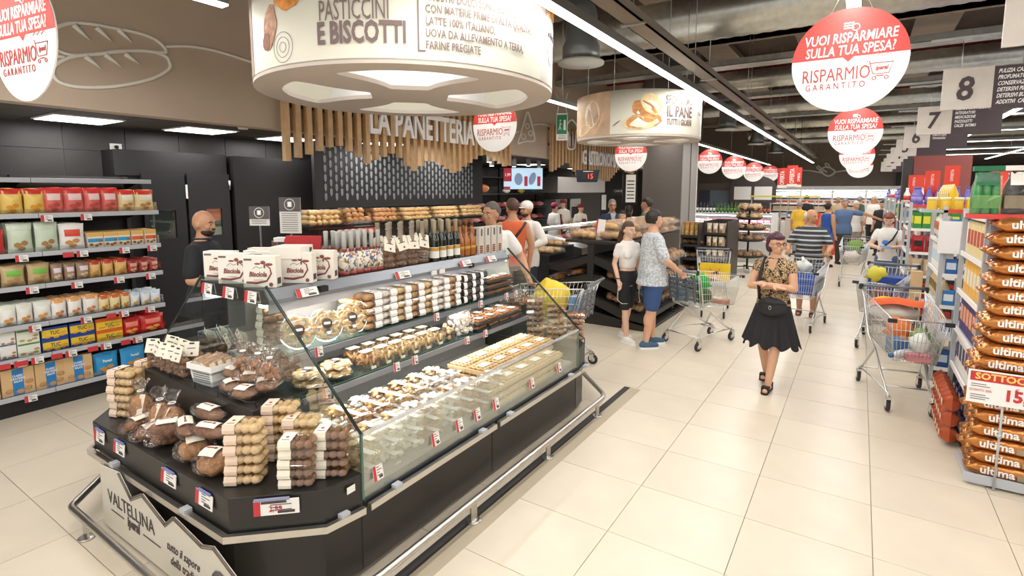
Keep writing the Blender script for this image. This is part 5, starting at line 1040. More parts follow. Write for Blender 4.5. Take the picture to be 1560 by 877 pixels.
for si, Lx in enumerate(([68, 128], [30, 122, 186, 228], [46, 114, 178, 226], [50, 128, 185, 225], [28, 54, 105, 158, 206], [44])):
    for px in Lx:
        z = SZ[si]-.035; y = ypx(px, z); o = price(ls, (XF+.006, y, z-.01), PI/2, -.12, 1.0, .75)
        if si >= 3 and px in (185, 28, 54, 105, 158, 206) or (si, px) == (1, 122): ob('red_card', tagr_me, None, o, (.0, -.0005, 0)).scale = (3.4, 1, .8)
# ================================================================== bread bins under the pattern panel, bakery counter
bc = thing('bakery_counter', 'dark bakery wall counter with bread bins under the pattern panel', 'counter', (0, 0, 0))
b = B(); b.box(-6.95, -6.2, 4.65, 8.9, 0, 1.25); ob('body', b, M_matt, bc); b = B(); b.box(-6.95, -6.15, 4.65, 8.9, 1.25, 1.29); ob('top', b, M_steel, bc)
b = B(); b.box(-6.95, -6.4, 4.65, 8.9, 1.52, 1.55); ob('bin_shelf', b, M_matt, bc); b = B(); b.box(-6.98, -6.95, 4.65, 8.9, 1.29, 1.8); ob('back_board', b, cm('#5b5249'), bc); b = B(); b.box(-6.41, -6.40, 4.65, 8.9, 1.5, 1.60); ob('bin_lip', b, M_shell, bc)
for k, y in enumerate((4.66, 5.3, 5.85, 6.5, 7.3, 8.1, 8.9)): b = B(); b.box(-6.95, -6.4, y-.004, y+.004, 1.55, 1.78); ob('divider', b, M_shell, bc)
b = B(); b.box(-6.18, -6.17, 5.0, 5.65, 1.42, 1.5); s_ = ob('red_strip', b, M_red, bc); letters('PANE FRESCO', bc, (-6.165, 5.32, 1.46), (PI/2, 0, PI/2), M_sw, size=.075, sx=.7, ext=.001)
def loafp(l, w, m, nm='bread_roll'):
    t = thing(nm, 'x', 'bread'); b = B(); b.ell((0, 0, w*.4), (l/2, w/2, w*.4), 12, 7, jit=.1); ob('crust', b, m, t); b = B(); [b.tube([(-l*.12+l*.16*k, -w*.2, w*.76), (-l*.06+l*.16*k, w*.2, w*.78)], .006, 4) for k in (-1, 0, 1)]; ob('score', b, K_white, t); return t
M_roll1 = crumb('roll_pale', '#d9b377', .15); M_roll2 = crumb('roll_brown', '#b9824a', .2)
rnd = random.Random(3); bi = 0
for (y0, y1, m, l, w_, nm_) in ((4.7, 5.28, M_roll1, .17, .10, 'pale oval'), (5.34, 5.82, M_roll2, .13, .12, 'brown round'), (5.88, 6.46, M_roll2, .15, .10, 'brown oval'), (6.54, 7.26, M_roll1, .2, .09, 'pale long'), (7.34, 8.06, M_roll1, .16, .09, 'golden'), (8.14, 8.86, M_roll1, .13, .09, 'small golden')):
    for lv in range(3):
        y = y0+.06+.03*lv
        while y < y1-.05:
            for xi, x in enumerate((-6.47, -6.64)): rn_ = rnd.uniform(-.02, .02); put(proto('roll'+nm_, loafp, l, w_, m), USED, (x-.05*lv+rn_, y, 1.551+.068*lv), '%s bread roll in its bin, %s layer, %s row, %s from left' % (nm_, ('bottom', 'middle', 'top')[lv], ('front', 'rear')[xi], nth(int((y-y0)/w_))), rnd.uniform(-.5, .5), '%s rolls in the bread bin' % nm_)
            y += w_*1.0
# ================================================================== A-frame bread rack with sloping shelves
M_rack = mat('rack_black', srgb('#2e2b28'), .45); PX = -3.42
rk = thing('bread_rack', 'black double-sided bread rack with sloping shelves beside the girl', 'rack', (0, 0, 0))
for y in (7.48, 8.8, 10.1):
    b = B(); b.box(PX-.05, PX+.05, y-.03, y+.03, 0, 1.28); ob('post', b, M_rack, rk)
    b = B(); b.prism([(PX-1.0, 0), (PX+.95, 0), (PX+.95, .06), (PX+.05, .2), (PX-.05, .2), (PX-1.0, .06)], y-.025, y+.025, ax='y'); ob('foot', b, M_rack, rk)
    for s in (-1, 1):
        for zc in (.44, .78, 1.07):
            L = .9 if zc < 1 else .72; b = B(); b.prism([(PX, zc), (PX+s*L, zc-.29*L/.9), (PX+s*L, zc-.29*L/.9-.04), (PX+s*.5, zc-.29), (PX, zc-.1)], y-.02, y+.02, ax='y'); ob('arm', b, M_rack, rk)
b = B(); b.box(PX-.42, PX+.55, 7.42, 10.2, 1.26, 1.30); ob('top_board', b, M_rack, rk, bevel=.004)
b = B(); b.box(PX-.02, PX+.02, 7.5, 10.1, .1, 1.25); ob('centre_panel', b, M_rack, rk)
b = B(); b.box(PX-1.0, PX+.95, 7.46, 10.15, .0, .05); ob('base_board', b, M_rack, rk)
slope = math.atan(.29/.9)
for s in (-1, 1):
    for zc in (.44, .78, 1.07):
        L = .9 if zc < 1 else .72; b = B(); b.at((PX, 0, zc+.005), (0, s*slope, 0)); a0, a1 = sorted((0, s*L/math.cos(slope))); b.box(a0, a1, 7.46, 10.15, 0, .012); b.box(s*L/math.cos(slope)-.006, s*L/math.cos(slope)+.006, 7.46, 10.15, 0, .06); ob('sloping_shelf', b, M_rack, rk)
        for k in range(6):
            b = B(); b.at((PX, 0, zc+.02), (0, s*slope, 0)); y = 7.7+.42*k; [b.tube([(s*.08, y+q, .02), (s*L, y+q, .02)], .004, 4) for q in (0, .1, .2)]; ob('wire_divider', b, M_matt, rk)
def bagbread(m=K_bread, w=.34, h=.14, seed=0):
    t = thing('bagged_bread', 'x', 'bread'); b = B(); rr = random.Random(seed)
    for i in range(5): b.ell((rr.uniform(-.3, .3)*w, rr.uniform(-.05, .05), h*.45+rr.uniform(-.01, .02)), (w*.2, .06, h*.36), 9, 6, jit=.2, rot=(0, 0, rr.uniform(-.6, .6)))
    ob('rolls', b, m, t); b = B(); b.ell((0, 0, h*.5), (w*.54, .12, h*.52), 12, 8, jit=.5); ob('paper_window', b, M_film, t); return t
M_rb = crumb('bagged_crust', '#b98d5c', .25)
n = 0
for i in range(11):
    for j in range(4):
        for lv in range(2):
            if lv and (j == 0 or i < 1): continue
            put(proto('bbr%d' % ((i+j) % 2), bagbread, m=(M_rb, M_roll1)[(i+j) % 2], seed=(i+j) % 2), USED, (PX-.34+.26*j, 7.6+.24*i+.03*(j % 2), 1.30+.13*lv), 'bagged bread on the rack top, %s from the front, %s %s' % (nth(i), ('left edge', 'left middle', 'right middle', 'right edge')[j], ('below', 'above')[lv]), rnd.uniform(-.5, .5), 'bagged bread on the rack top')
for zi, zc in enumerate((.44, .78, 1.07)):
    for i in range(9):
        for s, m in ((1, M_rb), (-1, M_roll2)):
            if zc > 1 and s < 0: continue
            if s < 0 and i < 2 and zi == 0: continue
            for j in range(2):
                if zc > 1 and (i < 3 or j == 0): continue
                rr = .32+.33*j
                put(proto('bbs%d' % s, bagbread, m=m, w=.3, h=.13, seed=s+3), USED, (PX+s*rr, 7.64+.27*i, zc+.02-rr*math.tan(slope)), 'bagged bread on the rack, %s side, %s shelf, %s along, %s' % (('left', 'right')[s > 0], ('bottom', 'middle', 'top')[zi], nth(i), ('inner', 'outer')[j]), 0, 'bagged bread on the sloping shelves', rot=(0, s*slope, PI/2*0+.2*((i+j) % 3)))
t = thing('price_board', 'leaning red and white price card on the bread rack top', 'sign', (-3.36, 7.62, 1.30), .5)
b = B(); b.at((0, 0, 0), (-.1, .12, 0)); b.box(-.06, .07, 0, .006, 0, .32); ob('card', b, M_paper, t); b = B(); b.at((0, 0, 0), (-.1, .12, 0)); b.box(-.065, -.045, -.002, .006, 0, .32); ob('red_edge', b, M_inkr, t)
# three plastic crates shelf: low pastry counter between the rack and the man in white
t = thing('bread_table', 'low dark counter with trays of bread left of the rack', 'counter', (0, 0, 0))
for k, (x, y, z, c) in enumerate(((-4.78, 8.35, .98, M_roll1), (-4.95, 9.0, 1.05, M_roll2))):
    b = B(); b.box(x-.3, x+.3, y-.3, y+.3, 0, z-.06); ob('stand', b, M_matt, t); b = B(); b.box(x-.32, x+.32, y-.32, y+.32, z-.06, z-.03); ob('tray', b, M_rack, t)
    for i in range(4):
        for j in range(2): put(proto('bbt', bagbread, m=M_roll1, w=.22, h=.1, seed=9), USED, (x-.22+.15*i, y-.16+.28*j, z-.03), 'wrapped bread on the low counter, %s tray, %s along, %s row' % (('front', 'rear')[k], nth(i), ('near', 'far')[j]), PI/2, 'wrapped bread on the low counter, %s tray' % ('front', 'rear')[k])
b = B(); b.box(-5.5, -4.45, 9.3, 9.8, 0, .75); ob('stand', b, M_matt, t); b = B(); b.prism([(-5.5, .75), (-4.45, .75), (-4.45, .95), (-5.5, 1.15)], 9.3, 9.8, ax='y'); ob('grey_cover', b, M_steel, t)
# ================================================================== right-hand gondolas
rnd = random.Random(11)
def generic_pack(c1, c2, w=.085, h=.2, d=.07, kind='box'):
    key = 'gp%s%s%.2f%.2f%s' % (c1, c2, w, h, kind)
    def make():
        if kind == 'bag': 
            t = thing('food_bag', 'x', 'food bag'); ob('pouch', pillow_b(w, h, d, seed=3), mat('film_'+c1.lstrip('#'), srgb(c1), .3, bump=.5, bscale=25), t); b = B(); b.box(-w*.3, w*.3, -d*.52-.001, -d*.52, h*.35, h*.7); ob('label', b, cm(c2), t)
        elif kind == 'can':
            t = thing('tin', 'x', 'tin'); b = B(); b.lathe([(w*.46, 0), (w*.48, .004), (w*.48, h-.02), (w*.46, h-.015)], 14); ob('body', b, cm(c1), t); b = B(); b.lathe([(w*.49, h-.03), (w*.49, h), (w*.4, h+.003)], 14); ob('lid', b, cm(c2), t)
        elif kind == 'bottle':
            t = thing('bottle', 'x', 'bottle'); b = B(); b.lathe([(w*.42, 0), (w*.45, .01), (w*.45, h*.55), (w*.2, h*.75), (w*.17, h*.92)], 12); ob('body', b, cm(c1, .15), t); b = B(); b.lathe([(w*.455, h*.15), (w*.455, h*.45)], 12); ob('label', b, cm(c2), t); b = B(); b.lathe([(w*.19, h*.9), (w*.19, h)], 10); ob('cap', b, cm(c1 if c1 != '#1f2320' else '#2a2a2a', .3), t)
        else:
            t = thing('carton', 'x', 'carton'); b = B(); b.box(-w/2, w/2, -d/2, d/2, 0, h); ob('box', b, cm(c1), t, bevel=.002); b = B(); b.box(-w*.4, w*.4, -d/2-.001, -d/2, h*.3, h*.75); b.box(-w/2-.001, -w/2, -d*.3, d*.3, h*.3, h*.75); ob('print', b, cm(c2), t)
        return t
    return proto(key, make)
def fill_x(x0, x1, y, z, c1, c2, w, h, d, kind, lab, grp, rz=0, rows=1):
    n = int((x1-x0)/(w*1.06)); p = generic_pack(c1, c2, w, h, d, kind)
    for i in range(n):
        for j in range(rows): put(p, USED, (x0+w*1.06*(i+.5), y+d*1.05*j, z), '%s, %s from left%s' % (lab, nth(i), '' if j == 0 else ', behind'), rz, grp)
def fill_y(x, y0, y1, z, c1, c2, w, h, d, kind, lab, grp, lv=1):
    n = int((y1-y0)/(w*1.06)); p = generic_pack(c1, c2, w, h, d, kind)
    for i in range(n):
        for q in range(lv): put(p, USED, (x, y0+w*1.06*(i+.5), z+q*h*1.02), '%s, %s from the front%s' % (lab, nth(i), ('', ', second layer', ', third layer')[q]), -PI/2, grp)
nm4 = ['gondola_shelf']
def gondola(k, y0, xl=.80, xr=6.0, dp=1.1, levels=(.16, .5, .84, 1.18, 1.52, 1.86), label='x'):
    t = thing('gondola', label, 'shelving', (0, 0, 0)); ym = y0+dp/2
    b = B(); b.box(xl+.3, xr, ym-.02, ym+.02, 0, 1.86); ob('back_panel', b, M_grey, t); b = B(); b.box(xl+.26, xl+.3, y0+.02, y0+dp-.02, 0, 1.86); ob('end_panel', b, M_grey, t)
    for y in (y0, y0+dp-.04): b = B(); b.box(xl-.015, xl+.02, y, y+.04, 0, 1.9); ob('corner_post', b, M_grey, t)
    b = B(); b.box(xl, xr, y0+.03, y0+dp-.03, 0, .13); ob('plinth', b, M_dark, t)
    for z in levels:
        b = B(); b.box(xl+.3, xr, y0+.01, y0+dp-.01, z-.03, z); ob('shelf', b, M_grey, t); b = B(); b.box(xl+.02, xr, y0, y0+.01, z-.035, z+.005); ob('price_rail', b, M_sw if z < 1.8 else M_red, t)
        b = B(); b.box(xl, xl+.27, y0+.04, y0+dp-.04, z-.03, z); ob('end_shelf', b, M_grey, t); b = B(); b.box(xl-.012, xl, y0+.04, y0+dp-.04, z-.035, z+.005); ob('end_rail', b, M_sw, t)
    return t
gondola(0, 5.16, xl=.80, label='gondola with red top edge, behind the stacked coffee bags'); gondola(1, 7.2, xl=.76, label='gondola with blue packs and a blank white sheet, second along'); gondola(2, 9.62, xl=.62, label='gondola with purple bottles on top, third along')
for k in range(3, 7): gondola(k, 9.62+2.42*(k-2), xl=.64, label='distant gondola of the right aisles, %s behind the purple bottles' % nth(k-3))
# gondola 0: top bottles, pouches, jars
b = B(); b.box(.66, 2.4, 4.96, 5.16, 1.86, 1.895); g0t = tag(ob('top_ledge', b, M_red, None), 'red projecting ledge carrying green and dark bottles', 'shelf')
b = B(); b.box(.8, 2.4, 5.10, 5.16, 1.55, 1.86); ob('bracket', b, M_grey, g0t)
def sixpack(c, l, band, nm):
    t = thing('bottle_pack', nm, 'bottle pack', (0, 0, 0)); 
    for i in range(3):
        for j in range(2): b = B(); b.lathe([(.036, 0), (.038, .01), (.038, .17), (.016, .24), (.016, .29)], 12, (-.08+.08*i, .04+.08*j, 0)); ob('bottle', b, cm(c, .12), t)
    b = B(); b.box(-.122, .122, -.004, .122, .03, .13) if 0 else b.ring([[(x, y, z) for x, y in ((-.122, -.002), (.122, -.002), (.122, .122), (-.122, .122))] for z in (.04, .13)], 0, False, False); ob('label_wrap', b, cm(l), t)
    b = B(); b.ring([[(x*q, .06+(y-.06)*q, z) for x, y in ((-.122, -.002), (.122, -.002), (.122, .122), (-.122, .122))] for q, z in ((1, 0), (1, .18), (.75, .27), (.5, .31))], 0, False, False); ob('film', b, M_film, t)
    b = B(); b.box(-.13, .13, .02, .10, .30, .335); b.grid(lambda u, v: (-.1+.2*u, -.002+.03*v, .20+.09*v), 3, 3); ob('top_label', b, cm(band), t); return t
sp = sixpack('#2fa34d', '#9fd08a', '#1d7148', 'shrink-wrapped pack of green bottles on the red ledge corner'); sp.location = (.745, 4.97, 1.896); sp.scale = (.62, 1, 1)
for i in range(4):
    s2 = sixpack('#1e1715', '#ddcdb2', '#eee9e0', 'pack of dark bottles with cream labels on the red ledge, %s from the green pack' % nth(i)); s2.location = (.96+.26*i, 4.97, 1.896); s2['group'] = 'dark bottle packs on the red ledge'
for k, (x, y, z, h_) in enumerate(((.95, 7.3, 2.15, .22), (.82, 9.7, 2.3, .24), (.60, 9.66, 2.24, .22), (1.2, 5.3, 2.25, .25), (.95, 5.6, 2.2, .2), (.55, 12.1, 2.25, .2), (.72, 12.1, 2.25, .2))):
    t = thing('red_flag', 'small red upright shelf flag %s' % ['over the yellow tins, right one', 'above the purple bottles, right one', 'above the purple bottles, left one', 'over the dark bottle packs, front one', 'over the dark bottle packs, rear one', 'farthest along, left one', 'farthest along, right one'][k], 'sign', (x+.25, y+.1, z)); b = B(); b.box(-.085, .085, 0, .008, -.3 if z > 2.2 else -.25, h_*.5); ob('card', b, mat('flag_red', srgb('#e0432a'), .5), t)
    letters('OFFERTA', t, (0, -.003, -.02), (PI/2, -PI/2, 0), M_sw, size=.05, sx=.8, ext=.001); b = B(); b.cyl((0, .01, -.3), (0, .01, 1.9-z), .006, 5); ob('rod', b, M_grey, t)
fill_x(.84, 1.4, 5.22, 1.52, '#3a3a20', '#e1b52c', .075, .18, .07, 'can', 'yellow-lidded dark jar under the red ledge', 'jars under the red ledge')
fill_x(.84, 1.4, 5.22, 1.18, '#3e6b3c', '#e2c14a', .09, .22, .07, 'box', 'green and yellow carton behind the coffee stack', 'green cartons behind the coffee stack')
for k, (c1, c2, h) in enumerate((('#3a3560', '#d8d2e4', .26), ('#e9e3da', '#3a3560', .3), ('#40386b', '#e8a07a', .3), ('#e8b04a', '#e6e0c6', .28), ('#e3cf95', '#b9453a', .28))):
    fill_y(.86, 5.24, 6.2, (.16, .5, .84, 1.18, 1.52)[k], c1, c2, .14, h, .09, 'box' if k else 'bag', '%s pack on the aisle end of the coffee gondola, shelf %s' % (['violet', 'white and violet', 'violet and peach', 'orange', 'cream'][k], ['lowest', 'second', 'third', 'fourth', 'top'][k]), 'packs on the coffee gondola end')
for k, z in enumerate((.04, .17, .30)): fill_y(.72, 5.35, 6.2, z, '#b5502c', '#e9d5b2', .11, .12, .12, 'bag', 'orange foil pack low beside the coffee stack, %s layer' % nth(k), 'orange foil packs low on the aisle')
# gondola 1 front and end
lv1 = [(1.86, '#e8c13c', '#efe1a8', .10, .13, 'can', 'yellow tin on the gondola top'), (1.52+.10, '#2c4f7e', '#4fa3dc', .085, .14, 'can', 'navy tin with light blue lid'), (1.52, '#8c8781', '#cfcac2', .09, .09, 'can', 'grey tin'), (1.18, '#2f6cae', '#dfe9f2', .10, .16, 'box', 'blue carton'), (.84, '#3a82c6', '#eef3f6', .10, .16, 'box', 'light blue carton'), (.5, '#e6e9ec', '#3c6db0', .10, .18, 'box', 'white and blue carton'), (.16, '#2f5c9e', '#cddced', .10, .18, 'box', 'dark blue carton')]
for z, c1, c2, w_, h_, kd, nm_ in lv1: fill_x(.60 if z > 1.8 else .80, 1.75, 7.28, z, c1, c2, w_, h_, .08, kd, nm_+' facing the aisle on the second gondola, %s' % ('upper' if z > 1.3 else 'lower'), nm_+' row on the second gondola', rows=1)
b = B(); b.box(.56, .78, 7.2, 7.5, 1.83, 1.86); tag(ob('tin_ledge', b, M_grey), 'short grey ledge carrying the leftmost yellow tins', 'shelf')
b = B(); b.box(1.06-.26, 1.06+1.0, 7.24, 7.34, 1.612, 1.62); tag(ob('tin_ledge', b, M_grey), 'narrow grey ledge under the navy tins', 'shelf')
t = thing('paper_sheet', 'blank white sheet hung on the blue pack shelves', 'paper', GY(1457, 362, 7.17), 0); b = B(); b.box(-.15, .15, 0, .004, -.17, .17); ob('sheet', b, M_sw, t)
lv2 = [(1.86, '#e8c13c', '#f0e4b5', 'bag', 'yellow bag'), (1.52, '#e7ddd0', '#dc7a3c', 'bag', 'white and orange bag'), (1.18, '#ece8e2', '#b9cfe0', 'box', 'white box'), (.84, '#d8c492', '#8a6a3a', 'bag', 'straw-coloured bag'), (.5, '#e8a25a', '#f0ece0', 'bag', 'orange and white bag'), (.16, '#6fae55', '#e8e3d4', 'bag', 'green bag')]
for z, c1, c2, kd, nm_ in lv2: fill_y(.82, 7.24, 8.28, z, c1, c2, .16, .27, .09, kd, nm_+' on the aisle end of the second gondola', nm_+' row on the second gondola end')
# gondola 2..6: colour rows on both faces
pal = [[('#6c5fb0', '#8f83cc', 'bottle'), ('#3c8f3e', '#e7df3c', 'box'), ('#c0282c', '#2a2020', 'bag'), ('#d6b58a', '#e8e2d6', 'bag'), ('#b5322c', '#2a2a28', 'box'), ('#2f2c2a', '#c43c34', 'box')], [('#e7e7ea', '#d8482f', 'bottle'), ('#c8c0b2', '#5a7ab0', 'box'), ('#dd6a3a', '#ece6da', 'bag'), ('#b0443a', '#e4c46a', 'box'), ('#5a86b8', '#e8e8e8', 'box'), ('#d9c27c', '#a8412f', 'box')]]
for k in range(2, 7):
    y0 = 9.62+2.42*(k-2); P_ = pal[k % 2]
    for i, z in enumerate((1.86, 1.52, 1.18, .84, .5, .16)[:6 if k == 2 else 3]):
        c1, c2, kd = P_[i]; wd = .10 if kd != 'bag' else .15; hh = .26 if kd == 'bottle' else .24
        fill_x(.66, 2.2 if k == 2 and i < 2 else 1.25, y0+.08, z, c1, c2, wd, hh, .08, kd, 'pack row %s facing us, gondola %s along' % (('top', 'second', 'third', 'fourth', 'fifth', 'lowest')[i], nth(k)), 'packs on the %s gondola front' % nth(k))
        fill_y(.71, y0+.08, y0+1.0, z, c1, c2, wd, hh, .08, kd, 'pack row %s on the aisle end, gondola %s along' % (('top', 'second', 'third', 'fourth', 'fifth', 'lowest')[i], nth(k)), 'packs on the %s gondola end' % nth(k))
b = B(); b.box(.78, .9, 12.3, 12.42, 0, 2.7); b.box(.9, 1.6, 12.3, 12.36, 2.0, 2.7); t = tag(ob('display_tower', b, cm('#8e4a42')), 'dark red display wall rising behind the gondolas', 'display')
b = B(); b.box(.62, .77, 12.28, 12.44, 0, 2.65); tag(ob('striped_column', b, cm('#3a3635')), 'dark slim column in front of the dark red display', 'column'); 
t = thing('wooden_plank', 'upright pale wooden box end at the second gondola', 'box', (.66, 8.4, 0)); b = B(); b.box(-.06, .06, -.05, .05, 0, 1.05); ob('plank', b, mat('pine', srgb('#d9b98c'), .6, var=.1, vscale=6), t, bevel=.004); b = B(); b.box(-.061, .061, -.051, .051, .5, .51); ob('joint', b, M_dark, t)
b = B(); b.box(1.3, 9, 29.5, 29.9, 2.3, 3.2); tag(ob('dark_shelf_wall', b, M_matt), 'black upper wall opening beyond the right aisles', 'wall panel')
# ------------------------------------------------------------------ stacked gold coffee bags on a pallet, price sign
plt = thing('pallet', 'grey plastic pallet under the gold coffee bags', 'pallet', (0, 0, 0))
b = B(); b.box(.74, 2.2, 4.74, 5.14, .03, .06); ob('deck', b, M_grey, plt); 
for x in (.82, 1.45, 2.1): b = B(); b.box(x-.05, x+.05, 4.76, 5.12, 0, .03); ob('block', b, M_grey, plt)
b = B(); b.box(.73, 2.2, 4.73, 4.745, .02, .085); ob('lip', b, M_grey, plt)
M_gold = mat('gold_foil', srgb('#b8783e'), .24, .72, bump=.7, bscale=14, var=.2, vscale=10); M_gold2 = mat('amber_label', srgb('#d9a03c'), .4)
def coffee():
    t = thing('coffee_bag', 'x', 'coffee bag'); b = B(); L, W, Hh = .46, .11, .094; rr = random.Random(4); rings = []
    for i in range(15):
        u = i/14; e = min(1, u*7, (1-u)*7)**.6 if 0 < u < 1 else .12; e = max(e, .16); row_ = []
        for k in range(14):
            a = 2*PI*k/14; cx_, sz = math.cos(a), math.sin(a); sg = lambda v, q: math.copysign(abs(v)**q, v); w_ = 1 if 0 < i < 14 else 1.12
            row_.append((-.03+u*(L+.03), sg(cx_, .6)*W/2*(.92+.08*e)*w_, Hh/2+sg(sz, .7)*Hh/2*e*(1+.05*rr.uniform(-1, 1))))
        rings.append(row_)
    b.ring(rings, 0, True, True); ob('foil_bag', b, M_gold, t)
    letters('ultima', t, (.145, -W*.51-.002, Hh*.52), (PI/2, 0, 0), M_sw, size=.075, sx=1.0, ext=.001, bold=.002)
    b = B(); b.box(.25, .33, -W*.50-.001, -W*.47, Hh*.2, Hh*.6); ob('info_patch', b, cm('#9f9273'), t); b = B(); b.box(.33, .43, -W*.50-.001, -W*.47, Hh*.15, Hh*.6); ob('amber_patch', b, M_gold2, t); return t
for lv in range(19):
    for j in range(3):
        for c in range(2):
            if c and j: continue
            dx = .02*math.sin(lv*2.1+j)+(.03 if lv > 9 else 0)-.0022*(18-lv)*0
            put(proto('coffee', coffee), USED, (.77+dx+.47*c, 4.83+.118*j, .062+.0955*lv), 'gold ultima coffee bag, %s, %s%s' % ('lowest layer' if lv == 0 else '%s layer up' % nth(lv, 19), ('front', 'middle', 'rear')[j]+' row', '' if c == 0 else ', right column'), 0, 'gold coffee bags in the pallet stack', rot=(0, .02*math.sin(lv+j), .03*math.sin(lv*1.7+j)))
t = thing('price_sign', 'big white and red SOTTOCOSTO price sign on a pole by the coffee', 'sign', (.70, 4.70, .80), 0)
b = B(); b.box(0, .52, 0, .006, -.19, .04); ob('card', b, M_sw, t); b = B(); b.box(.012, .51, -.002, 0, -.035, .03); ob('red_band', b, M_inkr, t)
letters('SOTTOCOSTO', t, (.25, -.003, -.002), (PI/2, 0, 0), mat('sign_yellow', srgb('#f0cf6a'), .5), size=.062, sx=1.02, ext=.001, bold=.002); letters('15,99', t, (.30, -.003, -.115), (PI/2, 0, 0), M_inkr, size=.105, sx=.95, ext=.001, bold=.004); letters('€', t, (.255, -.003, -.07), (PI/2, 0, 0), M_inkr, size=.035, sx=1, ext=.001)
letters('SCONTO 30%', t, (.07, -.003, -.10), (PI/2, 0, 0), M_inkr, size=.024, sx=.8, ext=.0006); b = B(); [b.box(.02, .10+.02*(i % 2), -.002, 0, z, z+.004) for i, z in enumerate((-.06, -.075, -.135, -.15, -.165))]; ob('small_print', b, M_ink, t)
b = B(); b.cyl((.195, .015, -.8), (.195, .015, -.17), .007, 8); b.lathe([(.014, -.42), (.014, -.39)], 8, (.195, .015, 0)); ob('pole', b, M_grey, t)
# ================================================================== centre back: fridges, bottle row, tower, racks
fr = thing('wall_fridge', 'long lit wall fridge along the back of the shop', 'fridge', (0, 28.8, 0)); 
b = B(); b.box(-3.7, 1.6, 0, 1.1, 0, .35); b.box(-3.7, 1.6, 0, 1.1, 2.12, 2.3); b.box(-3.7, 1.6, 1.05, 1.1, .35, 2.12); ob('cabinet', b, cm('#c9c9c6'), fr)
b = B(); b.box(-3.65, 1.55, .05, .15, 2.09, 2.12); ob('lamp', b, mat('fridge_lamp', (1, 1, 1), .5, emit=8), fr); area('fridge_light', (-1.0, 29.1, 2.0), 5, .3, 60, (.95, .98, 1))
for x in (-3.68, -2.4, -1.1, .2, 1.5): b = B(); b.box(x-.04, x+.04, -.02, .04, .3, 2.15); ob('frame_post', b, M_sw, fr)
cols_ = ['#c5523c', '#e6e3dd', '#d9c9a0', '#e9e6e0', '#b9c7d4', '#d8b8a8']
for i, z in enumerate((.5, .82, 1.14, 1.46, 1.78)):
    b = B(); b.box(-3.65, 1.5, .15, 1.0, z-.03, z); ob('shelf', b, M_sw, fr)
    fill_x(-3.6, 1.45, 29.05, z, cols_[i % 6], cols_[(i+3) % 6], .34, .22, .12, 'box', 'dairy pack in the far wall fridge, %s shelf' % nth(i, 5), 'packs in the far wall fridge, %s shelf' % nth(i, 5))
cf = thing('cheese_fridge', 'open display fridge with bottles on top behind the basket tower', 'fridge', (0, 0, 0)); Y0 = 16.6
b = B(); b.box(-4.6, -2.05, Y0, Y0+1.0, 0, .62); b.box(-4.6, -2.05, Y0+.9, Y0+1.0, .62, 1.40); b.box(-4.6, -2.05, Y0+.1, Y0+1.0, 1.36, 1.42); ob('cabinet', b, cm('#c4c6c2'), cf); b = B(); b.box(-2.08, -2.02, Y0, Y0+1, 0, 1.42); ob('side_panel', b, M_glass if 0 else cm('#dfe2e0'), cf)
b = B(); b.box(-4.55, -2.1, Y0+.12, Y0+.16, 1.33, 1.36); ob('lamp', b, mat('fridge_lamp', (1, 1, 1), .5, emit=8), cf); area('fridge_light', (-3.3, Y0+.4, 1.30), 2.3, .2, 12, (1, .97, .98))
for i, (z, yy) in enumerate(((.64, .1), (.88, .35), (1.12, .5))):
    b = B(); b.box(-4.55, -2.1, Y0+yy, Y0+.9, z-.02, z); ob('shelf', b, M_sw, cf)
    fill_x(-4.5, -2.12, Y0+yy+.08, z, ('#c98a94', '#e6dccb', '#b9566a')[i], ('#f0ecea', '#c9505a', '#f2eeee')[i], .17, .1, .1, 'box', 'pink and white pack in the cheese fridge, %s shelf' % ('lowest', 'middle', 'top')[i], 'packs in the cheese fridge, %s shelf' % ('lowest', 'middle', 'top')[i])
for i in range(24):
    c, l, nm_ = (('#1f2320', '#ece9e0', 'black bottle with white label'), ('#2e5a22', '#5d8f35', 'green bottle'), ('#3a2117', '#b8562c', 'brown bottle with orange label'))[0 if i < 9 else 1 if i < 16 else 2]
    put(generic_pack(c, l, .085, .30, .08, 'bottle'), USED, (-4.5+.1*i, Y0+.3, 1.42), '%s on top of the cheese fridge, %s along' % (nm_, nth(i)), 0, nm_+'s on the cheese fridge')
# round basket tower
bt = thing('basket_tower', 'black wire tower with five round trays of wrapped bread', 'display stand', (-2.37, 14.84, 0))
b = B(); b.cyl((0, 0, .05), (0, 0, 1.75), .025, 10); ob('pole', b, M_matt, bt); b = B(); [b.tube([(0, 0, .12), (.42*math.cos(a), .42*math.sin(a), .09)], .015, 6) for a in (.3, 1.9, 3.4, 5)]; ob('base', b, M_matt, bt); 
for a in (.3, 1.9, 3.4, 5): b = B(); b.at((.42*math.cos(a), .42*math.sin(a), .05), (PI/2, 0, a)); b.lathe([(.05, -.015), (.05, .015)], 12); ob('castor', b, M_grey, bt)
for k, (z, r) in enumerate(((.36, .44), (.78, .42), (1.06, .43), (1.33, .33), (1.56, .27))):
    b = B(); b.lathe([(r*.8, z), (r, z+.07), (r*.98, z+.07), (r*.78, z+.012)], 24); ob('tray', b, M_rack, bt)
    n = 9 if r > .35 else 6
    for i in range(n): a = 2*PI*i/n; put(proto('twb%d' % (k > 2), bagbread, m=M_roll1 if k > 0 else M_rb, w=.24, h=.17, seed=2), USED, (-2.37+r*.6*math.cos(a), 14.84+r*.6*math.sin(a), z+.015), 'wrapped bread on the round tower, %s tray, %s round it' % (('lowest', 'second', 'third', 'fourth', 'top')[k], nth(i)), a, 'wrapped bread on the tower, %s tray' % ('lowest', 'second', 'third', 'fourth', 'top')[k])
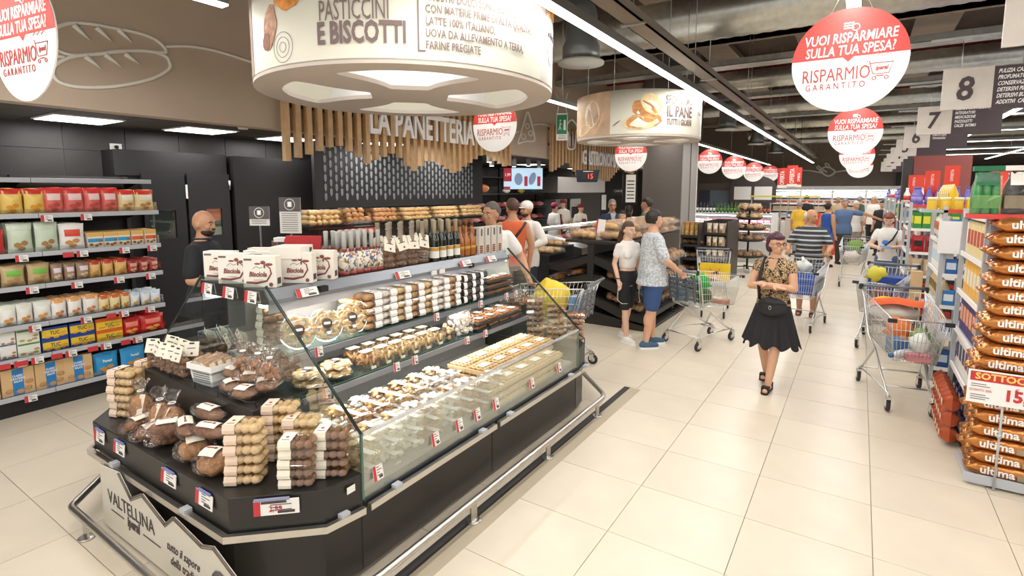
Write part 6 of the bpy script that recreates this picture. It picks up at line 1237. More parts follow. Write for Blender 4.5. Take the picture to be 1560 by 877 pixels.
# crispbread shelf facing us and snack rack with end-on packs
def rack(loc, w, d, h, zs, label, rz=0):
    t = thing('display_rack', label, 'rack', loc, rz); b = B(); b.box(-w/2, w/2, d/2-.02, d/2, 0, h); ob('back', b, M_dark, t)
    for s in (-1, 1): b = B(); b.box(s*w/2-.015, s*w/2+.015, -d/2, d/2, 0, h); ob('side', b, M_rack, t)
    for z in zs: b = B(); b.box(-w/2, w/2, -d/2, d/2, z-.02, z); b.box(-w/2, w/2, -d/2-.006, -d/2, z-.03, z+.03); ob('shelf', b, M_rack, t)
    return t
RK = rack((-3.46, 12.3, 0), 1.0, .45, 1.35, (.25, .55, .85, 1.05), 'black rack with upright gold cracker bags behind the man in grey shirt')
for i in range(9): put(pack_bag('goldbag', .10, .32, .07, '#c99b52', '#a8793a', None, '#e6cc92', cat='snack bag', nm='gold_snack_bag'), USED, (-3.89+.108*i, 12.22, 1.05), 'tall gold cracker bag on the black rack, %s from left' % nth(i, 9), 0, 'tall gold bags on the black rack')
for zi, z in enumerate((.25, .55, .85)):
    for i in range(4): put(proto('bbr0', bagbread), USED, (-3.8+.24*i, 12.3, z), 'bagged rolls on the black rack, %s shelf, %s from left' % (('lowest', 'middle', 'upper')[zi], nth(i, 4)), 0, 'bagged rolls on the black rack')
R2_ = rack((-2.68, 13.1, 0), .5, 1.3, 1.38, (.2, .5, .8, 1.1), 'narrow snack rack with cream packs facing the aisle', 0)
for zi, z in enumerate((.2, .5, .8, 1.1)):
    for i in range(10): put(pack_bag('crm', .11, .24, .07, '#c9b394', '#d9c9ae', '#a8483c' if 0 else '#e9dfcc', '#9a6a45', cat='snack bag', nm='cream_snack_bag'), USED, (-2.50, 12.52+.125*i, z), 'cream snack bag on the narrow rack, %s shelf, %s from the front' % (('lowest', 'second', 'third', 'top')[zi], nth(i, 10)), PI/2, 'cream snack bags on the narrow rack')
    for i in range(3): put(pack_bag('crm', .11, .24, .07, '#c9b394'), USED, (-2.82+.13*i, 12.5, z), 'cream snack bag facing us on the narrow rack, %s shelf, %s' % (('lowest', 'second', 'third', 'top')[zi], nth(i, 3)), 0, 'cream snack bags on the narrow rack front')
# ================================================================== left back: meat and deli counters, ovens, hood, shelves
def counter(loc, w, d, h, label, cm_, rz=0, goods=None):
    t = thing('deli_counter', label, 'counter', loc, rz); b = B(); b.box(-w/2, w/2, -d/2, d/2, 0, h-.28); ob('body', b, M_dark, t); b = B(); b.box(-w/2, w/2, -d/2, d/2, h-.28, h-.24); ob('bed', b, M_sw, t)
    b = B(); b.box(-w/2, w/2, 0, d/2, h-.02, h); ob('worktop', b, M_steel, t); b = B(); b.quad((-w/2, -d/2, h-.24), (w/2, -d/2, h-.24), (w/2, -d/2+.15, h+.12), (-w/2, -d/2+.15, h+.12)); b.quad((-w/2, -d/2+.15, h+.12), (w/2, -d/2+.15, h+.12), (w/2, .05, h+.14), (-w/2, .05, h+.14)); ob('glass_front', b, M_glass, t)
    b = B(); b.box(-w/2, w/2, -d/2+.16, -d/2+.19, h+.09, h+.11); ob('lamp', b, mat('counter_lamp', (1, .98, .95), .5, emit=5), t)
    for s in (-1, 1): b = B(); b.box(s*w/2-.01, s*w/2+.01, -d/2+.05, 0, h-.24, h+.13); ob('glass_post', b, M_steel, t)
    return t
K_meat = crumb('meat', '#c98a86', .3, 10); K_meatd = crumb('meat_dark', '#9a3a3e', .3, 10)
def meat(s): 
    t = thing('meat_piece', 'x', 'meat'); b = B(); b.ell((0, 0, .06), (.14, .10, .06), 10, 6, jit=.3); ob('meat', b, (K_meat, K_meatd)[s], t); b = B(); b.ell((.03, 0, .10), (.05, .04, .025), 8, 5); ob('fat', b, K_white, t); return t
c1 = counter((-7.0, 10.6, 0), 1.0, 3.2, 1.2, 'lit deli counter near the man in the white T-shirt', None, 0) if 0 else counter((-5.85, 11.4, 0), 4.4, .8, 1.18, 'long lit deli counter running to the pillar', None, PI/2)
for i in range(16): put(proto('meat%d' % (i % 2), meat, i % 2), USED, (-5.62, 9.5+.25*i, .95), 'piece of meat in the long deli counter, %s along' % nth(i), .3*i, 'meat in the long deli counter')
c2 = counter((-5.0, 16.2, 0), 2.6, 1.0, 1.15, 'second lit deli counter behind the man in the suit', None, 0)
# wall shelving with hams behind the screen
ws = thing('wall_shelf', 'black steel wall shelving with toys and meats below the screen', 'shelving', (0, 0, 0))
for x, y in ((-9.2, 11.2), (-9.2, 13.4), (-9.2, 15.6)): b = B(); b.box(x-.03, x+.03, y-.03, y+.03, 0, 2.75); ob('post', b, M_matt, ws)
for z in (1.15, 1.55, 1.98, 2.45): b = B(); b.box(-9.5, -8.8, 11.0, 15.7, z-.03, z); ob('shelf', b, M_matt, ws)
for zi, z in enumerate((1.15, 1.55)):
    for i in range(14): put(proto('meat%d' % ((i+zi) % 2), meat, (i+zi) % 2), USED, (-8.98, 11.2+.32*i, z), 'meat piece on the black wall shelving, %s shelf, %s along' % (('lower', 'upper')[zi], nth(i, 14)), .5*i, 'meat on the black wall shelving', sc=1.3)
for k, (i, c, lab, sz) in enumerate(((0, '#5a7fb8', 'blue and white boat-shaped toy on the wall shelving', .25), (1, '#d8b22c', 'yellow bucket on the wall shelving', .14), (2, '#c96f3a', 'big orange cone-shaped ham on the wall shelving', .28), (5, '#ecebe6', 'white bag on the shelf under the screen', .16), (7, '#e3c23a', 'yellow sack on the shelf under the screen', .14), (9, '#3c9cc8', 'blue fish-shaped balloon at the shelf end', .3))):
    p = (-8.95, 11.3+.42*i, 1.98) if k else (-8.95, 11.4, 2.45); t = thing('shelf_item', lab, 'decoration', p); b = B(); b.ell((0, 0, sz*.5), (sz*.6, sz*.9, sz*.48), 12, 8, jit=.25); ob('body', b, cm(c), t); b = B(); b.ell((.02, sz*.7, sz*.5), (sz*.3, sz*.35, sz*.3), 8, 6); ob('tip', b, cm('#e6e2d8'), t)
hd_ = thing('extractor_hood', 'stainless steel extractor hood beyond the second slat screen', 'hood', (-8.6, 17.2, 0)); b = B(); b.box(-.6, .6, -2.3, 1.4, 2.0, 2.5); ob('canopy', b, M_steel, hd_); b = B(); b.prism([(-.6, 2.5), (.6, 2.5), (.3, 2.8), (-.3, 2.8)], -1.0, .6, ax='y'); ob('duct', b, M_steel, hd_)
for k, (y, lab) in enumerate(((16.3, 'grey steel oven under the hood'), (17.4, 'steel oven with open dark door under the hood'))):
    t = thing('oven', lab, 'oven', (-9.0, y, 0)); b = B(); b.box(-.4, .4, -.42, .42, 0, 1.78); ob('body', b, cm('#77777a', .35) if k == 0 else M_steel, t, bevel=.01); b = B(); b.box(.4, .41, -.32, .32, 1.1, 1.5); ob('door_glass', b, M_matt, t); b = B(); b.cyl((.44, -.3, 1.55), (.44, .3, 1.55), .015, 8); ob('handle', b, M_chrome, t)
M_tw = mat('service_tile', srgb('#4a4845'), .5, var=.1, vscale=4)
b = B(); b.box(-9.7, -9.66, 9.0, 22, 0, 2.8); tw = struct('wall_tiles', b, mat('joint_dark', srgb('#5f5c58'), .8)); tt = B(); tt.box(0, .012, .004, .596, .004, .296); tme = tt.mesh('wall_tile', M_tw)
for j in range(14):
    for k in range(7): ob('wall_tile', tme, None, tw, (-9.66, 11.0+.6*j, .7+.3*k))
t = thing('menu_board', 'lit white menu board in black frame right of the hood', 'sign', GD(960, 287, 15.5), .7); b = B(); b.box(-.22, .22, 0, .05, -.45, .5); ob('frame', b, M_matt, t); b = B(); b.box(-.13, .16, -.01, 0, -.4, .4); ob('menu', b, mat('menu_white', srgb('#e8e2d4'), .5, emit=.3), t); b = B(); [b.box(-.1, .12, -.013, -.01, -.3+.1*i, -.27+.1*i) for i in range(6)]; ob('menu_lines', b, M_ink, t)
for k, (px, py, w_, h_) in enumerate(((942, 292, .35, .22), (920, 300, .14, .45))):
    t = thing('wall_notice', ('pale lettering plate left of the menu board', 'white notice sheet beside the steel ovens')[k], 'sign', GD(px, py+8*k, 16), .7); b = B(); b.box(-w_/2, w_/2, 0, .01, -h_/2, h_/2); ob('plate', b, (M_dark, M_sw)[k], t)
    if k == 0: letters('CARNE', t, (0, -.004, .02), (PI/2, 0, 0), M_sw, size=.1, sx=.8, ext=.001)
# back notices near the pillar
t = thing('arched_board', 'brown arched board with two white notices beyond the pillar', 'sign', GY(1147, 288, 27.5)); b = B(); n = 14; b.prism([(-1.0, -.62), (1.0, -.62)]+[(1.0*math.cos(PI*i/n), .1+.55*math.sin(PI*i/n)) for i in range(n+1)], 0, .06, ax='y'); ob('board', b, cm('#4b4340'), t)
for s in (-1, 1): b = B(); b.box(s*.45-.38, s*.45+.38, -.01, 0, -.5, .12); ob('notice', b, M_sw, t)
b = B(); b.box(-8.0, -3.6, 28.0, 28.2, 0, 2.45); tag(ob('service_partition', b, cm('#6a5f57')), 'low taupe service wall behind the bottle row', 'partition')
for k, (x, w_, c, lab) in enumerate(((-6.6, .5, '#3b4450', 'dark doorway strip at the back left of the partition'), (-5.9, .9, '#6f7d88', 'blue-grey service door in the partition'), (-4.9, .5, '#8e8375', 'pale door panel in the partition'))):
    b = B(); b.box(x-w_/2, x+w_/2, 27.95, 28.0, 0, 2.1); t = tag(ob('service_door', b, cm(c)), lab, 'door'); b = B(); b.box(x+w_*.3, x+w_*.34, 27.92, 27.95, 1.0, 1.1); ob('handle', b, M_steel, t)
# extra low fridges and stalls in the middle distance
fz = thing('island_freezer', 'low white open freezer under the far wall fridge', 'freezer', (-1.4, 24.6, 0)); b = B(); b.box(-1.8, .6, -.5, .5, 0, .85); ob('body', b, cm('#dcdcda'), fz, bevel=.02); b = B(); b.box(-1.75, .55, -.45, .45, .85, .86); ob('glass_lid', b, cm('#aab8bd', .1), fz)
b = B(); b.box(-.4, .5, -.06, .06, 0, 1.35); tag(ob('red_counter', b, mat('counter_red', srgb('#d8432f'), .5), None, (-1.1, 20.2, 0)), 'bright red panel behind the woman in blue', 'panel')
for k, x in enumerate((-2.9, -1.7)):
    t = thing('promo_stall', 'pale stall with yellow canopy edge, %s' % ('left', 'right')[k], 'stall', (x, 21.5, 0)); b = B(); b.box(-.5, .5, -.3, .3, 0, 1.1); ob('body', b, cm('#c9c3ba'), t); b = B(); b.box(-.5, .5, -.32, .32, 1.85, 1.9); ob('canopy', b, cm('#e0d24a'), t); b = B(); [b.cyl((q, 0, 1.1), (q, 0, 1.85), .02, 6) for q in (-.48, .48)]; ob('post', b, M_grey, t)
    for i in range(8): put(generic_pack(('#3a4f96', '#c9483a')[i % 2], '#e8e4dc', .10, .2, .08, 'box'), USED, (x-.4+.11*i, 21.35, 1.1), 'small carton on the %s promo stall, %s along' % (('left', 'right')[k], nth(i, 8)), 0, 'cartons on the %s promo stall' % ('left', 'right')[k])
# ================================================================== shopping trolleys
M_wire = mat('trolley_wire', (.72, .73, .72), .28, 1); M_tgrey = mat('trolley_plastic', srgb('#6d7278'), .4); M_rub = mat('rubber', srgb('#2b2d2f'), .6)
def trolley_make():
    t = thing('trolley', 'x', 'trolley')
    RT, FT, RB, FB = [(-.28, -.08, 1.0), (.28, -.08, 1.0)], [(-.21, .92, .90), (.21, .92, .90)], [(-.22, .06, .56), (.22, .06, .56)], [(-.16, .84, .50), (.16, .84, .50)]
    L = lambda a, b, u: tuple(a[i]+(b[i]-a[i])*u for i in range(3))
    b = B()
    for P_ in ([RT[0], FT[0], FT[1], RT[1]], [RB[0], FB[0], FB[1], RB[1]]): b.tube(P_, .006, 6, closed=True)
    for s in (0, 1): b.tube([RT[s], RB[s]], .006, 6); b.tube([FT[s], FB[s]], .006, 6)
    ob('basket_rim', b, M_wire, t)
    b = B(); w = .0026
    for s in (0, 1):
        for k in range(1, 20): u = k/20; b.cyl(L(RT[s], FT[s], u), L(RB[s], FB[s], u), w, 4)
        for v in (.2, .4, .6, .8): b.cyl(L(RT[s], RB[s], v), L(FT[s], FB[s], v), w, 4)
    for k in range(1, 12): u = k/12; b.cyl(L(FT[0], FT[1], u), L(FB[0], FB[1], u), w, 4); b.cyl(L(RT[0], RT[1], u), L(RB[0], RB[1], u), w, 4); b.cyl(L(RB[0], RB[1], u), L(FB[0], FB[1], u), w, 4)
    for v in (.25, .5, .75): b.cyl(L(FT[0], FB[0], v), L(FT[1], FB[1], v), w, 4); b.cyl(L(RT[0], RB[0], v), L(RT[1], RB[1], v), w, 4)
    for v in range(1, 12): b.cyl(L(RB[0], FB[0], v/12), L(RB[1], FB[1], v/12), w, 4)
    ob('wire_basket', b, M_wire, t)['kind'] = 'stuff'
    for s in (-1, 1):
        b = B(); b.tube([(s*.28, -.12, 1.04), (s*.27, -.02, .92), (s*.23, .10, .55), (s*.20, .30, .46), (s*.25, .05, .20), (s*.27, 0, .14)], .011, 8); b.tube([(s*.20, .30, .46), (s*.18, .62, .24), (s*.17, .83, .14)], .010, 8); b.tube([(s*.27, .0, .17), (s*.23, .4, .19), (s*.17, .83, .17)], .008, 8); ob('side_frame', b, M_wire, t)
    b = B(); b.cyl((-.26, .0, .17), (.26, .0, .17), .008); ob('cross_bar', b, M_wire, t); b = B(); b.cyl((-.18, .6, .18), (.18, .6, .18), .008); ob('cross_bar', b, M_wire, t)
    b = B(); b.cyl((-.29, -.13, 1.04), (.29, -.13, 1.04), .015, 10); ob('handle', b, M_tgrey, t)
    for s in (-1, 1): b = B(); b.lathe([(.02, -.03), (.022, 0), (.02, .03)], 8, (s*.29, -.11, 1.03)); b.at((s*.21, .93, .89)); b.box(-.035, .035, -.015, .015, -.018, .018); ob('corner_bumper', b, M_rub, t, bevel=.004)
    b = B(); b.at((0, -.045, .79), (.12, 0, 0)); [b.box(-.20, .20, -.006, .006, -.15+.06*k, -.11+.06*k) for k in range(5)]; [b.box(x-.015, x+.015, -.006, .006, -.17, .17) for x in (-.2, -.07, .07, .2)]; ob('seat_flap', b, M_tgrey, t)
    for x, y in ((-.27, 0), (.27, 0), (-.17, .83), (.17, .83)):
        b = B(); b.at((x, y-.02, .06), (0, PI/2, 0)); b.lathe([(.035, -.014), (.058, -.013), (.062, 0), (.058, .013), (.035, .014)], 18); wl = ob('wheel', b, M_rub, t); b = B(); b.at((x, y-.02, .06), (0, PI/2, 0)); b.lathe([(.03, -.016), (.03, .016)], 12); ob('hub', b, M_grey, wl)
        b = B(); b.box(x-.022, x-.017, y-.035, y+.02, .05, .13); b.box(x+.017, x+.022, y-.035, y+.02, .05, .13); b.box(x-.022, x+.022, y-.02, y+.025, .12, .145); ob('castor_fork', b, M_chrome, wl)
    return t
TR = {}
def trolley(key, loc, heading, label):
    p = proto('trolley', trolley_make); o = put(p, USED, (loc[0], loc[1], 0), label, math.atan2(heading[1], heading[0])-PI/2, 'shopping trolleys'); TR[key] = Matrix.Translation(o.location) @ Euler(o.rotation_euler).to_matrix().to_4x4(); return o
trolley('front', (.37, 6.79), (.16, -.98), 'loaded shopping trolley nearest the coffee stack, full of bags')
trolley('grey', (-1.87, 7.02), (.41, .91), 'trolley held by the man in the grey shirt')
trolley('stripe', (-.62, 9.52), (-.05, -1), 'trolley pushed by the man in the striped shirt')
trolley('polo', (-.02, 14.2), (-.1, -1), 'trolley beside the man in the blue polo shirt')
trolley('red', (.42, 8.98), (-.22, -1), 'trolley in front of the red-haired woman')
trolley('white', (-2.55, 5.42), (-1, -.1), 'trolley with grey seat flap held by the man in white T-shirt')
trolley('yellow', (-2.1, 9.7), (.25, -1), 'trolley with a yellow bag behind the man in grey shirt')
def soft(r, c, jit=.3, seed=0): b = B(); b.ell((0, 0, r[2]), r, 14, 9, jit=jit); return b
def cargo(key, loc, nm, cat, label, b, m, rz=0, parts=()):
    M_ = TR[key]; p = M_ @ Vector(loc); o = thing(nm, label, cat, p, M_.to_euler().z+rz); ob('body', b, m, o)
    for n_, bb, mm in parts: ob(n_, bb, mm, o)
    return o
def hb(): b = B(); b.tube([(-.08, 0, .14), (-.05, 0, .24), (.05, 0, .24), (.08, 0, .14)], .006, 5); return b
fab = lambda h, n: mat(n, srgb(h), .6, bump=.6, bscale=12)
b = B(); b.grid(lambda u, v: ((u-.5)*.46+.01*math.sin(8*v), -.02+.14*v+.02*math.sin(9*u), .20+.06*math.sin(PI*v)-.05*abs(u-.5)), 10, 8); cargo('front', (0, .0, .70), 'shopping_bag', 'bag', 'orange and yellow folded bag lying across the front trolley', b, fab('#e2622b', 'bag_orange'), 0, [('yellow_edge', B().tube([(-.24, -.04, .19), (-.1, -.05, .22), (.1, -.05, .23), (.24, .02, .20)], .018, 6), fab('#efc22c', 'bag_yellow')), ('side', soft((.22, .12, .09), 0), fab('#cfc8bb', 'bag_pale'))])
cargo('front', (.02, .28, .53), 'shopping_bag', 'bag', 'crumpled orange bag at the rear of the front trolley', soft((.12, .10, .13), 0, .5), fab('#dd7a35', 'bag_orange2'))
cargo('front', (-.08, .62, .515), 'grocery', 'bag', 'white bag with green print at the front of the front trolley', soft((.09, .12, .10), 0, .4), fab('#dfe3da', 'bag_white'))
cargo('front', (.09, .60, .515), 'grocery', 'food', 'blue pack lying in the front trolley', B().box(-.05, .05, -.09, .09, 0, .14), cm('#3c6a9c'), .3)
cargo('front', (.02, .44, .52), 'grocery', 'food', 'brown paper loaf lying crosswise in the front trolley', soft((.15, .06, .06), 0, .3), cm('#b58350'), .5)
cargo('front', (.08, .76, .51), 'bottle', 'bottle', 'bottle with blue cap lying in the front trolley', B().tube([(-.1, 0, .04), (.06, 0, .04), (.11, 0, .04), (.14, 0, .04)], [.038, .038, .018, .016], 12), cm('#dfe6ea', .15), .8, [('cap', B().tube([(.14, 0, .04), (.165, 0, .04)], .02, 10), cm('#2d63a8'))])
cargo('front', (-.03, .80, .51), 'grocery', 'food', 'pink and red tray pack at the nose of the front trolley', B().box(-.09, .09, -.05, .05, 0, .06), cm('#c9848a'))
cargo('front', (-.12, .42, .52), 'grocery', 'food', 'green leafy bag at the side of the front trolley', soft((.07, .12, .10), 0, .5), fab('#7f9a5e', 'bag_leaf'))
cargo('grey', (0, .12, .72), 'handbag', 'bag', 'black handbag on the seat of the grey-shirt man trolley', soft((.15, .07, .09), 0, .3), fab('#232325', 'bag_black'), 0, [('strap', hb(), M_matt)])
cargo('grey', (-.1, .06, .60), 'shopping_bag', 'bag', 'teal bag on the seat of the grey-shirt man trolley', soft((.10, .07, .09), 0, .4), fab('#1e8b93', 'bag_teal'))
cargo('grey', (.05, .25, .72), 'grocery', 'food', 'bright green bunch at the rear of the grey-shirt man trolley', soft((.12, .11, .12), 0, .6), fab('#2fa23a', 'bag_green'))
cargo('grey', (-.04, .42, .52), 'watermelon', 'fruit', 'dark green watermelon in the trolley of the grey-shirt man', soft((.14, .12, .12), 0, .02), mat('melon', srgb('#35502f'), .4, var=.4, vscale=18))
cargo('grey', (.02, .70, .51), 'grocery', 'food', 'tray of red and cream food in the grey-shirt man trolley', B().box(-.13, .13, -.07, .07, 0, .06), cm('#c98b74'), .2, [('wrap', B().box(-.1, .05, -.06, .06, .06, .075), cm('#e8dcc5'))])
cargo('stripe', (0, .45, .52), 'basket', 'basket', 'blue plastic crate in the trolley of the striped man', B().box(-.19, .19, -.17, .17, 0, .30), cm('#2a4d9c', .4), 0, [('slots', (lambda b: ([b.box(-.17, .17, s*.171-.001, s*.171+.001, .05+.05*i, .075+.05*i) for i in range(5) for s in (-1, 1)], b)[1])(B()), cm('#3d63b4'))])
cargo('stripe', (.02, .42, .83), 'shopping_bag', 'bag', 'pale translucent bag on the blue crate', soft((.13, .11, .09), 0, .5), clear('pale_film', (.85, .85, .85), .1, .3, .5), 0, [('contents', soft((.09, .08, .06), 0, .5), fab('#a9ad8e', 'veg')), ('knot', B().tube([(0, 0, .17), (.02, 0, .24)], [.03, .012], 8), M_sw)])
cargo('red', (0, .22, .60), 'basket', 'basket', 'blue shopping basket in the trolley of the red-haired woman', B().box(-.22, .18, -.1, .2, 0, .32), cm('#24479a', .4))
cargo('red', (.10, .35, .80), 'grocery', 'bag', 'yellow and green bag leaning in the red-haired woman trolley', soft((.12, .09, .12), 0, .5), fab('#cfc23c', 'bag_lime'))
cargo('red', (0, .62, .51), 'grocery', 'bag', 'dark red net bag in the red-haired woman trolley', soft((.13, .12, .15), 0, .4), fab('#6b3a3c', 'bag_wine'))
cargo('polo', (0, .5, .52), 'grocery', 'bag', 'heap of white and red packs in the blue polo trolley', soft((.17, .25, .12), 0, .5), fab('#d6cbc4', 'bag_heap'))
cargo('polo', (0, .12, .70), 'grocery', 'food', 'green vegetables at the rear of the blue polo trolley', soft((.17, .1, .13), 0, .5), fab('#7c9a48', 'bag_veg'))
cargo('white', (0, .42, .55), 'shopping_bag', 'bag', 'bright yellow bag in the trolley beyond the bakery island', soft((.18, .22, .24), 0, .3), fab('#e8c63a', 'bag_yellow2'))
cargo('white', (.05, .12, .6), 'bottle', 'bottle', 'blue and white pack at the rear of the island-side trolley', B().box(-.08, .08, -.06, .06, 0, .25), cm('#6f93bd'))
b = B(); b.grid(lambda u, v: ((u-.5)*.46, .02*math.sin(7*u)+.01*math.sin(9*v), .30*v), 10, 6); cargo('yellow', (0, .95, .62), 'shopping_bag', 'bag', 'yellow bag with orange handle print draped over the rear trolley', b, fab('#eecb2e', 'bag_sun'), 0, [('handle_print', B().tube([(-.07, .025, .22), (-.05, .03, .13), (.05, .03, .13), (.07, .025, .22)], .01, 6), cm('#e0742c')), ('foot_print', B().box(-.03, .06, .015, .03, .01, .05), cm('#d8402c'))])
# ================================================================== people
def remesh(b, name, m, vox, smooth=4, parent=None):
    me = b.mesh('t', []); o = bpy.data.objects.new('t', me)
    md = o.modifiers.new('r', 'REMESH'); md.mode = 'VOXEL'; md.voxel_size = vox; md.use_smooth_shade = True
    s = o.modifiers.new('s', 'SMOOTH'); s.factor = .5; s.iterations = smooth
    out = bake(o); bpy.data.meshes.remove(me)
    out.name = name; out.materials.clear(); out.materials.append(m)
    for p in out.polygons: p.use_smooth = True
    return ob(name, out, None, parent)
def caps(b, p, q, r0, r1, n=12):
    p, q = Vector(p), Vector(q); d = q-p; L = max(d.length, 1e-5); d /= L; pts = []; rs = []
    for k in range(4): a = PI/2*k/3; pts.append(p-d*r0*math.cos(a)); rs.append(max(r0*math.sin(a), .002))
    for k in range(1, 4): u = k/4; pts.append(p+d*L*u); rs.append(r0+(r1-r0)*u+.05*r0*math.sin(PI*u))
    for k in range(4): a = PI/2*k/3; pts.append(q+d*r1*math.sin(a)); rs.append(max(r1*math.cos(a), .002))
    b.tube(pts, rs, n); return b
def loft(b, L, n=20):    # rings: (x, y, z, rx, ry)
    b.ring([[(x+rx*math.copysign(abs(math.cos(a))**.85, math.cos(a)), y+ry*math.sin(a), z) for a in [2*PI*k/n for k in range(n)]] for x, y, z, rx, ry in L]); return b
J0 = dict(aL=(.09, .01, .08), aR=(-.09, .01, .08), kL=(.095, -.015, .49), kR=(-.095, -.015, .49), hL=(.088, 0, .90), hR=(-.088, 0, .90),
          sL=(.162, .012, 1.375), sR=(-.162, .012, 1.375), eL=(.215, .03, 1.11), eR=(-.215, .03, 1.11), wL=(.225, -.03, .865), wR=(-.225, -.03, .865))
SK = mat('skin_fair', srgb('#d6a687'), .5, var=.06, vscale=9); SK2 = mat('skin_tan', srgb('#c4926f'), .5, var=.06, vscale=9); SK3 = mat('skin_pale', srgb('#dfb79d'), .5, var=.06, vscale=9)
def hand(b, w, e, side, curl=.5, scale=1):
    w, e = Vector(w), Vector(e); d = (w-e).normalized(); up = Vector((0, -1, 0)) if abs(d.y) < .8 else Vector((0, 0, 1)); lat = d.cross(up).normalized(); nrm = lat.cross(d).normalized()
    s = scale; pc = w+d*.045*s; b2 = [w-d*.01, pc+d*.03*s]; caps(b, b2[0], b2[1], .026*s, .030*s); caps(b, w+d*.03*s+nrm*.018*s, w+d*.075*s+nrm*.016*s, .018*s, .018*s); caps(b, w+d*.03*s-nrm*.018*s, w+d*.075*s-nrm*.018*s, .018*s, .017*s)
    inw = lat*(-side)
    for k, (off, ln) in enumerate(((.030, .062), (.010, .072), (-.011, .068), (-.031, .052))):
        p0 = w+d*.078*s+nrm*off*s; p1 = p0+(d*(1-curl*.4)+inw*curl*.6).normalized()*ln*.55*s; p2 = p1+(d*(1-curl)+inw*curl).normalized()*ln*.5*s
        caps(b, p0, p1, .0098*s, .009*s, 8); caps(b, p1, p2, .009*s, .0075*s, 8)
    t0 = w+d*.03*s+nrm*.03*s; t1 = t0+(d*.6+nrm*.7+inw*.2).normalized()*.035*s; t2 = t1+(d*.8+nrm*.2+inw*.3).normalized()*.028*s; caps(b, t0, t1, .012*s, .011*s, 8); caps(b, t1, t2, .011*s, .009*s, 8)
def person(label, loc, rz, h=1.72, g=1.0, J=None, head=(0, 0), skin=SK, hair=None, top=None, bottom=None, shoes=None, vox=.009, belly=0, bust=0, beard=None, glasses=None, hatm=None, lean=0, cap_=None, apron=None):
    t = thing('person', label, 'person', loc, rz); s = h/1.72; t.scale = (s, s, s)
    j = dict(J0); j.update(J or {}); V_ = {k: Vector(v) for k, v in j.items() if k != 'curl'}
    b = B(); hx = lambda: None
    torso = [(0, .01, .80, .11*g, .09*g), (0, .01, .88, .160*g, .118*g), (0, .01, .96, .158*g, .115*g), (0, .005-belly*.3, 1.07, (.128+belly*.4)*g, (.098+belly)*g), (0, 0-belly*.3, 1.17, (.140+belly*.3)*g, (.105+belly*.8)*g), (0, 0, 1.28, .158*g, .112*g), (0, .005, 1.36, .160*g, .10*g), (0, .01, 1.41, .135*g, .082*g), (0, .012, 1.44, .095*g, .066), (0, .012, 1.475, .062, .058)]
    torso = [(x, y-lean*(z-.9), z, rx, ry) for x, y, z, rx, ry in torso]; ly = lambda z: -lean*(z-.9)
    loft(b, torso); bustb = lambda bb, o=0: [bb.ell((q*.072, -.080+ly(1.27), 1.265), (.064+o, .040+o, .060+o), 12, 8) for q in (-1, 1)]
    if bust: bustb(b)
    for q in 'LR':
        caps(b, V_['h'+q], V_['k'+q], .085*g, .058*g); caps(b, V_['k'+q], V_['a'+q], .055*g, .036)
        kn, an = V_['k'+q], V_['a'+q]; cv = kn+(an-kn)*.33+Vector((0, .018, 0)); b.ell(tuple(cv), (.048*g, .050*g, .11), 10, 8)
        f = Vector((an.x, an.y, .035+an.z-.08)); caps(b, f+Vector((0, .03, .0)), f+Vector((0, -.13, -.008)), .033, .028)
        sh, el, wr = V_['s'+q]+Vector((0, ly(1.4), 0)), V_['e'+q]+Vector((0, ly(1.2), 0)), V_['w'+q]+Vector((0, ly(1.1), 0)); V_['S'+q], V_['E'+q], V_['W'+q] = sh, el, wr
        caps(b, sh, el, .050*g, .040*g); caps(b, el, wr, .040*g, .027); hand(b, wr, el, 1 if q == 'L' else -1, j.get('curl', .45)); b.ell(tuple(sh), (.052*g, .054*g, .052*g), 10, 8)
    hy = ly(1.6)*1.0; HM = Matrix.Translation((0, hy+.0, 1.50)) @ Euler((head[1], 0, head[0])).to_matrix().to_4x4()
    b.X = Matrix.Identity(4); caps(b, (0, .015+hy*.8, 1.42), (0, hy+.005, 1.53), .055*min(g, 1.1), .052)
    b.X = HM; b.ell((0, .005, .118), (.076, .094, .102), 18, 12); b.ell((0, -.030, .055), (.056, .058, .062), 14, 10); b.ell((0, -.072, .035), (.026, .02, .020), 8, 6); b.ell((0, -.092, .088), (.012, .02, .024), 8, 6); b.ell((0, -.10, .076), (.016, .014, .011), 8, 6); b.ell((0, -.082, .125), (.052, .014, .014), 10, 6)
    for q in (-1, 1): b.ell((q*.078, .01, .092), (.010, .02, .03), 8, 6); b.ell((q*.04, -.066, .075), (.022, .02, .02), 8, 6)
    b.ell((0, -.087, .047), (.022, .010, .008), 8, 6)
    body = remesh(b, 'body', skin, vox, 2, t)
    for q in (-1, 1):
        e = B(); e.X = HM; e.ell((q*.032, -.0805, .104), (.011, .007, .0058), 8, 6); ey = ob('eye', e, cm('#efe9e2', .2), t)
        e = B(); e.X = HM; e.ell((q*.032, -.0865, .104), (.0052, .003, .0055), 8, 6); ob('pupil', e, cm('#2b211c', .3), ey)
        e = B(); e.X = HM; e.tube([(q*.018, -.092, .122), (q*.034, -.092, .127), (q*.05, -.082, .121)], .0032, 5); ob('eyebrow', e, cm('#2b211c', .3), t)
    e = B(); e.X = HM; e.ell((0, -.0955, .047), (.020, .0045, .005), 8, 6); ob('mouth', e, cm('#a85e55', .5), t)
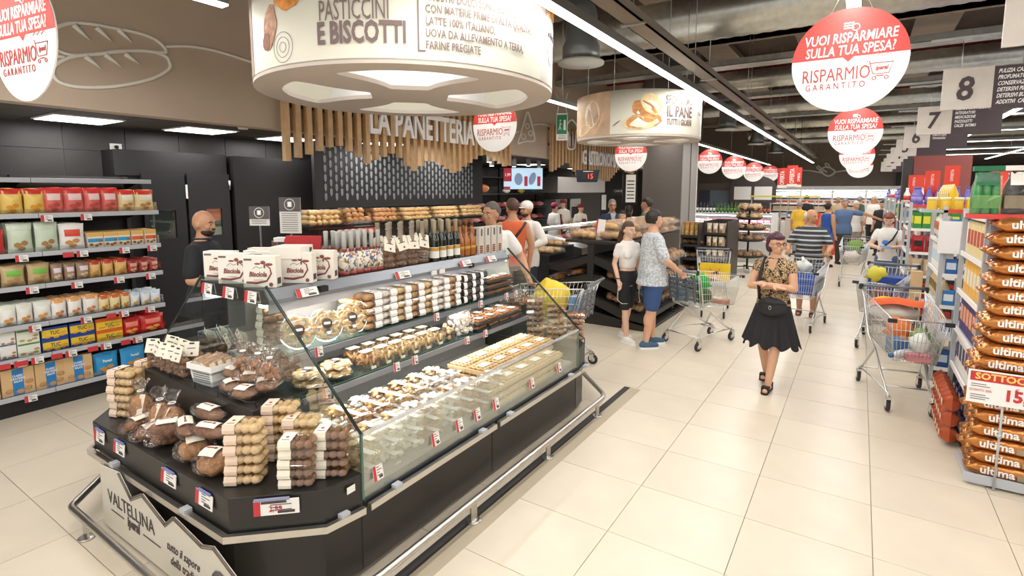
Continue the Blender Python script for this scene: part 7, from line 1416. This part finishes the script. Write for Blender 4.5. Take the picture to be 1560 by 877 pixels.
    if hair:
        st, hm = hair; e = B(); e.X = HM
        if st in ('short', 'crop'): k_ = .006 if st == 'crop' else .014; e.ell((0, .018, .132), (.076+k_, .092+k_, .098+k_), 18, 12, jit=.05); 
        if st == 'bob': e.ell((0, .022, .130), (.092, .102, .108), 18, 12, jit=.10); e.ell((.06, .03, .08), (.036, .06, .07), 10, 8, jit=.2); e.ell((-.06, .03, .08), (.036, .06, .07), 10, 8, jit=.2); e.ell((0, -.07, .178), (.06, .035, .03), 10, 8, jit=.2)
        if st == 'tail': e.ell((0, .018, .132), (.085, .102, .105), 18, 12, jit=.04); e.tube([(0, .09, .09), (0, .14, .05), (.0, .17, -.04), (0, .17, -.16), (0, .16, -.24)], [.035, .042, .04, .028, .008], 10)
        if st == 'bun': e.ell((0, .018, .132), (.085, .100, .105), 18, 12, jit=.04); e.ell((0, .12, .15), (.04, .04, .045), 10, 8, jit=.2)
        if st == 'long': e.ell((0, .018, .132), (.088, .104, .108), 18, 12, jit=.04); e.ell((0, .06, .02), (.085, .05, .14), 12, 9, jit=.2)
        o = remesh(e, 'hair', hm, .007, 1, t) if vox < .012 else ob('hair', e, hm, t)
        # hairline: clear the face by pushing the shell's front back
        inv = HM.inverted()
        for v in o.data.vertices:
            q = inv @ v.co
            lim = .155 if st != 'bob' else .150
            if st in ('short', 'crop') and q.z < .06: q.z = .06; q.y *= .92; v.co = HM @ q
            if q.z < lim and q.y < -.01-(0 if abs(q.x) < .06 else -.012): q.y = max(q.y, -.02+.09*0); q.x *= .82 if abs(q.x) < .07 else .93; q.y = max(q.y, .0); v.co = HM @ q
    if beard: e = B(); e.X = HM; e.ell((0, -.033, .032), (.058, .059, .042), 14, 10, jit=.05); e.ell((0, -.093, .060), (.03, .010, .008), 8, 5); ob('beard', e, beard, t)
    if glasses:
        e = B(); e.X = HM
        for q in (-1, 1): e.tube([(q*.034+.022*math.cos(a*PI/6), -.104, .104+.016*math.sin(a*PI/6)) for a in range(12)], .0028, 5, closed=True); e.tube([(q*.056, -.103, .108), (q*.078, -.04, .108), (q*.080, .015, .10)], .0025, 5)
        e.tube([(-.012, -.106, .106), (.012, -.106, .106)], .0025, 5); ob('glasses', e, glasses, t)
    if cap_: e = B(); e.X = HM; e.ell((0, .01, .155), (.088, .104, .085), 16, 10); e.ell((0, -.10, .135), (.06, .06, .010), 12, 6); ob('cap', e, cap_, t)
    if top:
        kind, m, sl = top; e = B(); o_ = .014; L = [(x, y, z, rx+o_+(.012 if z < 1.0 and kind in ('shirt', 'long') else 0), ry+o_+(.012 if z < 1.0 and kind in ('shirt', 'long') else 0)) for x, y, z, rx, ry in torso if z > (1.02 if kind == 'crop' else .86) and z < 1.45]
        if kind != 'crop': L = [(0, ly(.86)+.005, {'shirt': .80, 'tee': .86, 'long': .78}.get(kind, .86), (.158+belly*.5)*g+.022, (.118+belly)*g+.022)]+L
        if kind != 'tank': L.append((0, ly(1.45)+.012, 1.455, .085, .07))
        loft(e, L)
        if bust: bustb(e, .010)
        for q in 'LR':
            sh, el, wr = V_['S'+q], V_['E'+q], V_['W'+q]
            if kind == 'tank': continue
            e.ell(tuple(sh), (.060*g, .062*g, .058*g), 10, 8)
            if sl <= 1: caps(e, sh, sh+(el-sh)*sl, .058*g, .060*g)
            else: caps(e, sh, el, .064*g, .056*g); caps(e, el, el+(wr-el)*(sl-1), .056*g, .042)
        remesh(e, {'shirt': 'shirt', 'tee': 't_shirt', 'crop': 't_shirt', 'tank': 'tank_top', 'long': 'jacket'}[kind], m, max(vox, .010), 3, t)
    if bottom:
        kind, m, ln = bottom; e = B(); o_ = .018
        lo = [(0, .01, .82, .155*g, .115*g), (0, .01, .88, .172*g, .13*g), (0, .008, .96, .166*g, .124*g), (0, ly(1.03)+.005, 1.03, (.142+belly*.3)*g+.004, (.108+belly*.6)*g)]
        if top and top[0] in ('shirt', 'long', 'tee'): lo = [(0, .01, .80, .15*g, .11*g), (0, .01, .86, .160*g, .118*g), (0, .01, .90, .150*g, .11*g)]
        loft(e, lo)
        if kind == 'trousers':
            for q in 'LR':
                hp, kn, an = V_['h'+q], V_['k'+q], V_['a'+q]
                if ln <= 1: caps(e, hp, hp+(kn-hp)*ln, .100*g, .084*g)
                else: caps(e, hp, kn, .100*g, .074*g); caps(e, kn, kn+(an-kn)*(ln-1), .074*g, .056)
            remesh(e, 'trousers' if ln > 1 else 'shorts', m, max(vox, .010), 3, t)
        elif kind == 'skirt':
            e2 = B(); n = 56
            def fn(u, v): a = 2*PI*u; f = v**1.05; r = .158+(.135 if ln > .5 else .12)*f; z = 1.0-(ln)*v-(.03*math.sin(a*11)*v if ln > .5 else 0); w_ = 1+.07*math.sin(a*14)*v; return (r*w_*math.cos(a)*1.0, .005+(r*.80)*w_*math.sin(a), z)
            e2.grid(fn, 112, 16); ob('skirt', e2, m, t)
    if shoes:
        kind, m, sole = shoes
        for q in 'LR':
            an = V_['a'+q]; z0 = an.z-.08; e = B(); f = Vector((an.x, an.y, z0))
            if kind == 'sandal':
                e.prism([(f.x-.036, f.y+.05), (f.x-.038, f.y-.15), (f.x-.02, f.y-.185), (f.x+.02, f.y-.185), (f.x+.038, f.y-.15), (f.x+.036, f.y+.05)], z0+.0, z0+.014); e.box(f.x-.04, f.x+.04, f.y-.13, f.y-.07, z0+.01, z0+.075); e.box(f.x-.04, f.x+.04, f.y+.04, f.y+.06, z0, z0+.09); ob('sandal', e, m, t, bevel=.004)
            else:
                caps(e, f+Vector((0, .035, .045)), f+Vector((0, -.135, .034)), .047, .038); e.ell((f.x, f.y+.01, z0+.07), (.045, .055, .05 if kind == 'sneaker' else .035), 12, 8); e2 = remesh(e, 'shoe', m, .008, 1, t)
                for v in e2.data.vertices: v.co.z = max(v.co.z, z0+.008)
                s2 = B(); s2.prism([(f.x-.044, f.y+.07), (f.x-.05, f.y-.06), (f.x-.045, f.y-.14), (f.x-.02, f.y-.178), (f.x+.02, f.y-.178), (f.x+.045, f.y-.14), (f.x+.05, f.y-.06), (f.x+.044, f.y+.07), (f.x, f.y+.088)], z0, z0+.022); ob('sole', s2, sole, e2)
    t['V'] = 0; del t['V']; return t, V_, s
def wear(t, name, b, m): return ob(name, b, m, t)
def pat(name, kind, c1, c2, scale=20):
    m = bpy.data.materials.new(name); m.use_nodes = True; nt = m.node_tree; N = nt.nodes.new; K = nt.links.new; bs = nt.nodes['Principled BSDF']; bs.inputs['Roughness'].default_value = .8
    tc = N('ShaderNodeTexCoord'); cr = N('ShaderNodeValToRGB'); e = cr.color_ramp.elements
    if kind == 'leopard':
        n = N('ShaderNodeTexNoise'); n.inputs['Scale'].default_value = scale; n.inputs['Detail'].default_value = 1; n.inputs['Distortion'].default_value = .9; K(tc.outputs['Object'], n.inputs[0]); K(n.outputs['Fac'], cr.inputs[0])
        cr.color_ramp.interpolation = 'CONSTANT'; e[0].color = srgb(c2)+(1,); e[1].position = .42; e[1].color = srgb(c1)+(1,); x = e.new(.50); x.color = srgb(c2)+(1,); x = e.new(.57); x.color = srgb(c1)+(1,)
    elif kind == 'stripe':
        w_ = N('ShaderNodeTexWave'); w_.bands_direction = 'Z'; w_.inputs['Scale'].default_value = scale; w_.inputs['Distortion'].default_value = .3; K(tc.outputs['Object'], w_.inputs[0]); K(w_.outputs['Fac'], cr.inputs[0]); cr.color_ramp.interpolation = 'CONSTANT'; e[0].color = srgb(c1)+(1,); e[1].position = .74; e[1].color = srgb(c2)+(1,)
    else:
        v = N('ShaderNodeTexNoise'); v.inputs['Scale'].default_value = scale; v.inputs['Detail'].default_value = 2; K(tc.outputs['Object'], v.inputs[0]); K(v.outputs['Fac'], cr.inputs[0]); e[0].position = .45; e[0].color = srgb(c2)+(1,); e[1].position = .55; e[1].color = srgb(c1)+(1,)
    K(cr.outputs[0], bs.inputs[0]); return m
H_dk = mat('hair_dark', srgb('#2c211c'), .55, bump=.5, bscale=60); H_gr = mat('hair_grey', srgb('#8d8580'), .6, bump=.5, bscale=60); H_br = mat('hair_brown', srgb('#54392a'), .5, bump=.5, bscale=60); H_rd = mat('hair_red', srgb('#7d3f2a'), .5, bump=.5, bscale=60); H_pl = mat('hair_plum', srgb('#4a2230'), .45, bump=.5, bscale=60); H_wh = mat('hair_white', srgb('#cfcac2'), .6, bump=.5, bscale=60); H_bl = mat('hair_blond', srgb('#a98a64'), .6)
cl = lambda n, h, r=.8: mat(n, srgb(h), r, var=.05, vscale=6, bump=.25, bscale=14)
bell = mat('belt', srgb('#1c1a1a'), .4)
FX = lambda d: math.atan2(d[0], -d[1])      # yaw that makes a figure face direction d
# woman in the leopard blouse, arms crossed, walking towards us
t, V_, s = person('woman in leopard-print blouse and black skirt, arms crossed, walking towards the camera', (-.70, 6.10, 0), FX((-.10, -1)), 1.62, 1.03, head=(.75, 0), bust=1, skin=SK,
    J=dict(aL=(.04, -.20, .08), kL=(.075, -.13, .49), aR=(-.07, .16, .11), kR=(-.09, -.0, .50), sL=(.160, .0, 1.37), sR=(-.160, .0, 1.37), eL=(.215, -.07, 1.13), eR=(-.225, -.07, 1.13), wL=(-.02, -.215, 1.175), wR=(.03, -.18, 1.15), curl=.2),
    hair=('bob', H_pl), glasses=cm('#262022'), top=('tee', pat('leopard', 'leopard', '#c9ab7e', '#231c18', 30), .22), bottom=('skirt', cl('skirt_black', '#1f1f22'), .52), shoes=('sandal', M_matt, M_matt), vox=.007)
b = B(); b.grid(lambda u, v: (.03+.30*(u-.5)+.0*v, -.215-.045*math.sin(PI*u)*math.sin(PI*min(1, v*1.1)), .84+.19*v-.03*abs(u-.5)), 10, 8); b.grid(lambda u, v: (.03+.30*(.5-u), -.15+.0*v, .84+.19*v), 4, 4); bag = wear(t, 'shoulder_bag', remesh_src if 0 else B().ell((.03, -.175, .93), (.155, .05, .105), 16, 10, jit=.1), fab('#202022', 'bag_nylon'))
b = B(); b.tube([(.02+.012*math.cos(a*PI/5), -.232, .93+.02*math.sin(a*PI/5)) for a in range(10)], .0035, 5, closed=True); ob('buckle', b, M_chrome, bag)
b = B(); b.box(-.11, .17, -.232, -.225, .955, .965) if 0 else b.tube([(-.11, -.21, .985), (.03, -.232, .975), (.17, -.21, .985)], .006, 5); ob('flap_seam', b, M_matt, bag)
b = B(); b.tube([(-.11, -.15, 1.0), (-.12, -.165, 1.15), (-.115, -.135, 1.30), (-.10, -.03, 1.455), (-.06, .10, 1.35), (.08, .15, 1.1), (.17, -.05, .97)], .017, 6); wear(t, 'bag_strap', b, M_matt)
b = B(); b.prism([(-.045, 1.44), (.045, 1.44), (.0, 1.27)], -.118, -.08, ax='y'); wear(t, 'neckline', b, SK)
# girl in white crop T-shirt
t, V_, s = person('girl with ponytail in white cropped T-shirt, black shorts and white sneakers', (-2.60, 6.88, 0), FX((.85, -.45)), 1.64, .88, head=(.05, .05), bust=1, skin=SK3,
    J=dict(aL=(.07, .14, .08), kL=(.08, .05, .49), aR=(-.08, -.10, .08), kR=(-.08, -.06, .49), eR=(-.205, .05, 1.13), wR=(-.215, -.06, .90), eL=(.20, .03, 1.12), wL=(.20, -.08, .88)), hair=('tail', H_br), top=('crop', cl('tee_white', '#ebe7e1'), .5), bottom=('trousers', cl('shorts_black', '#1d1d20'), .92), shoes=('sneaker', cl('sneaker_white', '#ece9e4', .5), M_sw), vox=.007)
b = B(); b.tube([(-.215+.033*math.cos(a), -.045+.033*math.sin(a), .935) for a in [k*PI/5 for k in range(10)]], .007, 5, closed=True); wear(t, 'bracelet', b, M_matt)
for q in (-1, 1): b = B(); b.tube([(q*.195, -.03, .80), (q*.20, -.03, .62), (q*.17, -.09, .575), (q*.10, -.13, .575)], .004, 5); wear(t, 'shorts_trim', b, M_sw)
# man in the grey patterned shirt
t, V_, s = person('man in pale grey patterned shirt and blue shorts holding a trolley handle', (-2.23, 6.80, 0), FX((.66, .55)), 1.80, 1.14, head=(.12, .05), belly=.03, skin=SK,
    J=dict(aL=(.10, -.06, .08), kL=(.10, -.04, .49), aR=(-.10, .10, .08), kR=(-.10, .04, .49), eL=(.245, -.06, 1.13), wL=(.16, -.27, 1.00), eR=(-.245, -.06, 1.13), wR=(-.17, -.26, .99), curl=.9), hair=('short', H_dk), top=('shirt', pat('shirt_print', 'dots', '#d3d6d8', '#aab2b8', 45), .85), bottom=('trousers', cl('shorts_blue', '#34507f'), .86), shoes=('slip', cl('shoe_blue', '#41607c', .7), M_sw), vox=.008)
# man in striped polo
t, V_, s = person('elderly man with grey fringe in dark striped polo shirt pushing a trolley', (-.66, 10.02, 0), FX((.0, -1)), 1.76, 1.14, head=(.95, .05), belly=.05, skin=SK2,
    J=dict(eL=(.30, -.05, 1.13), wL=(.26, -.33, 1.06), eR=(-.30, -.05, 1.13), wR=(-.26, -.33, 1.06), aL=(.11, -.08, .08), kL=(.11, -.06, .49), curl=.9), hair=None, top=('shirt', pat('polo_stripe', 'stripe', '#3a3c3f', '#b9bcbd', 4.2), .75), bottom=('trousers', cl('shorts_khaki', '#5b5348'), .95), shoes=('sandal', cm('#5b3a28'), M_matt), vox=.012)
b = B(); b.X = Matrix.Translation((0, 0, 1.5)) @ Euler((.05, 0, .85)).to_matrix().to_4x4(); b.ell((0, .042, .112), (.088, .078, .075), 14, 9, jit=.08); wear(t, 'hair', b, H_wh)
# man in the white T-shirt
p_ = GD(748, 305, 6.0); t, V_, s = person('man with short grey hair in plain white T-shirt reaching for a trolley', (p_.x, p_.y, 0), FX((.45, -1)), 1.92, 1.18, head=(-.5, .0), belly=.03, skin=SK2,
    J=dict(eL=(.31, .02, 1.16), wL=(.40, -.14, .99), eR=(-.28, -.0, 1.13), wR=(-.26, -.1, .9), curl=.8), hair=('crop', mat('hair_salt', srgb('#5e5753'), .6, bump=.5, bscale=60)), top=('tee', cl('tee_white', '#ebe7e1'), .62), bottom=('trousers', cl('jeans_dark', '#3a4152'), 1.95), shoes=('slip', M_dark, M_sw), vox=.010)
# bald man in black polo
t, V_, s = person('bald bearded man in black polo shirt standing at the black door', (-5.28, 2.66, 0), FX((.75, .50)), 1.86, 1.06, head=(-.1, .05), skin=SK2,
    J=dict(eL=(.24, -.0, 1.13), wL=(.18, -.24, 1.08), eR=(-.24, -.0, 1.13), wR=(-.16, -.25, 1.05), curl=.6), hair=None, beard=H_dk, top=('shirt', cl('polo_black', '#222326'), .80), bottom=('trousers', cl('trousers_black', '#1c1c1e'), 1.95), shoes=('slip', M_matt, M_matt), vox=.009)
b = B(); b.tube([(.06*math.cos(a), .015+.06*math.sin(a), 1.465) for a in [k*PI/6 for k in range(12)]], .016, 6, closed=True); wear(t, 'collar', b, M_matt)
# orange tank top man and chef
p_ = GD(781, 303, 7.7); person('man in orange tank top with a dark shoulder strap, seen from behind', (p_.x, p_.y, 0), FX((-.55, .6)), p_.z, 1.1, head=(.3, .15), skin=SK2, J=dict(eL=(.22, -.16, 1.15), wL=(.12, -.35, 1.1), eR=(-.25, .0, 1.13)), hair=('crop', H_br), top=('tank', cl('tank_orange', '#d9653c'), 0), bottom=('trousers', cl('shorts_grey', '#5c5854'), .9), shoes=('slip', M_matt, M_sw), vox=.013)[0]
tk = bpy.data.objects[[o.name for o in bpy.data.objects if o.get('label', '').startswith('man in orange tank')][0]]
b = B(); b.tube([(-.16, .06, 1.42), (-.06, .14, 1.3), (.08, .14, 1.12), (.16, .06, .98)], .018, 6); wear(tk, 'strap', b, M_matt)
p_ = GD(802, 307, 8.45); person('man with white cap and moustache in a white work coat', (p_.x, p_.y, 0), FX((-.1, -1)), p_.z, 1.12, head=(-.15, 0), skin=SK2, J=dict(eL=(.30, .02, 1.16), wL=(.20, -.14, 1.08), eR=(-.28, .0, 1.13), wR=(-.10, -.22, 1.10), curl=.9), hair=None, beard=H_dk, cap_=cl('cap_white', '#eae6e0'), top=('long', cl('coat_white', '#e6e2da'), 1.85), bottom=('trousers', cl('trousers_navy', '#2f3647'), 1.95), shoes=('slip', M_matt, M_matt), vox=.013)
far = [
 ('counter assistant in white shirt and bright red cap, back turned', 845, 309, 14.6, (.4, .9), dict(cap_=cl('cap_red', '#b03048'), top=('shirt', cl('tee_white', '#ebe7e1'), .8), hair=('crop', H_dk))),
 ('counter assistant with dark red cap and red apron, looking down', 858, 304, 16.2, (-.2, -1), dict(cap_=cl('cap_wine', '#7b2a30'), top=('shirt', cl('tee_cream', '#e8e0d2'), .8), hair=('crop', H_dk), apron='#7b2a30')),
 ('counter assistant in brownish red cap holding a blue cloth', 885, 311, 15.4, (.8, -.4), dict(cap_=cl('cap_wine', '#7b2a30'), top=('shirt', cl('tee_cream', '#e8e0d2'), .8), hair=('crop', H_dk), apron='#7b2a30')),
 ('man with glasses in dark blue suit behind the bread rack', 933, 304, 11.5, (.5, -.8), dict(top=('long', cl('suit_blue', '#2e3d55'), 1.9), hair=('crop', H_gr), glasses=cm('#2a2624'))),
 ('dark-haired child peering over the bread rack', 948, 321, 11.2, (.2, -1), dict(top=('shirt', cl('tee_dark', '#3a3436'), .8), hair=('long', H_dk))),
 ('woman with long black hair behind the child', 959, 313, 12.4, (.2, 1), dict(top=('shirt', cl('tee_dark', '#3a3436'), .8), hair=('long', H_dk))),
 ('man in green camouflage shirt beyond the bread rack', 985, 300, 11.3, (-.9, -.3), dict(top=('shirt', pat('camo', 'dots', '#8d9a78', '#56634a', 16), .9), hair=('short', H_dk), bottom=('trousers', cl('shorts_grey', '#5c5854'), .9))),
 ('man in yellow shirt, back turned, at the freezer', 1219, 307, 17.5, (.1, 1), dict(top=('shirt', cl('shirt_yellow', '#e3b63a'), .8), hair=('crop', H_gr), bottom=('trousers', cl('trousers_grey2', '#8b8f92'), 1.95))),
 ('person in black with purple cap near the far fridges', 1229, 298, 20.5, (-.3, 1), dict(top=('shirt', cl('tee_black', '#232326'), .8), cap_=cl('cap_purple', '#3d3577'))),
 ('woman with dark hair bun in blue strap dress', 1263, 309, 14.4, (.5, .6), dict(top=('tank', cl('dress_blue', '#2b4f9a'), 0), hair=('bun', H_dk), bottom=('trousers', cl('denim', '#4a6ea3'), .55), bust=1)),
 ('man in grey-blue polo shirt stretching an arm to the right', 1288, 303, 15.0, (.35, -.9), dict(top=('shirt', cl('polo_blue', '#5a7396'), .7), hair=('short', H_gr), bottom=('trousers', cl('trousers_olive', '#3b3a33'), 1.95), J=dict(eL=(.46, -.12, 1.33), wL=(.72, -.22, 1.22)), g=1.15)),
 ('white-haired person in white shirt beside the blue polo man', 1305, 307, 16.5, (.4, -.6), dict(top=('shirt', cl('shirt_white2', '#e4e0da'), .8), hair=('short', H_wh), bottom=('trousers', cl('trousers_beige', '#a89a86'), 1.95))),
 ('bald man in white T-shirt at the far right fridges', 1332, 298, 19.0, (-.5, -.6), dict(top=('shirt', cl('tee_white', '#ebe7e1'), .8), bottom=('trousers', cl('trousers_black', '#1c1c1e'), 1.95), hair=('crop', H_wh))),
 ('woman with fair curly hair at the far fridge', 1277, 301, 23.0, (.1, 1), dict(top=('shirt', cl('shirt_sand', '#c9b08c'), .8), hair=('bob', H_bl))),
 ('person in dark green shirt before the far fridge', 1311, 300, 22.0, (.6, .5), dict(top=('shirt', cl('shirt_green', '#4a5c50'), .8), hair=('short', H_gr))),
 ('person in dark clothes at the dark slim column', 1345, 306, 17.0, (-.3, -.8), dict(top=('shirt', cl('tee_black', '#232326'), .8), hair=('short', H_dk))),
]
for lab, px, py, dep, fd, kw in far:
    q = GD(px, py, dep); kw = dict(kw); kw.setdefault('bottom', ('trousers', cl('trousers_dark', '#34343a'), 1.95)); ap = kw.pop('apron', None)
    hh = min(1.9, max(1.3, q.z)); t, V_, s = person(lab, (q.x, q.y, 0), FX(fd), hh, kw.pop('g', 1.05), shoes=('slip', M_matt, M_matt), vox=.016, skin=SK2 if 'man' in lab else SK, **kw)
    if ap: b = B(); b.grid(lambda u, v: ((u-.5)*.26*(1 if v < .7 else .6), -.165, .55+.75*v), 4, 6); wear(t, 'apron', b, cm(ap))
    if 'suit' in lab: b = B(); b.prism([(-.05, 1.45), (.05, 1.45), (0, 1.15)], -.135, -.12, ax='y'); wear(t, 'shirt_front', b, cm('#c9d6e3'))
# red-haired woman
q = GD(1356, 316, 9.35); t, V_, s = person('red-haired woman in white T-shirt with blue print reading a pack', (q.x, q.y, 0), FX((-.25, -1)), 1.68, .92, head=(.15, .35), bust=0, skin=SK3,
    J=dict(eL=(.24, -.06, 1.12), wL=(.05, -.27, 1.12), eR=(-.24, -.06, 1.12), wR=(-.06, -.27, 1.10), curl=.7), hair=('bob', H_rd), top=('tee', cl('tee_white', '#ebe7e1'), .5), bottom=('trousers', cl('jeans', '#5b6f91'), 1.95), shoes=('slip', M_sw, M_sw), vox=.010)
b = B(); b.ell((0, -.150, 1.20), (.05, .012, .04), 10, 6, jit=.3); wear(t, 'shirt_print', b, cm('#4c7fd0')); b = B(); b.tube([(.16, .0, 1.43), (.10, -.13, 1.25), (-.1, -.14, 1.02)], .014, 6); wear(t, 'bag_strap', b, M_matt)
b = B(); b.box(-.03, .13, -.36, -.34, 1.10, 1.15); wear(t, 'held_pack', b, cm('#8fb0e0'))
hide_unused()
for o in bpy.data.objects:
    if o.type == 'EMPTY' and o.parent is None and len(o.get('label', '').split()) > 16: o['label'] = ' '.join(o['label'].split()[:16]).rstrip(',')
bpy.data.scenes.remove(TMP)
for o in bpy.data.objects:
    if o.name.startswith('small_print'): o['kind'] = 'stuff'
